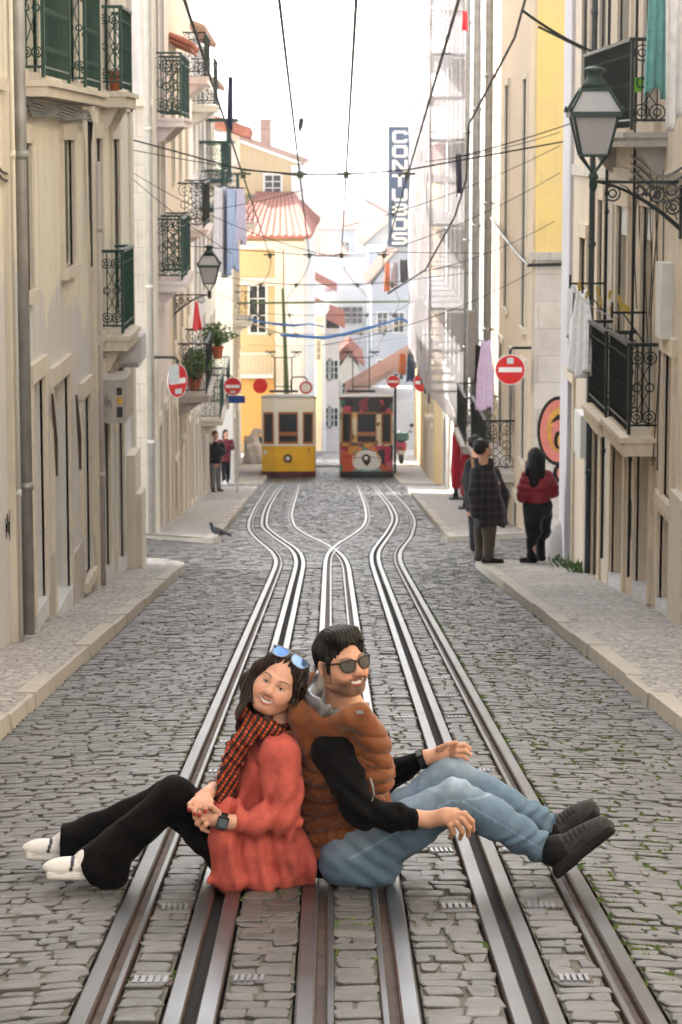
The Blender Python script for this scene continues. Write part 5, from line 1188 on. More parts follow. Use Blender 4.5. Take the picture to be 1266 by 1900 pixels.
        mixc(m_ & (np.abs(s) < .0275), (.74,.72,.68), (np.abs(u-mc+.0006) < .0046*np.sqrt(np.maximum(t, 0)))*1.0); mixc(m_, (.09,.02,.02), np.exp(-((np.abs(s)-.0290)/.002)**2)*(np.abs(u-mc) < .005)*.8)
        for sg in (-1,1):
            x = sg*s-.031; e_ = fr & (f > .03)
            mixc(e_, brow, np.exp(-((u-.0235-.0042*np.cos((x-.004)/.012))/.0032)**2)*(np.abs(x-.002) < .019)*.92)
            if not man:
                mixc(e_, (.66,.62,.58), ((x/.0125)**2+((u-.0)/.0036)**2 < 1)*.95); mixc(e_, (.010,.006,.005), ((x/.0048)**2+((u-.0)/.0042)**2 < 1)*1.0)
                mixc(e_, (.012,.008,.007), np.exp(-((u-.0042+10*x*x*1.0)/.0019)**2)*(np.abs(x) < .0155)*1.0); mixc(e_, (.10,.045,.03), np.exp(-((u+.0042-6*x*x)/.0014)**2)*(np.abs(x) < .0125)*.7)
            nx = sg*s-.0075; mixc(e_, (.10,.03,.02), np.exp(-((nx/.0035)**2+((u+.0405)/.0022)**2))*.8)
        return C_
def finger(D, P, r, k=.0035): D.chain(P, r, k)
# ------------------------------------------------------------------ the couple sitting back to back on the tracks
DY = .42; RADS = .955
P = lambda x, y, Y: at(x, y, Y-DY)
WSK = (.68,.375,.265); MSK = (.62,.335,.22)
def lerp(a, b, t): return Vector(a).lerp(Vector(b), t)
# ---- the woman
wp = thing('person', P(480,1640,9.15), 'smiling woman in coral cardigan and black flared trousers sitting on the rails, leaning back', 'person')
HW = Head(P(517,1268,9.12), (-.20,-.97,.13), (.47,.10,.88), .945)
w_pel = P(478,1578,9.20); w_ch = P(490,1455,9.19); w_nb = P(508,1352,9.17)
w_shN = P(522,1402,9.03); w_shF = P(462,1388,9.32); w_elN = P(532,1518,8.99); w_wrN = P(422,1526,8.95); w_elF = P(412,1490,9.36); w_wrF = P(399,1462,9.08)
w_hipN = P(452,1590,9.10); w_hipF = P(458,1585,9.30); w_knN = P(326,1478,9.04); w_knF = P(312,1482,9.34); w_anN = P(182,1600,9.03); w_anF = P(122,1572,9.38)
tf = Vector((-.82,-.57,.0)); ts_ = Vector((.57,-.82,0)); tu = (w_nb-w_pel).normalized(); TM = [list(ts_), list(tu), list(tf)]
D = Sdf(P(40,1640,8.8)+Vector((0,0,-.12)), (P(600,1180,9.55).x+.05, 9.6-DY, P(520,1180,9.1).z+.05), .003)
HW.face(D)
D.cap(HW.p(0,-.05,-.015), w_nb, .050, .056, .02)
D.chain([w_pel, w_ch, w_nb], [.12,.105,.07], .05); D.ell(lerp(w_ch,w_nb,.5), (.14,.13,.085), TM, .04)
D.chain([w_nb, w_shN], [.05,.05], .03); D.chain([w_nb, w_shF], [.05,.05], .03)
D.chain([w_shN, w_elN, w_wrN], [.045,.038,.026], .02); D.chain([w_shF, w_elF, w_wrF], [.045,.038,.026], .02)
D.chain([w_hipN, w_knN, w_anN], [.08,.052,.04], .02); D.chain([w_hipF, w_knF, w_anF], [.08,.052,.04], .02)
# near hand, closed loosely over the thigh
D.cap(w_wrN, P(398,1519,8.95), .026, .029, .012); D.ell(P(392,1519,8.955), (.036,.026,.022), [[1,0,.1],[0,1,0],[-.1,0,1]], .012)
for i,(a,b_,c_) in enumerate((((378,1499),(366,1506),(372,1517)),((374,1509),(362,1517),(370,1527)),((376,1520),(366,1528),(376,1536)),((382,1530),(376,1538),(386,1543)))):
    finger(D, [P(390,1512+i*4,8.95),P(*a,8.925),P(*b_,8.93),P(*c_,8.945)], [.011,.0095,.0085,.0075])
finger(D, [P(405,1508,8.945),P(393,1497,8.925),P(380,1494,8.915),P(371,1499,8.91)], [.013,.0105,.0095,.0075])
# far hand laid over it, fingers pointing down
D.cap(w_wrF, P(384,1474,9.0), .025, .027, .012); D.ell(P(376,1478,8.98), (.030,.032,.018), None, .012)
TIPS_W = []
for a,b_,c_ in (((361,1484),(352,1492),(352,1504)),((367,1488),(360,1500),(361,1512)),((375,1489),(370,1501),(370,1514)),((383,1488),(381,1497),(381,1507))):
    finger(D, [P(377,1478,8.975),P(*a,8.94),P(*b_,8.915),P(*c_,8.905)], [.011,.0095,.0085,.007]); TIPS_W.append(P(c_[0],c_[1]-1,8.898))
finger(D, [P(386,1476,8.98),P(392,1487,8.95),P(390,1498,8.93)], [.012,.010,.0075])
def wcol(V):
    C_ = HW.paint(V, WSK, (.46,.11,.095), (.035,.02,.014))
    for t_ in TIPS_W:
        m = ((V-np.array(t_))**2).sum(1) < .0085**2; C_[m] = (.30,.008,.02)
    return C_
D.build('body', SKIN, wp, col=wcol)
# hair: long, dark, parted, falling on both sides
D = Sdf(P(430,1400,9.3)-Vector((.05,.25,0)), P(590,1190,9.2)+Vector((.1,.2,.05)), .0032)
HW.e(D, (0,.034,-.022), (.083,.096,.096), .01)
def hs_(pts, r): D.chain([HW.p(*q) if len(q) == 3 else q for q in pts], r, .02)
hl = [HW.p(-.055,.075,.035), HW.p(-.084,.02,.03), HW.p(-.088,-.05,.015), P(456,1325,9.08), P(440,1366,9.03)]
D.chain(hl, [.024,.022,.028,.030,.012], .025); D.chain([HW.p(-.08,-.02,.0),P(474,1318,9.06),P(462,1352,9.02),P(456,1378,8.99)],[.03,.03,.024,.008],.02); D.chain([HW.p(-.07,.03,-.02),HW.p(-.088,-.05,-.02),P(470,1330,9.16),P(466,1352,9.16)],[.035,.036,.034,.015],.03)
D.chain([HW.p(.055,.078,.035), HW.p(.083,.03,.03), HW.p(.086,-.04,.012), HW.p(.072,-.10,.01), P(527,1338,8.95), P(532,1366,8.915)], [.024,.020,.024,.027,.032,.012], .025)
D.chain([HW.p(.06,.0,-.04),HW.p(.07,-.07,-.02),P(528,1332,9.0),P(520,1366,8.95)],[.04,.04,.036,.012],.03); D.chain([HW.p(0,-.02,-.075),HW.p(0,-.11,-.06)],[.06,.05],.04)
D.warp(lambda V: .0016*np.sin(HW.loc(V)[0]*330+3*np.sin(HW.loc(V)[1]*14)+HW.loc(V)[2]*60)+.0012*np.sin(HW.loc(V)[0]*620+2*HW.loc(V)[1]*20), .03)
HW.e(D, (0,-.018,.074), (.0605,.086,.062), .018, 'sub'); HW.e(D, (-.004,.03,.088), (.052,.046,.052), .012, 'sub')
def hcol(V):
    s,u,f = HW.loc(V); t = (np.sin(s*420+5*np.sin(u*16))*.5+.5)[:,None]; lo_ = np.clip((-u-.06)/.13,0,1)[:,None]
    return (np.array((.010,.006,.005))*(1-t)+np.array((.035,.021,.015))*t)*(1-lo_)+lo_*(np.array((.020,.013,.010))*(1-t)+np.array((.050,.034,.025))*t)
HAIR = vcol('hair', .5, .22, 60, .3, .5, 260)
D.build('hair', HAIR, wp, col=hcol, smooth=0)
# trousers
BLKC = (.006,.0055,.0056)
D = Sdf(P(80,1650,8.8)+Vector((0,0,-.08)), (P(520,1500,9.3).x, 9.62-DY, P(320,1420,9.0).z), .006)
D.chain([w_hipN, lerp(w_hipN,w_knN,.5), w_knN], [.112,.093,.070], .03); D.chain([w_hipF, lerp(w_hipF,w_knF,.5), w_knF], [.105,.09,.070], .03)
D.chain([w_knN, lerp(w_knN,w_anN,.4), lerp(w_knN,w_anN,.75), w_anN+Vector((.0,0,-.01))], [.069,.063,.070,.082], .03); D.chain([w_knF, lerp(w_knF,w_anF,.4), lerp(w_knF,w_anF,.75), w_anF+Vector((0,0,.0))], [.068,.062,.068,.078], .03)
D.cap(lerp(w_knN,w_anN,.8)+Vector((0,0,-.035)), w_anN+Vector((.06,0,-.035)), .04, .05, .03)
D.cap(w_pel, w_hipN, .11, .11, .04)
for a,k_ in ((w_anN,w_knN),(w_anF,w_knF)): 
    n_ = (a-k_).normalized(); pc = a+n_*.045; D.cap(a, a+n_*.13, .072, .074, .03)
    sl, g = D.sub(np.array(pc)-.17, np.array(pc)+.17); dd = (g[0]-pc.x)*n_.x+(g[1]-pc.y)*n_.y+(g[2]-pc.z)*n_.z
    D.D[sl] = np.maximum(D.D[sl], np.where(dd > -.05, dd, -1))
D.warp(lambda V: wob(22, .0035, 9, (1,1,1.4), 2)(V)+wob(55, .0015, 7, None, 4)(V)); D.warp(crumple(20,.0055,(1,1,1.5),203)); D.half((0,0,zs(-DY+9.1)+.004), (0,.0,-1))
D.build('trousers', CLOTHV, wp, col=lambda V: np.tile(BLKC, (len(V),1)))
# cardigan
D = Sdf((P(380,1650,9).x, 8.75-DY, zs(-DY+9.2)-.02), (P(600,1400,9).x, 9.6-DY, P(500,1330,9).z), .0055)
D.chain([w_pel+Vector((.02,0,-.02)), lerp(w_pel,w_ch,.5), w_ch], [.150,.142,.132], .05); D.ell(lerp(w_ch,w_nb,.42), (.17,.155,.118), TM, .05); D.ell(lerp(w_ch,w_nb,.25)+tf*.06+tu*-.01, (.13,.08,.07), TM, .05)
D.cap(w_nb+tu*-.02, lerp(w_nb,w_shN,.9), .06, .062, .04); D.cap(w_nb+tu*-.02, lerp(w_nb,w_shF,.9), .055, .06, .04)
D.chain([w_shN, lerp(w_shN,w_elN,.5), w_elN], [.072,.064,.056], .03); D.chain([w_elN, lerp(w_elN,w_wrN,.35), P(452,1528,8.96)], [.056,.050,.041], .025)
D.chain([w_shF, w_elF, P(408,1466,9.13)], [.066,.055,.038], .03)
D.cap(P(432,1592,9.03), P(560,1596,9.1), .078, .06, .06); D.cap(P(470,1560,9.08), P(520,1570,9.06), .10, .09, .06); D.cap(P(405,1632,8.99), P(500,1640,8.99), .028, .03, .05); D.cap(P(500,1638,9.0), P(572,1612,9.12), .03, .02, .05); D.cap(P(400,1636,9.03),P(480,1642,9.05),.03,.034,.03); D.cap(P(480,1642,9.05),P(560,1636,9.1),.034,.03,.03)
D.chain([P(418,1500,9.02), P(408,1560,8.99), P(402,1625,8.985)], [.05,.05,.03], .05)
HW.e(D, (0,-.02,0), (.1,.12,.12), .01, 'sub'); D.cap(w_nb+tu*.0, HW.p(0,-.04,0), .062, .062, .012, 'sub')
pc = P(452,1528,8.96)
def wfold(V):
    q = V-np.array(w_pel); h_ = q@np.array(tu); s_ = q@np.array(ts_); low = np.clip((.22-h_)/.2, 0, 1)
    arm = np.exp(-(((V-np.array(w_elN))**2).sum(1))/.10**2)
    return .011*low*np.sin(V[:,0]*55+V[:,1]*30+h_*10)+.0035*low*np.sin(V[:,0]*120+h_*22)+.0045*np.sin(h_*34+V[:,0]*50)*np.exp(-((s_-.12)/.07)**2)*np.clip(h_/.15,0,1)+arm*.0085*np.sin(V[:,0]*95-V[:,2]*70)+wob(24,.004,9,None,9)(V)

def crease(V, a, b_, w_, amp):
    a = np.array(a); b_ = np.array(b_); d = (b_-a)[[0,2]]; q = V[:,[0,2]]-a[[0,2]]; t_ = np.clip((q@d)/(d@d),0,1); r_ = np.linalg.norm(q-t_[:,None]*d,axis=1)
    return amp*np.exp(-(r_/w_)**2)*(V[:,1] < 9.12-DY)
D.warp(wfold); D.warp(crumple(19,.0058,(1.6,1.2,.6),205)); D.warp(lambda V: crease(V,P(452,1400,9),P(406,1630,9),.008,.010)+crease(V,P(478,1425,9),P(432,1640,9),.011,.009)+crease(V,P(500,1540,9),P(520,1640,9),.012,.008)+crease(V,P(556,1440,9),P(548,1560,9),.012,.008)+crease(V,P(515,1430,9),P(500,1500,9),.010,.006)); D.half((0,0,zs(-DY+9.0)-.012), (0,0,-1))
D.build('cardigan', CLOTHV, wp, col=lambda V: np.tile((.55,.118,.092), (len(V),1)))
# scarf, tartan
D = Sdf((P(395,1520,9).x, 8.8-DY, P(420,1520,9).z), (P(560,1330,9).x, 9.4-DY, P(500,1315,9).z), .0048)
D.chain([HW.p(-.085,-.125,-.03), HW.p(-.06,-.158,.02), P(492,1352,9.05), P(512,1356,9.05), P(528,1350,9.12)], [.024,.026,.026,.024,.02], .02)
sc_ = [P(482,1352,9.05), P(452,1372,9.04), P(434,1405,9.04), P(424,1445,9.03), P(416,1490,9.02)]
D.chain(sc_, [.026,.034,.037,.034,.028], .02); D.chain([P(466,1356,9.08),P(440,1385,9.1),P(424,1430,9.1)],[.03,.035,.03],.02)
D.warp(lambda V: .005*np.sin(V[:,0]*120+V[:,2]*60+3*np.sin(V[:,2]*25))+wob(40,.004,7,None,21)(V))
m, nt, b = nodes('tartan_scarf'); v = pos(nt)
def wv(rot, sc, wid):
    mp = N(nt, 'ShaderNodeMapping'); mp.inputs['Rotation'].default_value = rot; nt.links.new(v, mp.inputs['Vector'])
    w_ = N(nt, 'ShaderNodeTexWave'); w_.inputs['Scale'].default_value = sc; w_.inputs['Distortion'].default_value = 1.2; w_.inputs['Detail'].default_value = 1; nt.links.new(mp.outputs[0], w_.inputs['Vector'])
    return ramp(nt, w_.outputs['Fac'], [(wid-.08, 0), (wid+.08, 1)])
c = mix(nt, wv((0,.9,0), 13, .45), (.50,.085,.018), (.40,.045,.012)); c = mix(nt, wv((0,-.6,0), 17, .55), c, (.014,.010,.010)); c = mix(nt, math_(nt, 'MULTIPLY', wv((0,.9,0), 26, .8), .85), c, (.012,.009,.009))
nt.links.new(c, b.inputs['Base Color']); b.inputs['Roughness'].default_value = .9; bump(nt, b, noise(nt, v, 350, 3), .4, .002)
D.build('scarf', m, wp)
# shoes
WSHOE = vcol('white_leather', .45, .4, 50, .05, .1, 300)
def wshoe(heel, toe, ay):
    d = (toe-heel); L = d.length; d.normalize(); up = Vector((0,0,1)); up = (up-d*d.z).normalized(); sd_ = d.cross(up); M_ = [list(d), list(sd_), list(up)]
    D = Sdf(np.minimum(heel, toe)-np.array((.09,.09,.06)), np.maximum(heel, toe)+np.array((.09,.09,.14)), .004)
    o = lambda a,b_,c_: heel+d*(a*L)+sd_*b_+up*c_
    D.ell(o(.18,0,.045), (.06,.037,.045), M_, .03); D.ell(o(.5,0,.032), (.085,.037,.033), M_, .03); D.ell(o(.84,0,.024), (.055,.041,.027), M_, .03); D.cap(o(.30,0,.045), o(.38,0,.062), .030, .028, .02)
    D.box(o(.5,0,.002), (L*.54,.042,.013), M_, .010, .003)
    D.half(o(.5,0,-.012), -up)
    def col(V):
        q = V-np.array(heel); a = q@np.array(d)/L; h_ = q@np.array(up); C_ = np.tile((.74,.73,.71), (len(V),1))
        m_ = (np.abs(((a-.66)+h_*1.2)) < .03) & (h_ > .022) & (h_ < .066); C_[m_] = (.016,.018,.04)
        m_ = (a < .10) & (h_ > .05); C_[m_] = (.03,.03,.06); C_[(h_ < .013) & (h_ > .009)] = (.5,.49,.47); return C_
    D.build('shoe', WSHOE, wp, col=col)
wshoe(P(196,1624,9.02), P(90,1622,8.99), 0); wshoe(P(150,1592,9.38), P(52,1586,9.36), 0)
# wristwatch and hair tie, sunglasses pushed up into the hair
WB = mat('watch_resin', (.012,.012,.014), .4, 0, .1, 40)
def watch(parent, a, b_, r, face, nf):
    ax = (b_-a).normalized(); mb = MB(); c_ = (a+b_)/2; mb.lathe(c_, [(r,-.012),(r+.004,-.012),(r+.004,.012),(r,.012)], 20, ax); w_ = mb.build('watch', WB, parent)
    mb = MB(); nf = Vector(nf).normalized(); nf = (nf-ax*nf.dot(ax)).normalized(); t_ = ax.cross(nf); q = c_+nf*(r+.004)
    mb.hexa([q+ax*i*face+t_*j*face*1.1+nf*k_ for k_ in (-.006,.007) for i,j in ((-1,-1),(1,-1),(1,1),(-1,1))]); cs = mb.build('watch_case', WB, w_)
    mb = MB(); q = q+nf*.0075; mb.quad(*[q+ax*i*face*.7+t_*j*face*.75 for i,j in ((-1,-1),(1,-1),(1,1),(-1,1))]); mb.build('watch_face', mat('watch_glass', (.10,.13,.15), .12), cs)
watch(wp, P(419,1526,8.95), P(408,1523,8.95), .027, .019, (-.1,-1,.15))
mb = MB(); mb.lathe(P(398,1463,9.075), [(.026,-.007),(.031,0),(.026,.007)], 14, w_wrF-P(384,1474,9.0)); mb.build('hair_tie', mat('hair_tie', (.10,.02,.02), .8, 0, .5, 90, .3, 200), wp)
LENSB = glassy('blue_mirror_lens', (.20,.36,.72), .10); LENSB.node_tree.nodes['Principled BSDF'].inputs['Metallic'].default_value = .75
LENSK = glassy('dark_lens', (.004,.004,.005), .15); FRK = mat('dark_frame', (.014,.012,.014), .3)
def glasses(parent, H, u0, f0, tiltv, lens, fr, lw=.026, lh=.021, gap=.034, arm=True, clear=False):
    up = (H.U*math.cos(tiltv)+H.F*math.sin(tiltv)); fo = (H.F*math.cos(tiltv)-H.U*math.sin(tiltv)); base = H.p(0,u0,f0); S_ = H.S
    mb = MB(); lb = MB()
    for s in (-1,1):
        o = []
        for (x,z) in ((-.95,.62),(-.6,.95),(.7,1.0),(1.05,.8),(1.0,.2),(.75,-.65),(.3,-.98),(-.35,-.98),(-.75,-.6),(-.95,.0)):
            X_ = s*gap+s*x*lw; o.append(base+S_*X_+up*(z*lh)+fo*(-abs(X_)**2*4.2))
        mb.tube(o, .0026, 6, closed=True); c_ = sum(o, Vector())/len(o); n_ = len(o); lb.add(o+[c_+fo*.003]+[q-fo*.002 for q in o], [(i,(i+1)%n_,n_) if s > 0 else ((i+1)%n_,i,n_) for i in range(n_)]+[tuple(range(n_+1,2*n_+1))])
    mb.tube([base+S_*(-gap+lw*.95)+up*lh*.45+fo*-.0005, base+up*lh*.62+fo*.002, base+S_*(gap-lw*.95)+up*lh*.45+fo*-.0005], .003, 6)
    if arm:
        for s in (-1,1):
            h_ = base+S_*s*(gap+lw*1.03)+up*lh*.78+fo*(-.0155); e_ = h_+fo*-.10+S_*s*.012; mb.tube([h_+fo*.004, h_, lerp(h_,e_,.5), e_, e_-up*.03-fo*.02], [.004,.0036,.003,.003,.002], 6)
            mb.box(h_.x-.003,h_.x+.003,h_.y-.003,h_.y+.003,h_.z-.003,h_.z+.003)
    g_ = mb.build('sunglasses', fr, parent, smooth=True); lb.build('lens', lens, g_, smooth=True); return g_
glasses(wp, HW, .118, .056, R(-38), LENSB, mat('clear_frame', (.30,.34,.42), .25), .030, .020, .036)

# ---- the man
mp_ = thing('person', P(670,1640,9.15), 'man in brown quilted gilet, blue jeans and dark sunglasses sitting on the rails', 'person')
HM = Head(P(632,1230,9.10), (.56,-.80,.10), (-.17,.03,.985), .96)
m_pel = P(652,1578,9.22); m_ch = P(632,1450,9.21); m_nb = P(640,1330,9.17); m_shN = P(618,1392,9.03); m_shF = P(690,1378,9.40); m_elN = P(668,1506,8.93); m_wrN = P(797,1521,8.92)
m_elF = P(698,1452,9.52); m_wrF = P(792,1406,9.38); m_hipN = P(662,1588,9.10); m_hipF = P(672,1580,9.33); m_knN = P(848,1480,9.02); m_knF = P(838,1440,9.36); m_anN = P(1012,1578,9.04); m_anF = P(1022,1535,9.40)
mf = Vector((.90,-.43,0)); ms = Vector((-.43,-.90,0)); mu = (m_nb-m_pel).normalized(); MM = [list(ms), list(mu), list(mf)]
D = Sdf((P(560,1640,9).x, 8.75-DY, zs(-DY+9.3)-.02), (P(1140,1500,9).x, 9.72-DY, P(640,1150,9.1).z+.03), .003)
HM.face(D, True, .0045)
D.cap(HM.p(0,-.05,-.02), m_nb, .055, .064, .02); D.chain([m_pel,m_ch,m_nb],[.12,.125,.08],.05); D.ell(lerp(m_ch,m_nb,.5),(.165,.13,.095),MM,.04)
D.chain([m_nb,m_shN],[.05,.055],.03); D.chain([m_nb,m_shF],[.05,.055],.03); D.chain([m_shN,m_elN,m_wrN],[.05,.042,.029],.02); D.chain([m_shF,m_elF,m_wrF],[.05,.042,.029],.02)
D.chain([m_hipN,m_knN,m_anN],[.08,.052,.042],.02); D.chain([m_hipF,m_knF,m_anF],[.08,.052,.042],.02)
D.cap(m_wrN, P(822,1516,8.905), .028, .031, .012); D.ell(P(836,1514,8.90), (.040,.022,.030), [[.96,0,-.2],[0,1,0],[.2,0,.96]], .014)
for (a,b_,c_,y0_) in (((862,1510),(876,1524),(878,1541),8.885),((857,1520),(870,1536),(869,1551),8.88),((848,1528),(858,1544),(854,1556),8.88),((836,1531),(842,1545),(836,1553),8.885)):
    finger(D, [P(842,1512+(8.885-y0_)*0,8.90),P(*a,y0_),P(*b_,y0_+.01),P(*c_,y0_+.03)], [.013,.0115,.010,.0085])
finger(D, [P(826,1506,8.895),P(846,1504,8.935),P(862,1516,8.955),P(868,1528,8.96)], [.014,.0115,.010,.0085])
D.cap(m_wrF, P(818,1399,9.37), .027, .029, .012); D.ell(P(828,1396,9.365), (.036,.024,.022), [[.96,0,.2],[0,1,0],[-.2,0,.96]], .014)
for (a,b_,c_,y0_) in (((846,1384),(861,1382),(872,1389),9.34),((848,1393),(863,1393),(873,1400),9.335),((846,1401),(859,1403),(868,1409),9.34),((840,1407),(852,1411),(860,1414),9.36)):
    finger(D, [P(832,1396,9.36),P(*a,y0_),P(*b_,y0_),P(*c_,y0_+.01)], [.012,.0105,.0095,.008])
finger(D, [P(815,1390,9.35),P(832,1381,9.33),P(847,1378,9.32)], [.013,.0105,.0085])
D.build('body', SKIN, mp_, col=lambda V: HM.paint(V, MSK, (.34,.10,.075), (.012,.009,.008), True, (.075,.045,.034)))
D = Sdf(HM.C-Vector((.13,.13,.06)), HM.C+Vector((.13,.13,.16)), .003)
HM.e(D, (0,.034,-.018), (.0815,.093,.098), .01); HM.c(D, (-.040,.100,.050), (.040,.104,.046), .024, .022, .03); HM.e(D, (.0,.112,.02), (.055,.018,.05), .03); HM.c(D, (-.03,.088,.068), (.045,.090,.056), .018, .018, .02); HM.c(D, (.058,.07,.045), (.066,.03,.035), .02, .016, .02)
D.warp(lambda V: .0011*np.sin(HM.loc(V)[0]*420+HM.loc(V)[2]*120+2*np.sin(HM.loc(V)[1]*40))+.0011*np.sin(HM.loc(V)[2]*520+HM.loc(V)[0]*200)+wob(70,.0022,9,None,81)(V), .03)
HM.e(D, (0,-.052,.075), (.068,.118,.070), .012, 'sub'); HM.c(D, (-.078,-.012,.012), (-.078,-.08,.01), .028, .06, .01, 'sub'); HM.c(D, (.078,-.012,.012), (.078,-.08,.01), .028, .06, .01, 'sub'); HM.c(D, (0,-.10,-.08),(0,-.16,-.02), .055, .08, .01, 'sub')
HM.c(D, (-.074,.03,.030), (-.074,-.02,.026), .008, .006, .01); HM.c(D, (.074,.03,.030), (.074,-.02,.026), .008, .006, .01)
for i in range(9): HM.c(D, (-.05+.012*i,.105,.062), (-.040+.0125*i,.074+.006*math.sin(i*2.1),.083-abs(i-4)*.002), .010, .004, .006)
D.build('hair', HAIR, mp_, col=lambda V: np.tile((.0085,.007,.0065), (len(V),1)), smooth=0)
# jeans
D = Sdf((P(590,1650,9).x, 8.7-DY, zs(-DY+9.3)-.02), (P(1050,1500,9).x, 9.66-DY, P(840,1390,9.3).z), .0052)
D.chain([m_hipN, lerp(m_hipN,m_knN,.5), m_knN],[.108,.088,.070],.03); D.chain([m_knN, lerp(m_knN,m_anN,.4), m_anN],[.067,.070,.057],.03)
D.chain([m_hipF, lerp(m_hipF,m_knF,.5), m_knF],[.105,.088,.070],.03); D.chain([m_knF, lerp(m_knF,m_anF,.4), m_anF],[.067,.068,.056],.03); D.cap(m_pel+Vector((-.02,0,.02)), lerp(m_hipN,m_hipF,.5), .125, .115, .05); D.cap(P(636,1600,9.1), P(700,1608,9.08), .085, .075, .05)
for a,k_ in ((m_anN,m_knN),(m_anF,m_knF)):
    n_ = (a-k_).normalized(); pc = a+n_*.008
    sl, g = D.sub(np.array(pc)-.12, np.array(pc)+.12); dd = (g[0]-pc.x)*n_.x+(g[1]-pc.y)*n_.y+(g[2]-pc.z)*n_.z; D.D[sl] = np.maximum(D.D[sl], dd)
def near_pt(V, p, r): return np.exp(-((V-np.array(p))**2).sum(1)/r**2)
def jfold(V):
    lowleg = near_pt(V, lerp(m_knN,m_anN,.85), .12)+near_pt(V, lerp(m_knF,m_anF,.85), .12)
    n_ = np.array((m_anN-m_knN).normalized()); hipf = near_pt(V, m_hipN+Vector((.05,0,.04)), .13)
    return lowleg*.008*np.sin(V@n_*95+2*np.sin(V[:,2]*60))+hipf*.008*np.sin(V[:,0]*70+V[:,2]*95)+near_pt(V, m_knN, .09)*.005*np.sin(V[:,0]*110-V[:,2]*60)+wob(26,.0035,9,None,31)(V)
D.warp(jfold); D.warp(crumple(24,.0055,(1,1,1.6),201)); D.half((0,0,zs(-DY+9.05)+.006), (0,0,-1))
def jcol(V):
    def tseg(a,b_): a=np.array(a); b_=np.array(b_); d=b_-a; t=np.clip(((V-a)@d)/(d@d),0,1); q=V-(a+t[:,None]*d); return t, np.linalg.norm(q,axis=1), q
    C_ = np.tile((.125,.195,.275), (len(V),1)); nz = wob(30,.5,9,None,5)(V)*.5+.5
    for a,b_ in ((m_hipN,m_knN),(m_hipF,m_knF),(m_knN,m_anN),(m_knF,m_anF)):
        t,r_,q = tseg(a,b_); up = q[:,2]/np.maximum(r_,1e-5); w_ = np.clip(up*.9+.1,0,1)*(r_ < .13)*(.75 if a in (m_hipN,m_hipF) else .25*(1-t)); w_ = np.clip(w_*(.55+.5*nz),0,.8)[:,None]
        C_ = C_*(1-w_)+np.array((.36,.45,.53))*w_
    for a,b_ in ((m_hipN,m_knN),(m_knN,m_anN)):   # outer seam
        t,r_,q = tseg(a,b_); ang = np.abs(q[:,2]/np.maximum(r_,1e-5)-.12); m_ = (ang < .035)&(q[:,1] < 0)&(r_ < .12)&(t > .02); C_[m_] *= 1.5
    for a,k_ in ((m_anN,m_knN),(m_anF,m_knF)):
        n_ = np.array((a-k_).normalized()); h_ = (V-np.array(a))@n_; m_ = (np.abs(h_+.012) < .0045)&(np.linalg.norm(V-np.array(a),axis=1) < .09); C_[m_] *= .55
    return C_
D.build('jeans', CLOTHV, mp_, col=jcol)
# black jumper
D = Sdf((P(560,1640,9).x, 8.78-DY, zs(-DY+9.3)), (P(800,1400,9).x, 9.72-DY, P(640,1290,9).z), .0052)
D.chain([m_pel,m_ch],[.125,.13],.05); D.ell(lerp(m_ch,m_nb,.45),(.175,.15,.105),MM,.04); D.chain([m_nb,m_shN],[.06,.070],.03); D.chain([m_nb,m_shF],[.06,.066],.03)
D.chain([m_shN, lerp(m_shN,m_elN,.5), m_elN],[.070,.060,.053],.03); D.chain([m_elN, lerp(m_elN,m_wrN,.5), P(768,1519,8.925)],[.053,.046,.037],.03); D.chain([m_shF,m_elF,P(772,1414,9.40)],[.062,.055,.037],.03)
D.cap(P(600,1600,9.2), P(650,1600,9.15), .085, .08, .04)
D.warp(lambda V: near_pt(V, m_elN, .14)*.008*np.sin(V[:,0]*80+V[:,2]*100)+near_pt(V, P(768,1519,8.93), .1)*.003*np.sin(V[:,0]*150)+wob(26,.0035,9,None,41)(V)); D.warp(crumple(24,.0055,(1,1,1),207)); D.half((0,0,zs(-DY+9.05)+.006), (0,0,-1))
D.build('jumper', CLOTHV, mp_, col=lambda V: np.tile((.0055,.0055,.006), (len(V),1)))
# quilted gilet with hood
D = Sdf((P(525,1640,9).x, 8.82-DY, P(640,1610,9).z), (P(735,1400,9).x, 9.66-DY, P(600,1240,9).z), .0046)
D.chain([P(632,1572,9.2), lerp(m_pel,m_ch,.5), m_ch],[.142,.148,.152],.05); D.ell(lerp(m_ch,m_nb,.40),(.19,.165,.135),MM,.05)
D.cap(m_nb+mu*-.03, lerp(m_nb,m_shN,.62), .075, .07, .04); D.cap(m_nb+mu*-.03, lerp(m_nb,m_shF,.8), .075, .065, .04)
D.cap(P(660,1355,9.06), P(700,1440,9.03), .045, .06, .05)
# armhole
D.cap(lerp(m_shN,m_elN,-.05)+ms*.06, lerp(m_shN,m_elN,.32)+ms*.06, .066, .062, .012, 'sub'); D.cap(m_shF, m_shF+Vector((.25,.1,-.05)), .07, .07, .012, 'sub')
D.cap(m_nb+mu*.01, HM.p(0,-.03,0), .072, .075, .012, 'sub'); 
def quilt(V):
    q = V-np.array(m_pel); h_ = q@np.array(mu); a_ = np.arctan2(q@np.array(ms), q@np.array(mf))
    tube_ = np.abs(np.sin((h_+.018*np.sin(a_*3+h_*9))*math.pi/.060)); gate = np.clip((.44-h_)/.05, 0, 1)
    return -gate*(.027*np.sqrt(tube_)-.015)+gate*.0035*np.sin(a_*26+6*np.sin(h_*40))+wob(34,.0028,9,None,51)(V)
D.warp(quilt); D.warp(crumple(40,.0035,None,209))
BRN = (.20,.060,.015)
GILET = vcol('gilet_cloth', .62, .3, 18, .16, .25, 300, 0, .3)
gl = D.build('gilet', GILET, mp_, col=lambda V: np.tile(BRN, (len(V),1)))
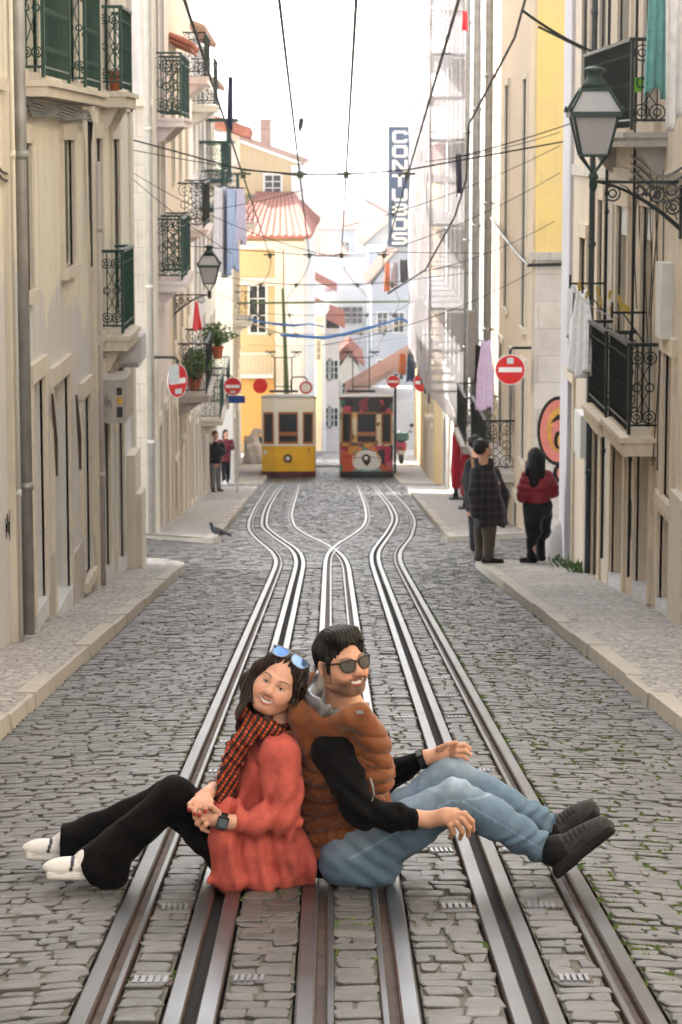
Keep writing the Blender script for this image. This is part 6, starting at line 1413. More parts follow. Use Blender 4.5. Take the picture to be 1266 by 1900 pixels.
# hood lying open round the neck
D = Sdf((P(520,1420,9).x, 8.82-DY, P(600,1425,9).z), (P(730,1400,9).x, 9.45-DY, P(600,1235,9).z), .0045)
HX = [[.94,.0,-.33],[0,1,0],[.33,0,.94]]
D.ell(P(612,1330,9.11), (.128,.135,.075), HX, .02); D.chain([P(580,1256,9.25),P(560,1285,9.18),P(556,1318,9.08)],[.022,.032,.040],.04)
D.chain([P(640,1338,8.99),P(672,1330,8.985),P(684,1338,9.0),P(690,1352,9.01)],[.026,.022,.016,.010],.03); D.cap(P(565,1345,9.08),P(572,1385,9.08),.05,.045,.04)
D.chain([P(676,1340,9.0),P(697,1378,9.02),P(706,1425,9.03)],[.034,.046,.05],.05); D.ell(P(622,1306,9.08), (.104,.108,.058), HX, .012, 'sub'); D.cap(P(600,1262,9.2),P(592,1300,9.12),.036,.05,.015,'sub'); D.cap(m_nb+mu*.02, HM.p(0,-.03,0), .066, .075, .01, 'sub')
D.chain([P(612,1338,8.99),P(645,1330,8.965),P(672,1316,8.975),P(682,1306,9.03)],[.020,.026,.026,.018],.02)
D.warp(lambda V: wob(30,.004,9,None,61)(V)); D.warp(crumple(26,.0055,None,211)); D.warp(lambda V: -.013*(np.sqrt(np.abs(np.sin(V[:,2]*math.pi/.058+V[:,0]*8)))-.6)*np.clip((P(690,1352,9).z-V[:,2])/.03,0,1)*(V[:,0] > P(655,1380,9).x))
D.build('hood', GILET, mp_, col=lambda V: np.tile(BRN, (len(V),1)))
D = Sdf((P(540,1420,9).x, 8.88-DY, P(600,1370,9).z), (P(720,1400,9).x, 9.45-DY, P(600,1240,9).z), .0045)
D.ell(P(620,1312,9.085), (.106,.108,.058), HX, .012); D.cap(P(594,1268,9.2),P(584,1300,9.12),.034,.046,.03)
D.ell(P(632,1292,9.07), (.100,.112,.052), HX, .012, 'sub'); D.cap(P(612,1258,9.19),P(606,1292,9.1),.034,.045,.015,'sub'); D.cap(m_nb+mu*.02, HM.p(0,-.03,0), .060, .070, .01, 'sub')
D.warp(lambda V: .0065*np.sin(V[:,0]*70-V[:,2]*95+3*np.sin(V[:,0]*38))+wob(50,.003,7,None,71)(V))
SAT = vcol('grey_satin', .32, .5, 30, .1, .1, 200)
D.build('hood_lining', SAT, mp_, col=lambda V: np.tile((.155,.155,.165), (len(V),1)), smooth=2)
mb = MB(); mb.tube([P(687,1444,8.885),P(692,1460,8.883),P(694,1474,8.885),P(691,1486,8.89)],.0035,5); mb.build('pocket_zip', STEELG, gl); mb = MB(); mb.box(*(lambda c_: (c_.x-.013,c_.x+.012,c_.y-.005,c_.y+.003,c_.z-.006,c_.z+.006))(P(668,1321,8.945))); mb.build('hood_toggle', STEELG, gl)
# trainers
MSHOE = vcol('dark_knit', .75, .25, 60, .25, .5, 350)
def mshoe(heel, toe, ank, upv):
    d = (toe-heel); L = d.length; d.normalize(); up = Vector(upv); up = (up-d*up.dot(d)).normalized(); sd_ = d.cross(up); M_ = [list(d), list(sd_), list(up)]
    D = Sdf(np.minimum(np.minimum(heel, toe), ank)-.11, np.maximum(np.maximum(heel, toe), ank)+.11, .004)
    o = lambda a,b_,c_: heel+d*(a*L)+sd_*b_+up*c_
    D.ell(o(.16,0,.05),(.05,.038,.05),M_,.03); D.ell(o(.45,0,.045),(.085,.040,.042),M_,.03); D.ell(o(.80,0,.035),(.06,.043,.034),M_,.03); D.cap(o(.22,0,.07), ank, .040, .042, .03)
    D.box(o(.50,0,.006),(L*.53,.046,.017),M_,.012,.004); D.box(o(.16,0,-.004),(L*.2,.043,.012),M_,.01,.004)
    for i in range(5): D.cap(o(.36+.075*i,-.028,.075-.006*i), o(.36+.075*i,.028,.075-.006*i), .0045, .0045, .003)
    for s in (-1,1): D.cap(o(.30,s*.03,.075), o(.72,s*.026,.052), .005, .005, .003)
    def col(V):
        q = V-np.array(heel); h_ = q@np.array(up); a = q@np.array(d)/L; C_ = np.tile((.040,.038,.037), (len(V),1)); C_[(h_ < .024)] = (.012,.012,.013); C_[(a < .32)&(h_ > .03)] = (.009,.009,.010)
        t = (np.abs(np.sin(a*42)) > .75)&(h_ > .06)&(a > .3)&(a < .75); C_[t] = (.010,.010,.010); return C_
    D.build('shoe', MSHOE, mp_, col=col, smooth=1)
mshoe(P(1033,1617,9.01), P(1137,1536,8.99), m_anN+Vector((.0,0,.0)), (-.55,0,.8)); mshoe(P(1028,1575,9.42), P(1110,1506,9.40), m_anF+Vector((.0,0,0)), (-.55,0,.8))
watch(mp_, P(790,1407,9.383), P(779,1411,9.386), .031, .012, (.3,-.6,.8))
glasses(mp_, HM, .002, .107, R(-4), LENSK, FRK, .0275, .0205, .034)

RADS = 1.0
P = at
# ------------------------------------------------------------------ passers-by
COATV = vcol('coat_cloth', .85, .2, 60, .15, .3, 200, 0, .2)
def flat_col(c): return lambda V: np.tile(c, (len(V),1))
def shoe_pair(parent, pts, col, L=.25, W=.042):
    for (h_, t_) in pts:
        d = (t_-h_).normalized(); D = Sdf(np.minimum(h_,t_)-np.array((.09,.09,.06)), np.maximum(h_,t_)+np.array((.09,.09,.16)), .007)
        D.cap(h_+Vector((0,0,.035)), t_+Vector((0,0,.025)), .040, .034, .01); D.cap(h_+Vector((0,0,.04)), h_+Vector((0,0,.11))+d*.03, .042, .045, .03); D.half(h_, (0,0,-1)); D.build('shoe', COATV, parent, col=flat_col(col))
def sd(pts, pad, h):
    a = np.array([list(p) for p in pts]); return Sdf(a.min(0)-pad, a.max(0)+pad, h)
# man in a long dark plaid coat
Y_ = 30.15; p = lambda x, y, dy=0: P(x, y, Y_+dy)
t = thing('person', p(905,1046), 'man in long dark plaid coat and brown trousers standing at the pavement corner', 'person')
gz = zs(Y_)+.085
hd = Head(p(897,833), (.72,.62,.30), (-.25,0,.97), 1.0)
ft = [Vector((p(893,1046).x,Y_+.1,gz)), Vector((p(906,1046).x,Y_-.06,gz))]
D = sd([p(880,812),p(940,812),p(880,1050,-.3),p(940,1050,.3)], .12, .009)
hd.face(D, True); D.cap(hd.p(0,-.05,-.02), p(897,865), .055, .06, .02); D.chain([p(905,955),p(903,900),p(898,872)],[.14,.15,.09],.05)
D.chain([p(886,880,-.06),p(880,915,-.11),p(883,958,-.15)],[.05,.045,.03],.02); D.chain([p(918,880,.1),p(931,915,.12),p(931,950,.06)],[.05,.045,.035],.02)
for q,hx in ((ft[0],898),(ft[1],908)): D.chain([p(hx,955,q.y-Y_),q+Vector((0,0,.45)),q+Vector((0,0,.06))],[.08,.06,.045],.02)
D.build('body', SKIN, t, col=lambda V: hd.paint(V, MSK, (.34,.10,.075), (.012,.009,.008), True, (.10,.06,.045)))
D = sd([hd.C],.2,.007); hd.e(D,(0,.036,-.022),(.088,.100,.106),.01); hd.e(D,(0,-.06,.06),(.09,.115,.085),.01,'sub'); hd.c(D,(0,-.09,-.07),(0,-.16,-.02),.05,.08,.01,'sub'); D.warp(wob(90,.004,9,None,91)); D.build('hair', HAIR, t, col=flat_col((.010,.008,.007)))
D = sd([p(868,850),p(948,850),p(868,985,-.35),p(948,985,.35)], .1, .009)
D.chain([p(898,868),p(901,900),p(905,940),p(908,972)],[.10,.165,.18,.185],.05); D.chain([p(886,878,-.06),p(880,915,-.11),p(882,952,-.15)],[.085,.075,.06],.03); D.chain([p(918,878,.1),p(931,915,.12),p(931,948,.06)],[.085,.078,.065],.03); D.cap(p(922,950),p(930,972),.08,.08,.06); D.cap(p(888,950,.1),p(886,976,.1),.06,.05,.05); D.cap(p(888,858),p(908,860),.06,.06,.03)
D.cap(p(897,866),p(897,840),.062,.075,.01,'sub'); D.half(p(905,974),(.03,0,-1)); D.warp(lambda V: .008*np.sin(V[:,0]*45+V[:,2]*6)*np.clip((p(905,900).z-V[:,2])/.5,0,1)+wob(18,.006,9,None,95)(V)); D.warp(crumple(9,.014,(1.5,1.5,.7),303))
def plaid(V):
    a = np.abs(np.sin(V[:,0]*38+.5)); b_ = np.abs(np.sin(V[:,2]*33)); C_ = np.tile((.012,.012,.014), (len(V),1)); C_[a > .88] = (.026,.024,.024); C_[b_ > .85] = (.034,.026,.024); C_[(a > .88)&(b_ > .85)] = (.05,.04,.038); return C_
D.build('coat', COATV, t, col=plaid)
D = sd([p(885,965),p(925,965),p(885,1050,-.2),p(925,1050,.2)], .1, .009)
for q,hx in ((ft[0],897),(ft[1],909)): D.chain([p(hx,955,q.y-Y_),q+Vector((.005,0,.42)),q+Vector((0,0,.09))],[.105,.082,.070],.015)
D.warp(wob(30,.005,9,None,97)); D.warp(crumple(14,.010,(1,1,1.5),301)); D.build('trousers', COATV, t, col=flat_col((.085,.062,.046)))
shoe_pair(t, [(ft[0]+Vector((-.03,0,0)),ft[0]+Vector((.08,.16,0))),(ft[1]+Vector((-.04,0,0)),ft[1]+Vector((.15,-.04,0)))], (.020,.012,.009))
# woman in a red padded jacket
t = thing('person', p(996,1046), 'woman with long black hair in red padded jacket and black trousers, seen from behind', 'person')
hd = Head(p(994,848), (.25,.95,.10), (0,0,1), .97); ft = [Vector((p(986,1046).x,Y_-.05,gz)), Vector((p(1004,1046).x,Y_+.1,gz))]
D = sd([p(960,825),p(1036,825),p(970,1050,-.3),p(1020,1050,.3)], .12, .009)
hd.face(D); D.cap(hd.p(0,-.05,-.02), p(996,876), .045, .05, .02); D.chain([p(998,940),p(998,905),p(996,880)],[.13,.13,.08],.05)
D.chain([p(980,886),p(972,915),p(983,923,.15)],[.04,.036,.028],.02); D.chain([p(1014,886),p(1024,911),p(1016,908,.2)],[.04,.036,.028],.02)
for q,hx in ((ft[0],990),(ft[1],1006)): D.chain([p(hx,945,q.y-Y_),q+Vector((0,0,.45)),q+Vector((0,0,.06))],[.09,.058,.045],.02)
D.build('body', SKIN, t, col=lambda V: hd.paint(V, WSK, (.46,.11,.095), (.035,.02,.014)))
D = sd([p(970,826),p(1018,826),p(970,895,-.2),p(1018,895,.2)],.08,.007); hd.e(D,(0,.02,-.015),(.092,.105,.105),.01); D.chain([p(992,850,-.06),p(988,872,-.10),p(992,896,-.13),p(995,904,-.13)],[.08,.075,.055,.02],.04); D.cap(p(1002,850,-.06),p(1006,885,-.12),.07,.03,.04); D.cap(p(983,860,-.02),p(977,880,-.05),.05,.02,.03)
D.warp(lambda V: .004*np.sin(V[:,0]*170+6*V[:,2])+wob(50,.003,7,None,101)(V)); D.build('hair', HAIR, t, col=flat_col((.006,.005,.005)))
D = sd([p(958,862),p(1038,862),p(958,935,-.3),p(1038,935,.3)],.1,.008)
D.chain([p(996,876),p(998,900),p(998,922)],[.10,.155,.15],.05); D.chain([p(980,884),p(973,905),p(972,920),p(984,924,.15)],[.075,.072,.065,.05],.03); D.chain([p(1014,884),p(1023,903),p(1025,913),p(1016,910,.2)],[.075,.072,.065,.05],.03); D.half(p(998,931),(0,0,-1))
D.warp(lambda V: -.010*np.abs(np.sin((V[:,2])*math.pi/.085))+wob(26,.006,9,None,103)(V)); D.build('jacket', vcol('red_padding', .5, .4, 30, .2, .3, 150), t, col=flat_col((.24,.012,.022)))
D = sd([p(970,925),p(1025,925),p(970,1050,-.25),p(1025,1050,.25)],.1,.009); D.cap(p(993,940),p(1003,940),.145,.145,.04)
for q,hx in ((ft[0],990),(ft[1],1006)): D.chain([p(hx,950,q.y-Y_),p(hx,985,q.y-Y_),q+Vector((0,0,.40)),q+Vector((0,0,.07))],[.125,.10,.066,.055],.02)
D.warp(wob(30,.004,9,None,105)); D.warp(crumple(14,.010,(1,1,1.5),301)); D.build('trousers', COATV, t, col=flat_col((.006,.006,.007)))
shoe_pair(t, [(ft[0]+Vector((.03,.02,0)),ft[0]+Vector((-.11,.05,0))),(ft[1]+Vector((.02,.0,0)),ft[1]+Vector((-.05,.13,0)))], (.008,.008,.009))
# third passer-by, mostly hidden behind the coat
Y_ = 35.0; t = thing('person', p(884,1010), 'person in dark jacket with tan bag strap, mostly hidden behind the plaid coat', 'person'); hd = Head(p(885,824), (.8,-.5,.1), (0,0,1), .97)
gz = zs(Y_)+0.0; q0 = Vector((p(880,1000).x,Y_,gz)); q1 = Vector((p(891,1000).x,Y_+.1,gz))
D = sd([p(860,806),p(910,806),q0+Vector((0,-.3,0)),q1+Vector((0,.3,0))],.12,.010); hd.face(D); D.cap(hd.p(0,-.05,-.02),p(884,850),.05,.055,.02); D.chain([p(884,945),p(883,890),p(884,858)],[.14,.14,.09],.05); D.chain([p(872,862),p(866,895),p(872,922,-.1)],[.05,.045,.035],.02)
for q,hx in ((q0,879),(q1,889)): D.chain([p(hx,940),q+Vector((0,0,.45)),q+Vector((0,0,.06))],[.08,.06,.045],.02)
D.build('body', SKIN, t, col=lambda V: hd.paint(V, MSK, (.34,.10,.075), (.012,.009,.008), True))
D = sd([hd.C],.2,.008); hd.e(D,(0,.035,-.02),(.09,.10,.105),.01); hd.e(D,(0,-.06,.06),(.09,.115,.085),.01,'sub'); D.warp(wob(90,.005,9,None,111)); D.build('hair', HAIR, t, col=flat_col((.010,.008,.007)))
D = sd([p(855,845),p(912,845),p(855,955,-.25),p(912,955,.25)],.1,.010); D.chain([p(884,858),p(884,890),p(885,940)],[.10,.175,.165],.05); D.chain([p(873,864),p(866,893),p(871,918,-.1)],[.085,.07,.055],.03); D.half(p(884,948),(0,0,-1)); D.warp(wob(22,.006,9,None,113)); D.build('jacket', COATV, t, col=flat_col((.012,.012,.015)))
mb = MB(); mb.tube([p(876,850,-.16),p(878,875,-.2),p(886,905,-.19)],.016,5); mb.build('bag_strap', mat('tan_strap',(.45,.24,.06),.6), t)
D = sd([p(870,935),p(900,935),q0+Vector((0,-.2,0)),q1+Vector((0,.2,0))],.1,.010)
for q,hx in ((q0,879),(q1,889)): D.chain([p(hx,935),q+Vector((0,0,.45)),q+Vector((0,0,.07))],[.11,.08,.06],.02)
D.build('trousers', COATV, t, col=flat_col((.02,.022,.03))); shoe_pair(t, [(q0,q0+Vector((.12,.05,0))),(q1,q1+Vector((.12,.05,0)))], (.02,.02,.02))
# the pair on the left pavement
def stroller(Y, x, ytop, ybot, label, top, topc, legc, shoec, hairc, facing, coat_end, longhair=False):
    k = (ybot-ytop)/110.0; pp = lambda dx, dy, dd=0: P(x+dx*k, ytop+dy*k, Y+dd); gz = zs(Y)+.08
    t = thing('person', Vector((pp(0,110).x,Y,gz)), label, 'person'); hd = Head(pp(0,8), facing, (0,0,1), .98); f0 = [Vector((pp(-4,110).x,Y,gz)),Vector((pp(5,110).x,Y+.15,gz))]
    D = sd([pp(-22,0,-.3),pp(22,112,.3)],.1,.013); hd.face(D); D.cap(hd.p(0,-.05,-.02),pp(0,22),.05,.055,.02); D.chain([pp(0,60),pp(0,40),pp(0,24)],[.13,.14,.08],.05); D.chain([pp(-12,26),pp(-14,42),pp(-8,50,-.15)],[.05,.045,.035],.02); D.chain([pp(12,26),pp(14,40),pp(9,34,-.15)],[.05,.045,.035],.02)
    for q,hx in zip(f0,(-4,4)): D.chain([pp(hx,58),q+Vector((0,0,.45)),q+Vector((0,0,.06))],[.09,.06,.045],.02)
    D.build('body', SKIN, t, col=lambda V: hd.paint(V, WSK, (.46,.11,.095), (.035,.02,.014)))
    D = sd([hd.C,hd.C-Vector((0,0,.3))],.2,.010); hd.e(D,(0,.03,-.02),(.09,.10,.105),.01); hd.e(D,(0,-.055,.065),(.075,.11,.08),.01,'sub')
    if longhair: D.chain([hd.p(0,0,-.05),hd.p(0,-.16,-.08),hd.p(0,-.26,-.06)],[.08,.075,.03],.03)
    D.build('hair', HAIR, t, col=flat_col(hairc))
    D = sd([pp(-24,18,-.35),pp(24,coat_end,.35)],.1,.012); D.chain([pp(0,24),pp(0,40),pp(0,coat_end-3)],[.10,.175,.18],.05); D.chain([pp(-12,26),pp(-15,42),pp(-9,49,-.15)],[.08,.07,.055],.03); D.chain([pp(12,26),pp(15,40),pp(9,35,-.15)],[.08,.07,.055],.03); D.half(pp(0,coat_end),(0,0,-1)); D.warp(wob(22,.006,9,None,int(x))); D.build(top, COATV, t, col=flat_col(topc))
    D = sd([pp(-12,50,-.3),pp(12,112,.3)],.1,.012)
    for q,hx in zip(f0,(-4,4)): D.chain([pp(hx,58),q+Vector((0,0,.45)),q+Vector((0,0,.09))],[.11,.075,.06],.02)
    D.build('trousers', COATV, t, col=flat_col(legc)); shoe_pair(t, [(f0[0],f0[0]+Vector((.06,-.12,0))),(f0[1],f0[1]+Vector((.12,-.05,0)))], shoec)
stroller(71, 400, 799, 912, 'person in a dark jacket and grey trousers at the edge of the left pavement', 'jacket', (.014,.016,.022), (.22,.21,.20), (.06,.035,.025), (.10,.05,.03), (.6,-.8,0), 58)
stroller(83, 419, 797, 891, 'woman in a maroon coat with black leggings and white shoes on the left pavement', 'coat', (.12,.012,.024), (.008,.008,.009), (.75,.75,.74), (.02,.012,.010), (.5,-.85,.0), 70, True)
# ------------------------------------------------------------------ pigeon
Y_ = 39.3; g = zs(Y_); c_ = P(404,1003,Y_); c_ = Vector((c_.x,Y_,g+.13)); D = Sdf(c_-Vector((.25,.15,.15)), c_+Vector((.28,.15,.18)), .006)
D.ell(c_, (.10,.055,.06), [[.94,0,-.34],[0,1,0],[.34,0,.94]], .02); D.cap(c_+Vector((.06,0,-.01)), c_+Vector((.21,0,-.065)), .035, .014, .02); D.cap(c_+Vector((-.07,0,.03)), c_+Vector((-.095,0,.10)), .034, .024, .02); D.ell(c_+Vector((-.10,0,.115)), (.028,.024,.024), None, .01); D.cap(c_+Vector((-.12,0,.11)), c_+Vector((-.15,0,.10)), .008, .003, .004)
for s in (-1,1): D.cap(c_+Vector((-.01,s*.022,-.04)), c_+Vector((-.005,s*.022,-.125)), .008, .006, .01); D.cap(c_+Vector((-.005,s*.022,-.125)), c_+Vector((-.04,s*.026,-.127)), .006, .005, .003)
def pcol(V):
    q = V-np.array(c_); C_ = np.tile((.055,.058,.068), (len(V),1)); C_[(q[:,0] < -.06)] = (.030,.036,.042); C_[(q[:,2] < -.07)] = (.22,.06,.05); C_[(np.abs(q[:,0]-.06) < .012)&(np.abs(q[:,1]) > .03)] = (.012,.012,.014); C_[q[:,0] > .16] = (.02,.02,.024); return C_
o = D.build('pigeon', COATV, None, loc=(c_.x,Y_,g), col=pcol); tag(o, 'dark grey pigeon standing on the cobbles at the left side street', 'pigeon')
# ------------------------------------------------------------------ laundry
def garment(name, label, cat, tl, tr, L, m_, flare=1.0, fold=.03, nf=3, shape=None, nrm=None, group=None, seed=0):
    tl, tr = Vector(tl), Vector(tr); ax = (tr-tl); W = ax.length; ax.normalize(); n_ = Vector(nrm) if nrm else Vector((-ax.y,ax.x,0)).normalized(); r_ = random.Random(seed+len(label)); ph = r_.uniform(0,6)
    nu, nv = 16, 22; vs = []; fs = []
    for side in (0,1):
        for j in range(nv+1):
            v_ = j/nv; w_ = (1+(flare-1)*v_)*(shape(v_) if shape else 1)
            for i in range(nu+1):
                u = (i/nu-.5); z = -v_*L*(1-.05*math.sin(u*7+ph))+(-.03*W*math.cos(u*math.pi*2)*(1-v_)); d = fold*(.25+.75*v_)*(math.sin(u*nf*6.28+ph+v_*1.2)+.4*math.sin(u*nf*13+ph*2))+ (.004 if side else -.004)
                vs.append((tl+tr)/2+ax*(u*W*w_)+n_*d+Vector((0,0,z)))
        b0 = side*(nu+1)*(nv+1)
        for j in range(nv):
            for i in range(nu):
                q = (b0+j*(nu+1)+i,b0+j*(nu+1)+i+1,b0+(j+1)*(nu+1)+i+1,b0+(j+1)*(nu+1)+i); fs.append(q if side else q[::-1])
    k = (nu+1)*(nv+1); rim = [i for i in range(nu+1)]+[(j*(nu+1)+nu) for j in range(1,nv+1)]+[nv*(nu+1)+i for i in range(nu-1,-1,-1)]+[j*(nu+1) for j in range(nv-1,0,-1)]
    for a,b_ in zip(rim, rim[1:]+rim[:1]): fs.append((a,b_,k+b_,k+a))
    mb = MB(); mb.add(vs, fs); return tag(mb.build(name, m_, smooth=True), label, cat, group)
CW = cloth('white_linen', (.84,.84,.85)); CG = cloth('grey_linen', (.55,.54,.57)); CB = cloth('blue_linen', (.32,.40,.58)); CL = cloth('lilac_cotton', (.74,.58,.82)); CP = cloth('pale_violet_linen', (.44,.42,.55)); CT = cloth('teal_knit', (.16,.42,.40), .2, 40, bs=.6); CK = cloth('black_cotton', (.012,.012,.014)); CR = cloth('red_flag_cloth', (.60,.02,.03)); CO = cloth('orange_cotton', (.55,.16,.05)); CN = cloth('navy_cloth', (.03,.06,.16)); CD = cloth('dark_navy_cotton', (.02,.022,.045))
def G(name, label, cat, x0, x1, yt, yb, Y, m_, dY=0, **k):
    a = at(x0,yt,Y); b_ = at(x1,yt,Y+dY); return garment(name, label, cat, a, b_, (yb-yt)/F*Y*1.02, m_, **k)
G('hanging_sheet','pale grey sheet hanging high over the left side of the street','laundry',398,420,347,505,60,CG,.8,flare=1.35,fold=.05,group='laundry on the line beneath the green bays')
G('hanging_shirt','blue shirt hanging beside the pale grey sheet on the left','laundry',421,438,350,500,60.5,CB,.5,flare=1.4,fold=.05,group='laundry on the line beneath the green bays'); G('hanging_sheet','pale violet cloth hanging last on the left line','laundry',438,452,350,448,61,CP,.5,flare=1.6,fold=.05,group='laundry on the line beneath the green bays')
mb = MB(); mb.tube([at(388,343,60),at(456,349,61)],.012,5); mb.tube([at(388,345,60),Vector((xl(60),60,at(388,345,60).z))],.015,5); mb.tube([at(456,349,61),Vector((xl(61),61,at(456,349,61).z))],.015,5); tag(mb.build('clothes_line', IRON), 'clothes line bracket holding the pale sheet and blue shirt', 'clothes line')
G('hanging_dress','long lilac dress hanging from the iron balcony by the no entry sign','laundry',889,916,632,757,43.8,CL,-.7,flare=1.15,fold=.04,shape=lambda v: .55+.45*min(1,v*2.2))
G('hanging_towel','grey striped cloth hanging next to the lilac dress','laundry',868,882,575,700,45,CG,.4,flare=.8,fold=.03); G('hanging_trousers','black trousers hanging behind the lilac dress','laundry',880,898,640,706,45.5,CK,.4,flare=1.0,fold=.03)
G('hanging_shirt','white shirt hanging from the bar over the right pavement','laundry',1064,1098,540,690,26.3,CW,-.9,flare=1.25,fold=.035,shape=lambda v: .5+.5*min(1,v*2.5)); G('hanging_sock','black cloth hanging between the two white garments','laundry',1064,1073,543,585,26.5,CK,.05,flare=1.1,fold=.01,nf=1); G('hanging_towel','narrow white cloth hanging left of the white shirt','laundry',1054,1068,528,625,26.9,CW,-.4,flare=1.2,fold=.02)
G('hanging_skirt','teal knitted garment with a frilled hem hanging from above the iron balcony','laundry',1207,1243,-80,160,20.2,CT,.1,flare=1.25,fold=.03); G('hanging_blouse','white ribbed blouse hanging at the top right edge','laundry',1236,1290,-80,215,19.2,CW,.1,flare=.95,fold=.035)
G('hanging_scarf','dark navy garment hanging on the twisted cable before the scaffold','laundry',846,856,286,360,49,CD,.2,flare=1.1,fold=.03,nf=1); G('flag','small red flag at the top beside the scaffold','flag',858,866,20,56,52,CR,.2,flare=1.3,fold=.03,nf=1)
G('flag','red and orange flag hanging from a pole beneath the slim black lantern','flag',363,367,560,612,50,CR,.1,flare=4.5,fold=.02,nf=1); G('hanging_coat','long dark garment hanging above the green balcony on the left skyline','laundry',425,433,142,238,66,CD,.2,flare=1.0,fold=.05,nf=1)
for x0,x1,yt,yb,Y,m_,lab in ((715,722,488,538,95,CO,'orange cloth hanging below the tall shop sign'),(728,737,486,532,95,CP,'violet cloth hanging below the tall shop sign'),(743,757,482,522,95,CD,'dark trousers hanging below the tall shop sign'),(743,753,656,694,93,CO,'orange cloth hanging above the scooter'),(756,768,656,706,92,CN,'navy cloth hanging above the scooter')):
    G('hanging_cloth', lab, 'laundry', x0,x1,yt,yb,Y,m_,.3,flare=1.1,fold=.06,group='laundry hanging far down on the right')
PEG = mat('yellow_peg', (.62,.42,.06), .5)
mb = MB(); mb.box(-.012,.012,-.01,.01,-.05,.04); mb.box(-.02,.02,-.012,.012,.0,.012); pr = None
for i,(x,y_) in enumerate(((1075,530),(1090,545),(1110,540),(1114,560),(1132,545),(1134,576),(1150,556),(1153,570),(1160,572),(1166,575))):
    q = at(x,y_,25.5-i*.25); lab = 'yellow clothes peg on the line above the lower iron balconies'
    if pr is None: pr = mb.build('clothes_peg', PEG, loc=(0,0,0)); pr.location = q; tag(pr, lab, 'clothes peg', 'yellow pegs above the lower balconies')
    else: c = pr.copy(); COL.objects.link(c); c.location = q; c.rotation_euler = (0,.3*math.sin(i*2),0)
for (x0,x1,y_,Yb,lab) in ((1058,1138,526,26.4,'upper iron drying bar carrying the white shirt'),(1136,1224,580,22.9,'lower iron drying bar across the lower balconies')):
    mb = MB(); a = at(x0,y_,Yb); mb.tube([a, Vector((2.8,Yb,a.z))],.011,6); mb.tube([a-Vector((0,0,.05)),a+Vector((0,0,.09))],.012,5); mb.tube([a+Vector((.1,0,-.01)),Vector((2.8,Yb,a.z-.3))],.007,5); tag(mb.build('drying_bar', IRON), lab, 'drying bar')
wire('clothes_line', [at(1060,527,26.4),at(1150,588,22.9)], .004, 'thin clothes line with yellow pegs between the drying bars', 'clothes line', sag=.08)
# ------------------------------------------------------------------ pots and plants
def pot(c_, r, h, m_, label, plant=0, leafm=None):
    c_ = Vector(c_); t = thing('flower_pot', c_, label, 'flower pot'); mb = MB(); mb.lathe(c_,[(r*.7,0),(r*.95,h*.8),(r*1.08,h*.8),(r*1.08,h),(r*.9,h),(r*.85,h*.85)],14); mb.build('pot', m_, t)
    if plant:
        mb = MB()
        for i in range(plant):
            a = random.uniform(0,6.28); e = random.uniform(.1,1.2); R_ = random.uniform(.3,1)*h*1.9; o = c_+Vector((math.cos(a)*math.sin(e)*R_, math.sin(a)*math.sin(e)*R_, h+math.cos(e)*R_)); d = Vector((random.gauss(0,1),random.gauss(0,1),random.gauss(0,.6))).normalized()*h*.28; s_ = d.orthogonal().normalized()*h*.09
            mb.add([o-d,o+s_,o+d,o-s_],[(0,1,2,3)])
            if i%4 == 0: mb.tube([c_+Vector((0,0,h*.9)),o],.004,3,caps=False)
        mb.build('leaves', leafm, t)
    return t
LEAF = mat('pot_leaf', (.07,.13,.03), .6, 0, .5, 20); TERR = mat('terracotta', (.48,.13,.055), .8, 0, .2, 20); GRP = mat('lime_plastic', (.16,.48,.02), .4)
q = at(207,158,26.6); pot((-2.19,26.6,2.10),.065,.2,TERR,'terracotta pot on the upper small balcony of the cream house',0)
pot((2.60,22.2,2.0),.06,.12,GRP,'lime green planter hooked on the upper iron balcony',0)
q = at(404,652,53); pot((q.x-.0,53,q.z-.15),.12,.26,TERR,'bushy potted plant on the crowded left balcony',260,LEAF)
for i,x in enumerate((1.2,1.9,2.6,3.2)): q = f3.P(50.0+i*.8-46.2,-3.16,.3); pot(q,.12,.22,TERR,['leafy pot at the near end of the crowded left balcony','second leafy pot along the crowded left balcony','third leafy pot along the crowded left balcony','leafy pot at the far end of the crowded left balcony'][i],150,LEAF)
G('hanging_cloth','dark green cloth draped over the crowded left balcony','cloth',352,378,648,700,52,cloth('dark_green_cloth',(.03,.07,.05)),1.2,flare=1.0,fold=.03); G('hanging_cloth','brown cloth draped beside the dark green cloth','cloth',345,357,655,712,51,cloth('brown_cloth',(.07,.045,.03)),.5,flare=.9,fold=.03)
for i,(x,y_,lab) in enumerate(((1065,1040,'tuft of weeds at the foot of the corner stone on the right'),(1085,1058,'low weeds along the right wall base'),(1103,1066,'widest clump of weeds beside the dark downpipe'))):
    Yb = 30.3-i*1.1; x_ = 2.72; z_ = zs(Yb)+.085; mb = MB()
    for k in range(60+40*i):
        bx, by = x_+random.gauss(0,.06), Yb+random.gauss(0,.22); d = Vector((random.gauss(0,.5),random.gauss(0,.5),1)).normalized()*random.uniform(.03,.10); s_ = Vector((random.gauss(0,1),random.gauss(0,1),0)).normalized()*.009; b_ = Vector((bx,by,z_)); mb.add([b_-s_,b_+s_,b_+d*.6+s_*1.3,b_+d,b_+d*.6-s_*1.3],[(0,1,2,3,4)])
    tag(mb.build('weeds', LEAF), lab, 'weeds', kind='stuff')
mb = MB(); q = P(407,1679,8.6); zq = zs(q.y)+.012; mb.add([(q.x-.02,q.y-.01,zq),(q.x,q.y-.016,zq+.012),(q.x+.022,q.y,zq+.004),(q.x+.004,q.y+.02,zq+.014),(q.x-.014,q.y+.014,zq+.006)],[(0,1,2,3,4)]); tag(mb.build('fallen_leaf', mat('dry_leaf',(.50,.20,.03),.7)), 'dry orange leaf lying between the near rails', 'leaf')
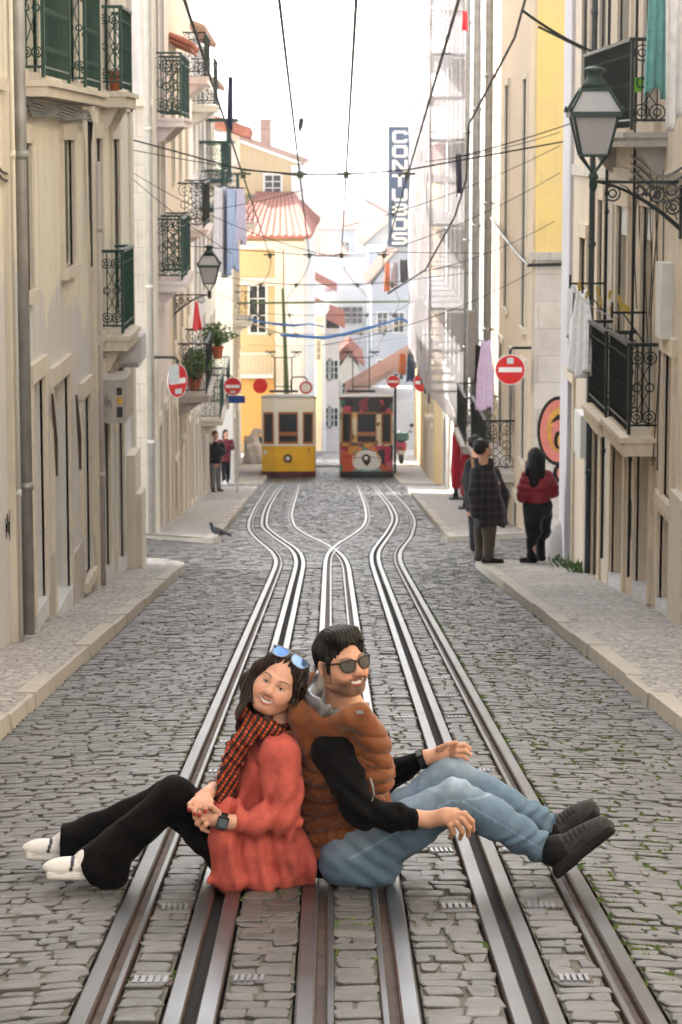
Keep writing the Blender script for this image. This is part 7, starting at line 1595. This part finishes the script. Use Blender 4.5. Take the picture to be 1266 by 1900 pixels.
# ------------------------------------------------------------------ parasols, scooter, covered motorbike, shoe on the wire
REDC = cloth('red_parasol_cloth', (.50,.012,.03))
def parasol(x, ytop, ybot, Y, label):
    z_ = zs(Y)+.08; X_ = at(x,ybot,Y).x; zt = at(x,ytop,Y).z; t = thing('closed_parasol', (X_,Y,z_), label, 'parasol', 'closed red parasols'); mb = MB(); mb.box(X_-.16,X_+.16,Y-.16,Y+.16,z_,z_+.05); mb.lathe((X_,Y,z_+.05),[(.08,0),(.05,.15),(.04,.3)],10); mb.build('base', IRON, t); mb = MB(); mb.tube([(X_,Y,z_+.05),(X_,Y,zt)],.028,8); mb.build('pole', IRON, t)
    D = Sdf((X_-.3,Y-.3,z_+.2),(X_+.3,Y+.3,zt+.1),.014); D.chain([(X_,Y,z_+.35),(X_,Y,z_+.7),(X_+.01,Y,z_+1.5),(X_,Y,zt-.05)],[.10,.115,.09,.035],.03); D.warp(lambda V: .014*np.sin(np.arctan2(V[:,1]-Y,V[:,0]-X_)*7+V[:,2]*2)); D.build('canopy', REDC, t); return t
parasol(846,782,925,62,'closed red parasol farther from the passers-by under the scaffold'); parasol(865,808,946,53.5,'closed red parasol nearer the passers-by by the grey downpipe')
YS_ = 110.0; z_ = zs(YS_)+.12; X_ = at(745,858,YS_).x; t = thing('motor_scooter', (X_,YS_,z_), 'dark scooter with a pink red tail parked on the right pavement beside the graffitied tram', 'scooter')
SCR = mat('scooter_red', (.30,.012,.03), .3); SCD = mat('scooter_dark', (.02,.02,.022), .5); SCT = mat('scooter_teal', (.10,.24,.26), .5)
D = Sdf((X_-.5,YS_-.3,z_),(X_+.5,YS_+1.8,z_+1.4),.02); D.ell((X_,YS_+.35,z_+.58),(.17,.42,.22),None,.05); D.cap((X_,YS_+.7,z_+.35),(X_,YS_+1.15,z_+.35),.13,.13,.05); D.cap((X_,YS_+1.2,z_+.4),(X_,YS_+1.28,z_+1.0),.16,.08,.05); D.build('body', SCR, t)
for v_ in (.12,1.4): mb = MB(); mb.ring((X_,YS_+v_,z_+.25),.19,.07,(0,1,0),(0,0,1),20,8); w_ = mb.build('wheel', SCD, t, smooth=True); mb = MB(); mb.lathe((X_-.05,YS_+v_,z_+.25),[(.0,0),(.15,0),(.15,.1),(0,.1)],14,(1,0,0)); mb.build('rim', STEELG, w_)
D = Sdf((X_-.4,YS_-.3,z_+.6),(X_+.4,YS_+1.2,z_+1.5),.02); D.ell((X_,YS_+.45,z_+.84),(.16,.42,.08),None,.03); D.build('seat', SCD, t); D = Sdf((X_-.4,YS_-.4,z_+.7),(X_+.4,YS_+.5,z_+1.5),.02); D.box((X_,YS_+.02,z_+1.02),(.22,.19,.15),None,.07); D.build('top_case', SCT, t)
mb = MB(); mb.box(X_-.15,X_+.15,YS_-.1,YS_-.05,z_+.66,z_+.8); mb.build('tail_light', mat('tail_pink',(.65,.10,.2),.2), t); mb = MB(); mb.box(X_-.09,X_+.09,YS_-.13,YS_-.11,z_+.38,z_+.52); mb.build('number_plate', WHITEP, t)
mb = MB(); mb.tube([(X_-.34,YS_+1.1,z_+1.06),(X_,YS_+1.25,z_+1.02),(X_+.34,YS_+1.1,z_+1.06)],.022,6); mb.build('handlebar', SCD, t)
for s in (-1,1): mb = MB(); mb.tube([(X_+s*.27,YS_+1.15,z_+1.06),(X_+s*.33,YS_+1.12,z_+1.28)],.01,5); mb.lathe((X_+s*.33,YS_+1.12,z_+1.3),[(0,-.01),(.07,-.01),(.07,.01),(0,.01)],12,(0,-1,0)); mb.build('mirror', SCD, t)
t.scale = (1.45,1.2,1.18)
YS_ = 112.0; z_ = zs(YS_)+.08; X_ = at(471,850,YS_).x; D = Sdf((X_-.9,YS_-.5,z_-.02),(X_+.9,YS_+2.0,z_+1.9),.03); D.cap((X_,YS_+.1,z_+.5),(X_,YS_+1.3,z_+.5),.34,.36,.1); D.cap((X_-.1,YS_+.9,z_+.9),(X_+.1,YS_+1.1,z_+1.25),.3,.2,.25); D.cap((X_,YS_,z_+.15),(X_,YS_+1.4,z_+.15),.46,.46,.1); D.warp(lambda V: .03*np.sin(V[:,0]*14+V[:,2]*5)+wob(7,.03,9,None,131)(V)); D.half((0,0,z_+.005),(0,0,-1))
tag(D.build('covered_motorbike', cloth('grey_tarpaulin',(.40,.38,.38)), None, loc=(X_,YS_,z_)), 'parked motorbike under a pale grey cover on the pavement left of the yellow tram', 'motorbike')
q = at(558,230,70); mb = MB(); 
D = Sdf(q-Vector((.25,.15,.3)), q+Vector((.25,.15,.3)), .012); D.cap(q+Vector((.02,0,.1)), q+Vector((0,0,-.05)), .07, .06, .03); D.cap(q+Vector((0,0,-.08)), q+Vector((-.02,0,-.16)), .055, .04, .03); o = D.build('hanging_shoe', COATV, None, loc=tuple(q), col=flat_col((.02,.018,.02))); tag(o, 'dark shoe hanging from a thin cable against the sky', 'shoe')
# ------------------------------------------------------------------ wall graffiti, stickers
GPK = mat('spray_coral', (.66,.22,.18), .7, 0, .15, 9); GYL = mat('spray_yellow', (.66,.36,.06), .7, 0, .15, 9)
def disc(mb, cx_, cz, rx, rz, y_, m_=0, n=28, th=.004): mb.mat(m_); mb.prism([(cx_+rx*math.cos(2*math.pi*i/n), y_, cz+rz*math.sin(2*math.pi*i/n)) for i in range(n)], (0,th,0)); mb.mat(0)
c_ = at(1037,800,40.1); mb = MB(); disc(mb,c_.x,c_.z,.335,.545,40.122); disc(mb,c_.x,c_.z,.29,.49,40.117,1); disc(mb,c_.x+.03,c_.z+.02,.21,.36,40.112,2); disc(mb,c_.x+.04,c_.z-.03,.16,.27,40.108,1); disc(mb,c_.x-.005,c_.z-.14,.065,.14,40.104); disc(mb,c_.x+.01,c_.z-.15,.026,.09,40.1,2)
mb.prism([(c_.x-.14,40.104,c_.z+.12),(c_.x-.02,40.104,c_.z+.26),(c_.x+.16,40.104,c_.z+.27),(c_.x+.16,40.104,c_.z+.19),(c_.x,40.104,c_.z+.18)],(0,.004,0)); disc(mb,c_.x+.16,c_.z-.66,.24,.2,40.122); disc(mb,c_.x+.18,c_.z-.66,.20,.155,40.117,1)
mb.build('wall_graffiti', [BLACK,GPK,GYL], R2)
mb = MB(); mb.box(-2.012,-2.006,25.45,25.5,-1.1,-.95)
STK = mat('dark_sticker', (.03,.03,.03), .5); q0 = Vector((-2.17,25.29,-.93))
for (x0,x1,z0,z1,m_) in ((-2.10,-2.05,-.87,-.80,STK),(-2.10,-2.045,-.96,-.90,GYL),(-2.10,-2.045,-1.09,-.99,STK)): mb = MB(); mb.box(x0,x1,25.294,25.299,z0,z1); mb.build('sticker', m_, L1)
mb = MB()
for k in range(7): mb.tube([(-2.27+.018*k,25.295,-.9+.03*math.sin(k*2)),(-2.265+.018*k,25.295,-.98+.02*math.sin(k*3))],.003,4)
mb.build('scrawl', BLACK, L1)

mb = MB()
for k in range(5): mb.tube([(-2.292,18.05+.045*k,-1.05-.05*(k%3)),(-2.29,18.07+.045*k,-1.2+.05*math.sin(k)),(-2.29,18.09+.045*k,-1.1+.08*math.sin(k*2))],.0035,4)
mb.build('scrawl', BLACK, L1)
mb = MB()
for k in range(8): mb.tube([(-2.29,24.52+.05*k,-1.55-.22*k),(-2.288,24.6,-1.6-.22*k),(-2.288,24.56+.03*k,-1.68-.2*k)],.009,4)
mb.build('scrawl', BLACK, L1)
# ------------------------------------------------------------------ air
m = bpy.data.materials.new('haze_air'); m.use_nodes = True; nt = m.node_tree; nt.nodes.remove(nt.nodes['Principled BSDF'])
pv = nt.nodes.new('ShaderNodeVolumePrincipled'); pv.inputs['Color'].default_value = (.92,.94,.97,1); pv.inputs['Density'].default_value = .00075; pv.inputs['Anisotropy'].default_value = .3
nt.links.new(pv.outputs[0], nt.nodes['Material Output'].inputs['Volume'])
mb = MB(); mb.box(-620,620,-70,12500,-47,24); tag(mb.build('haze', m), kind='stuff')
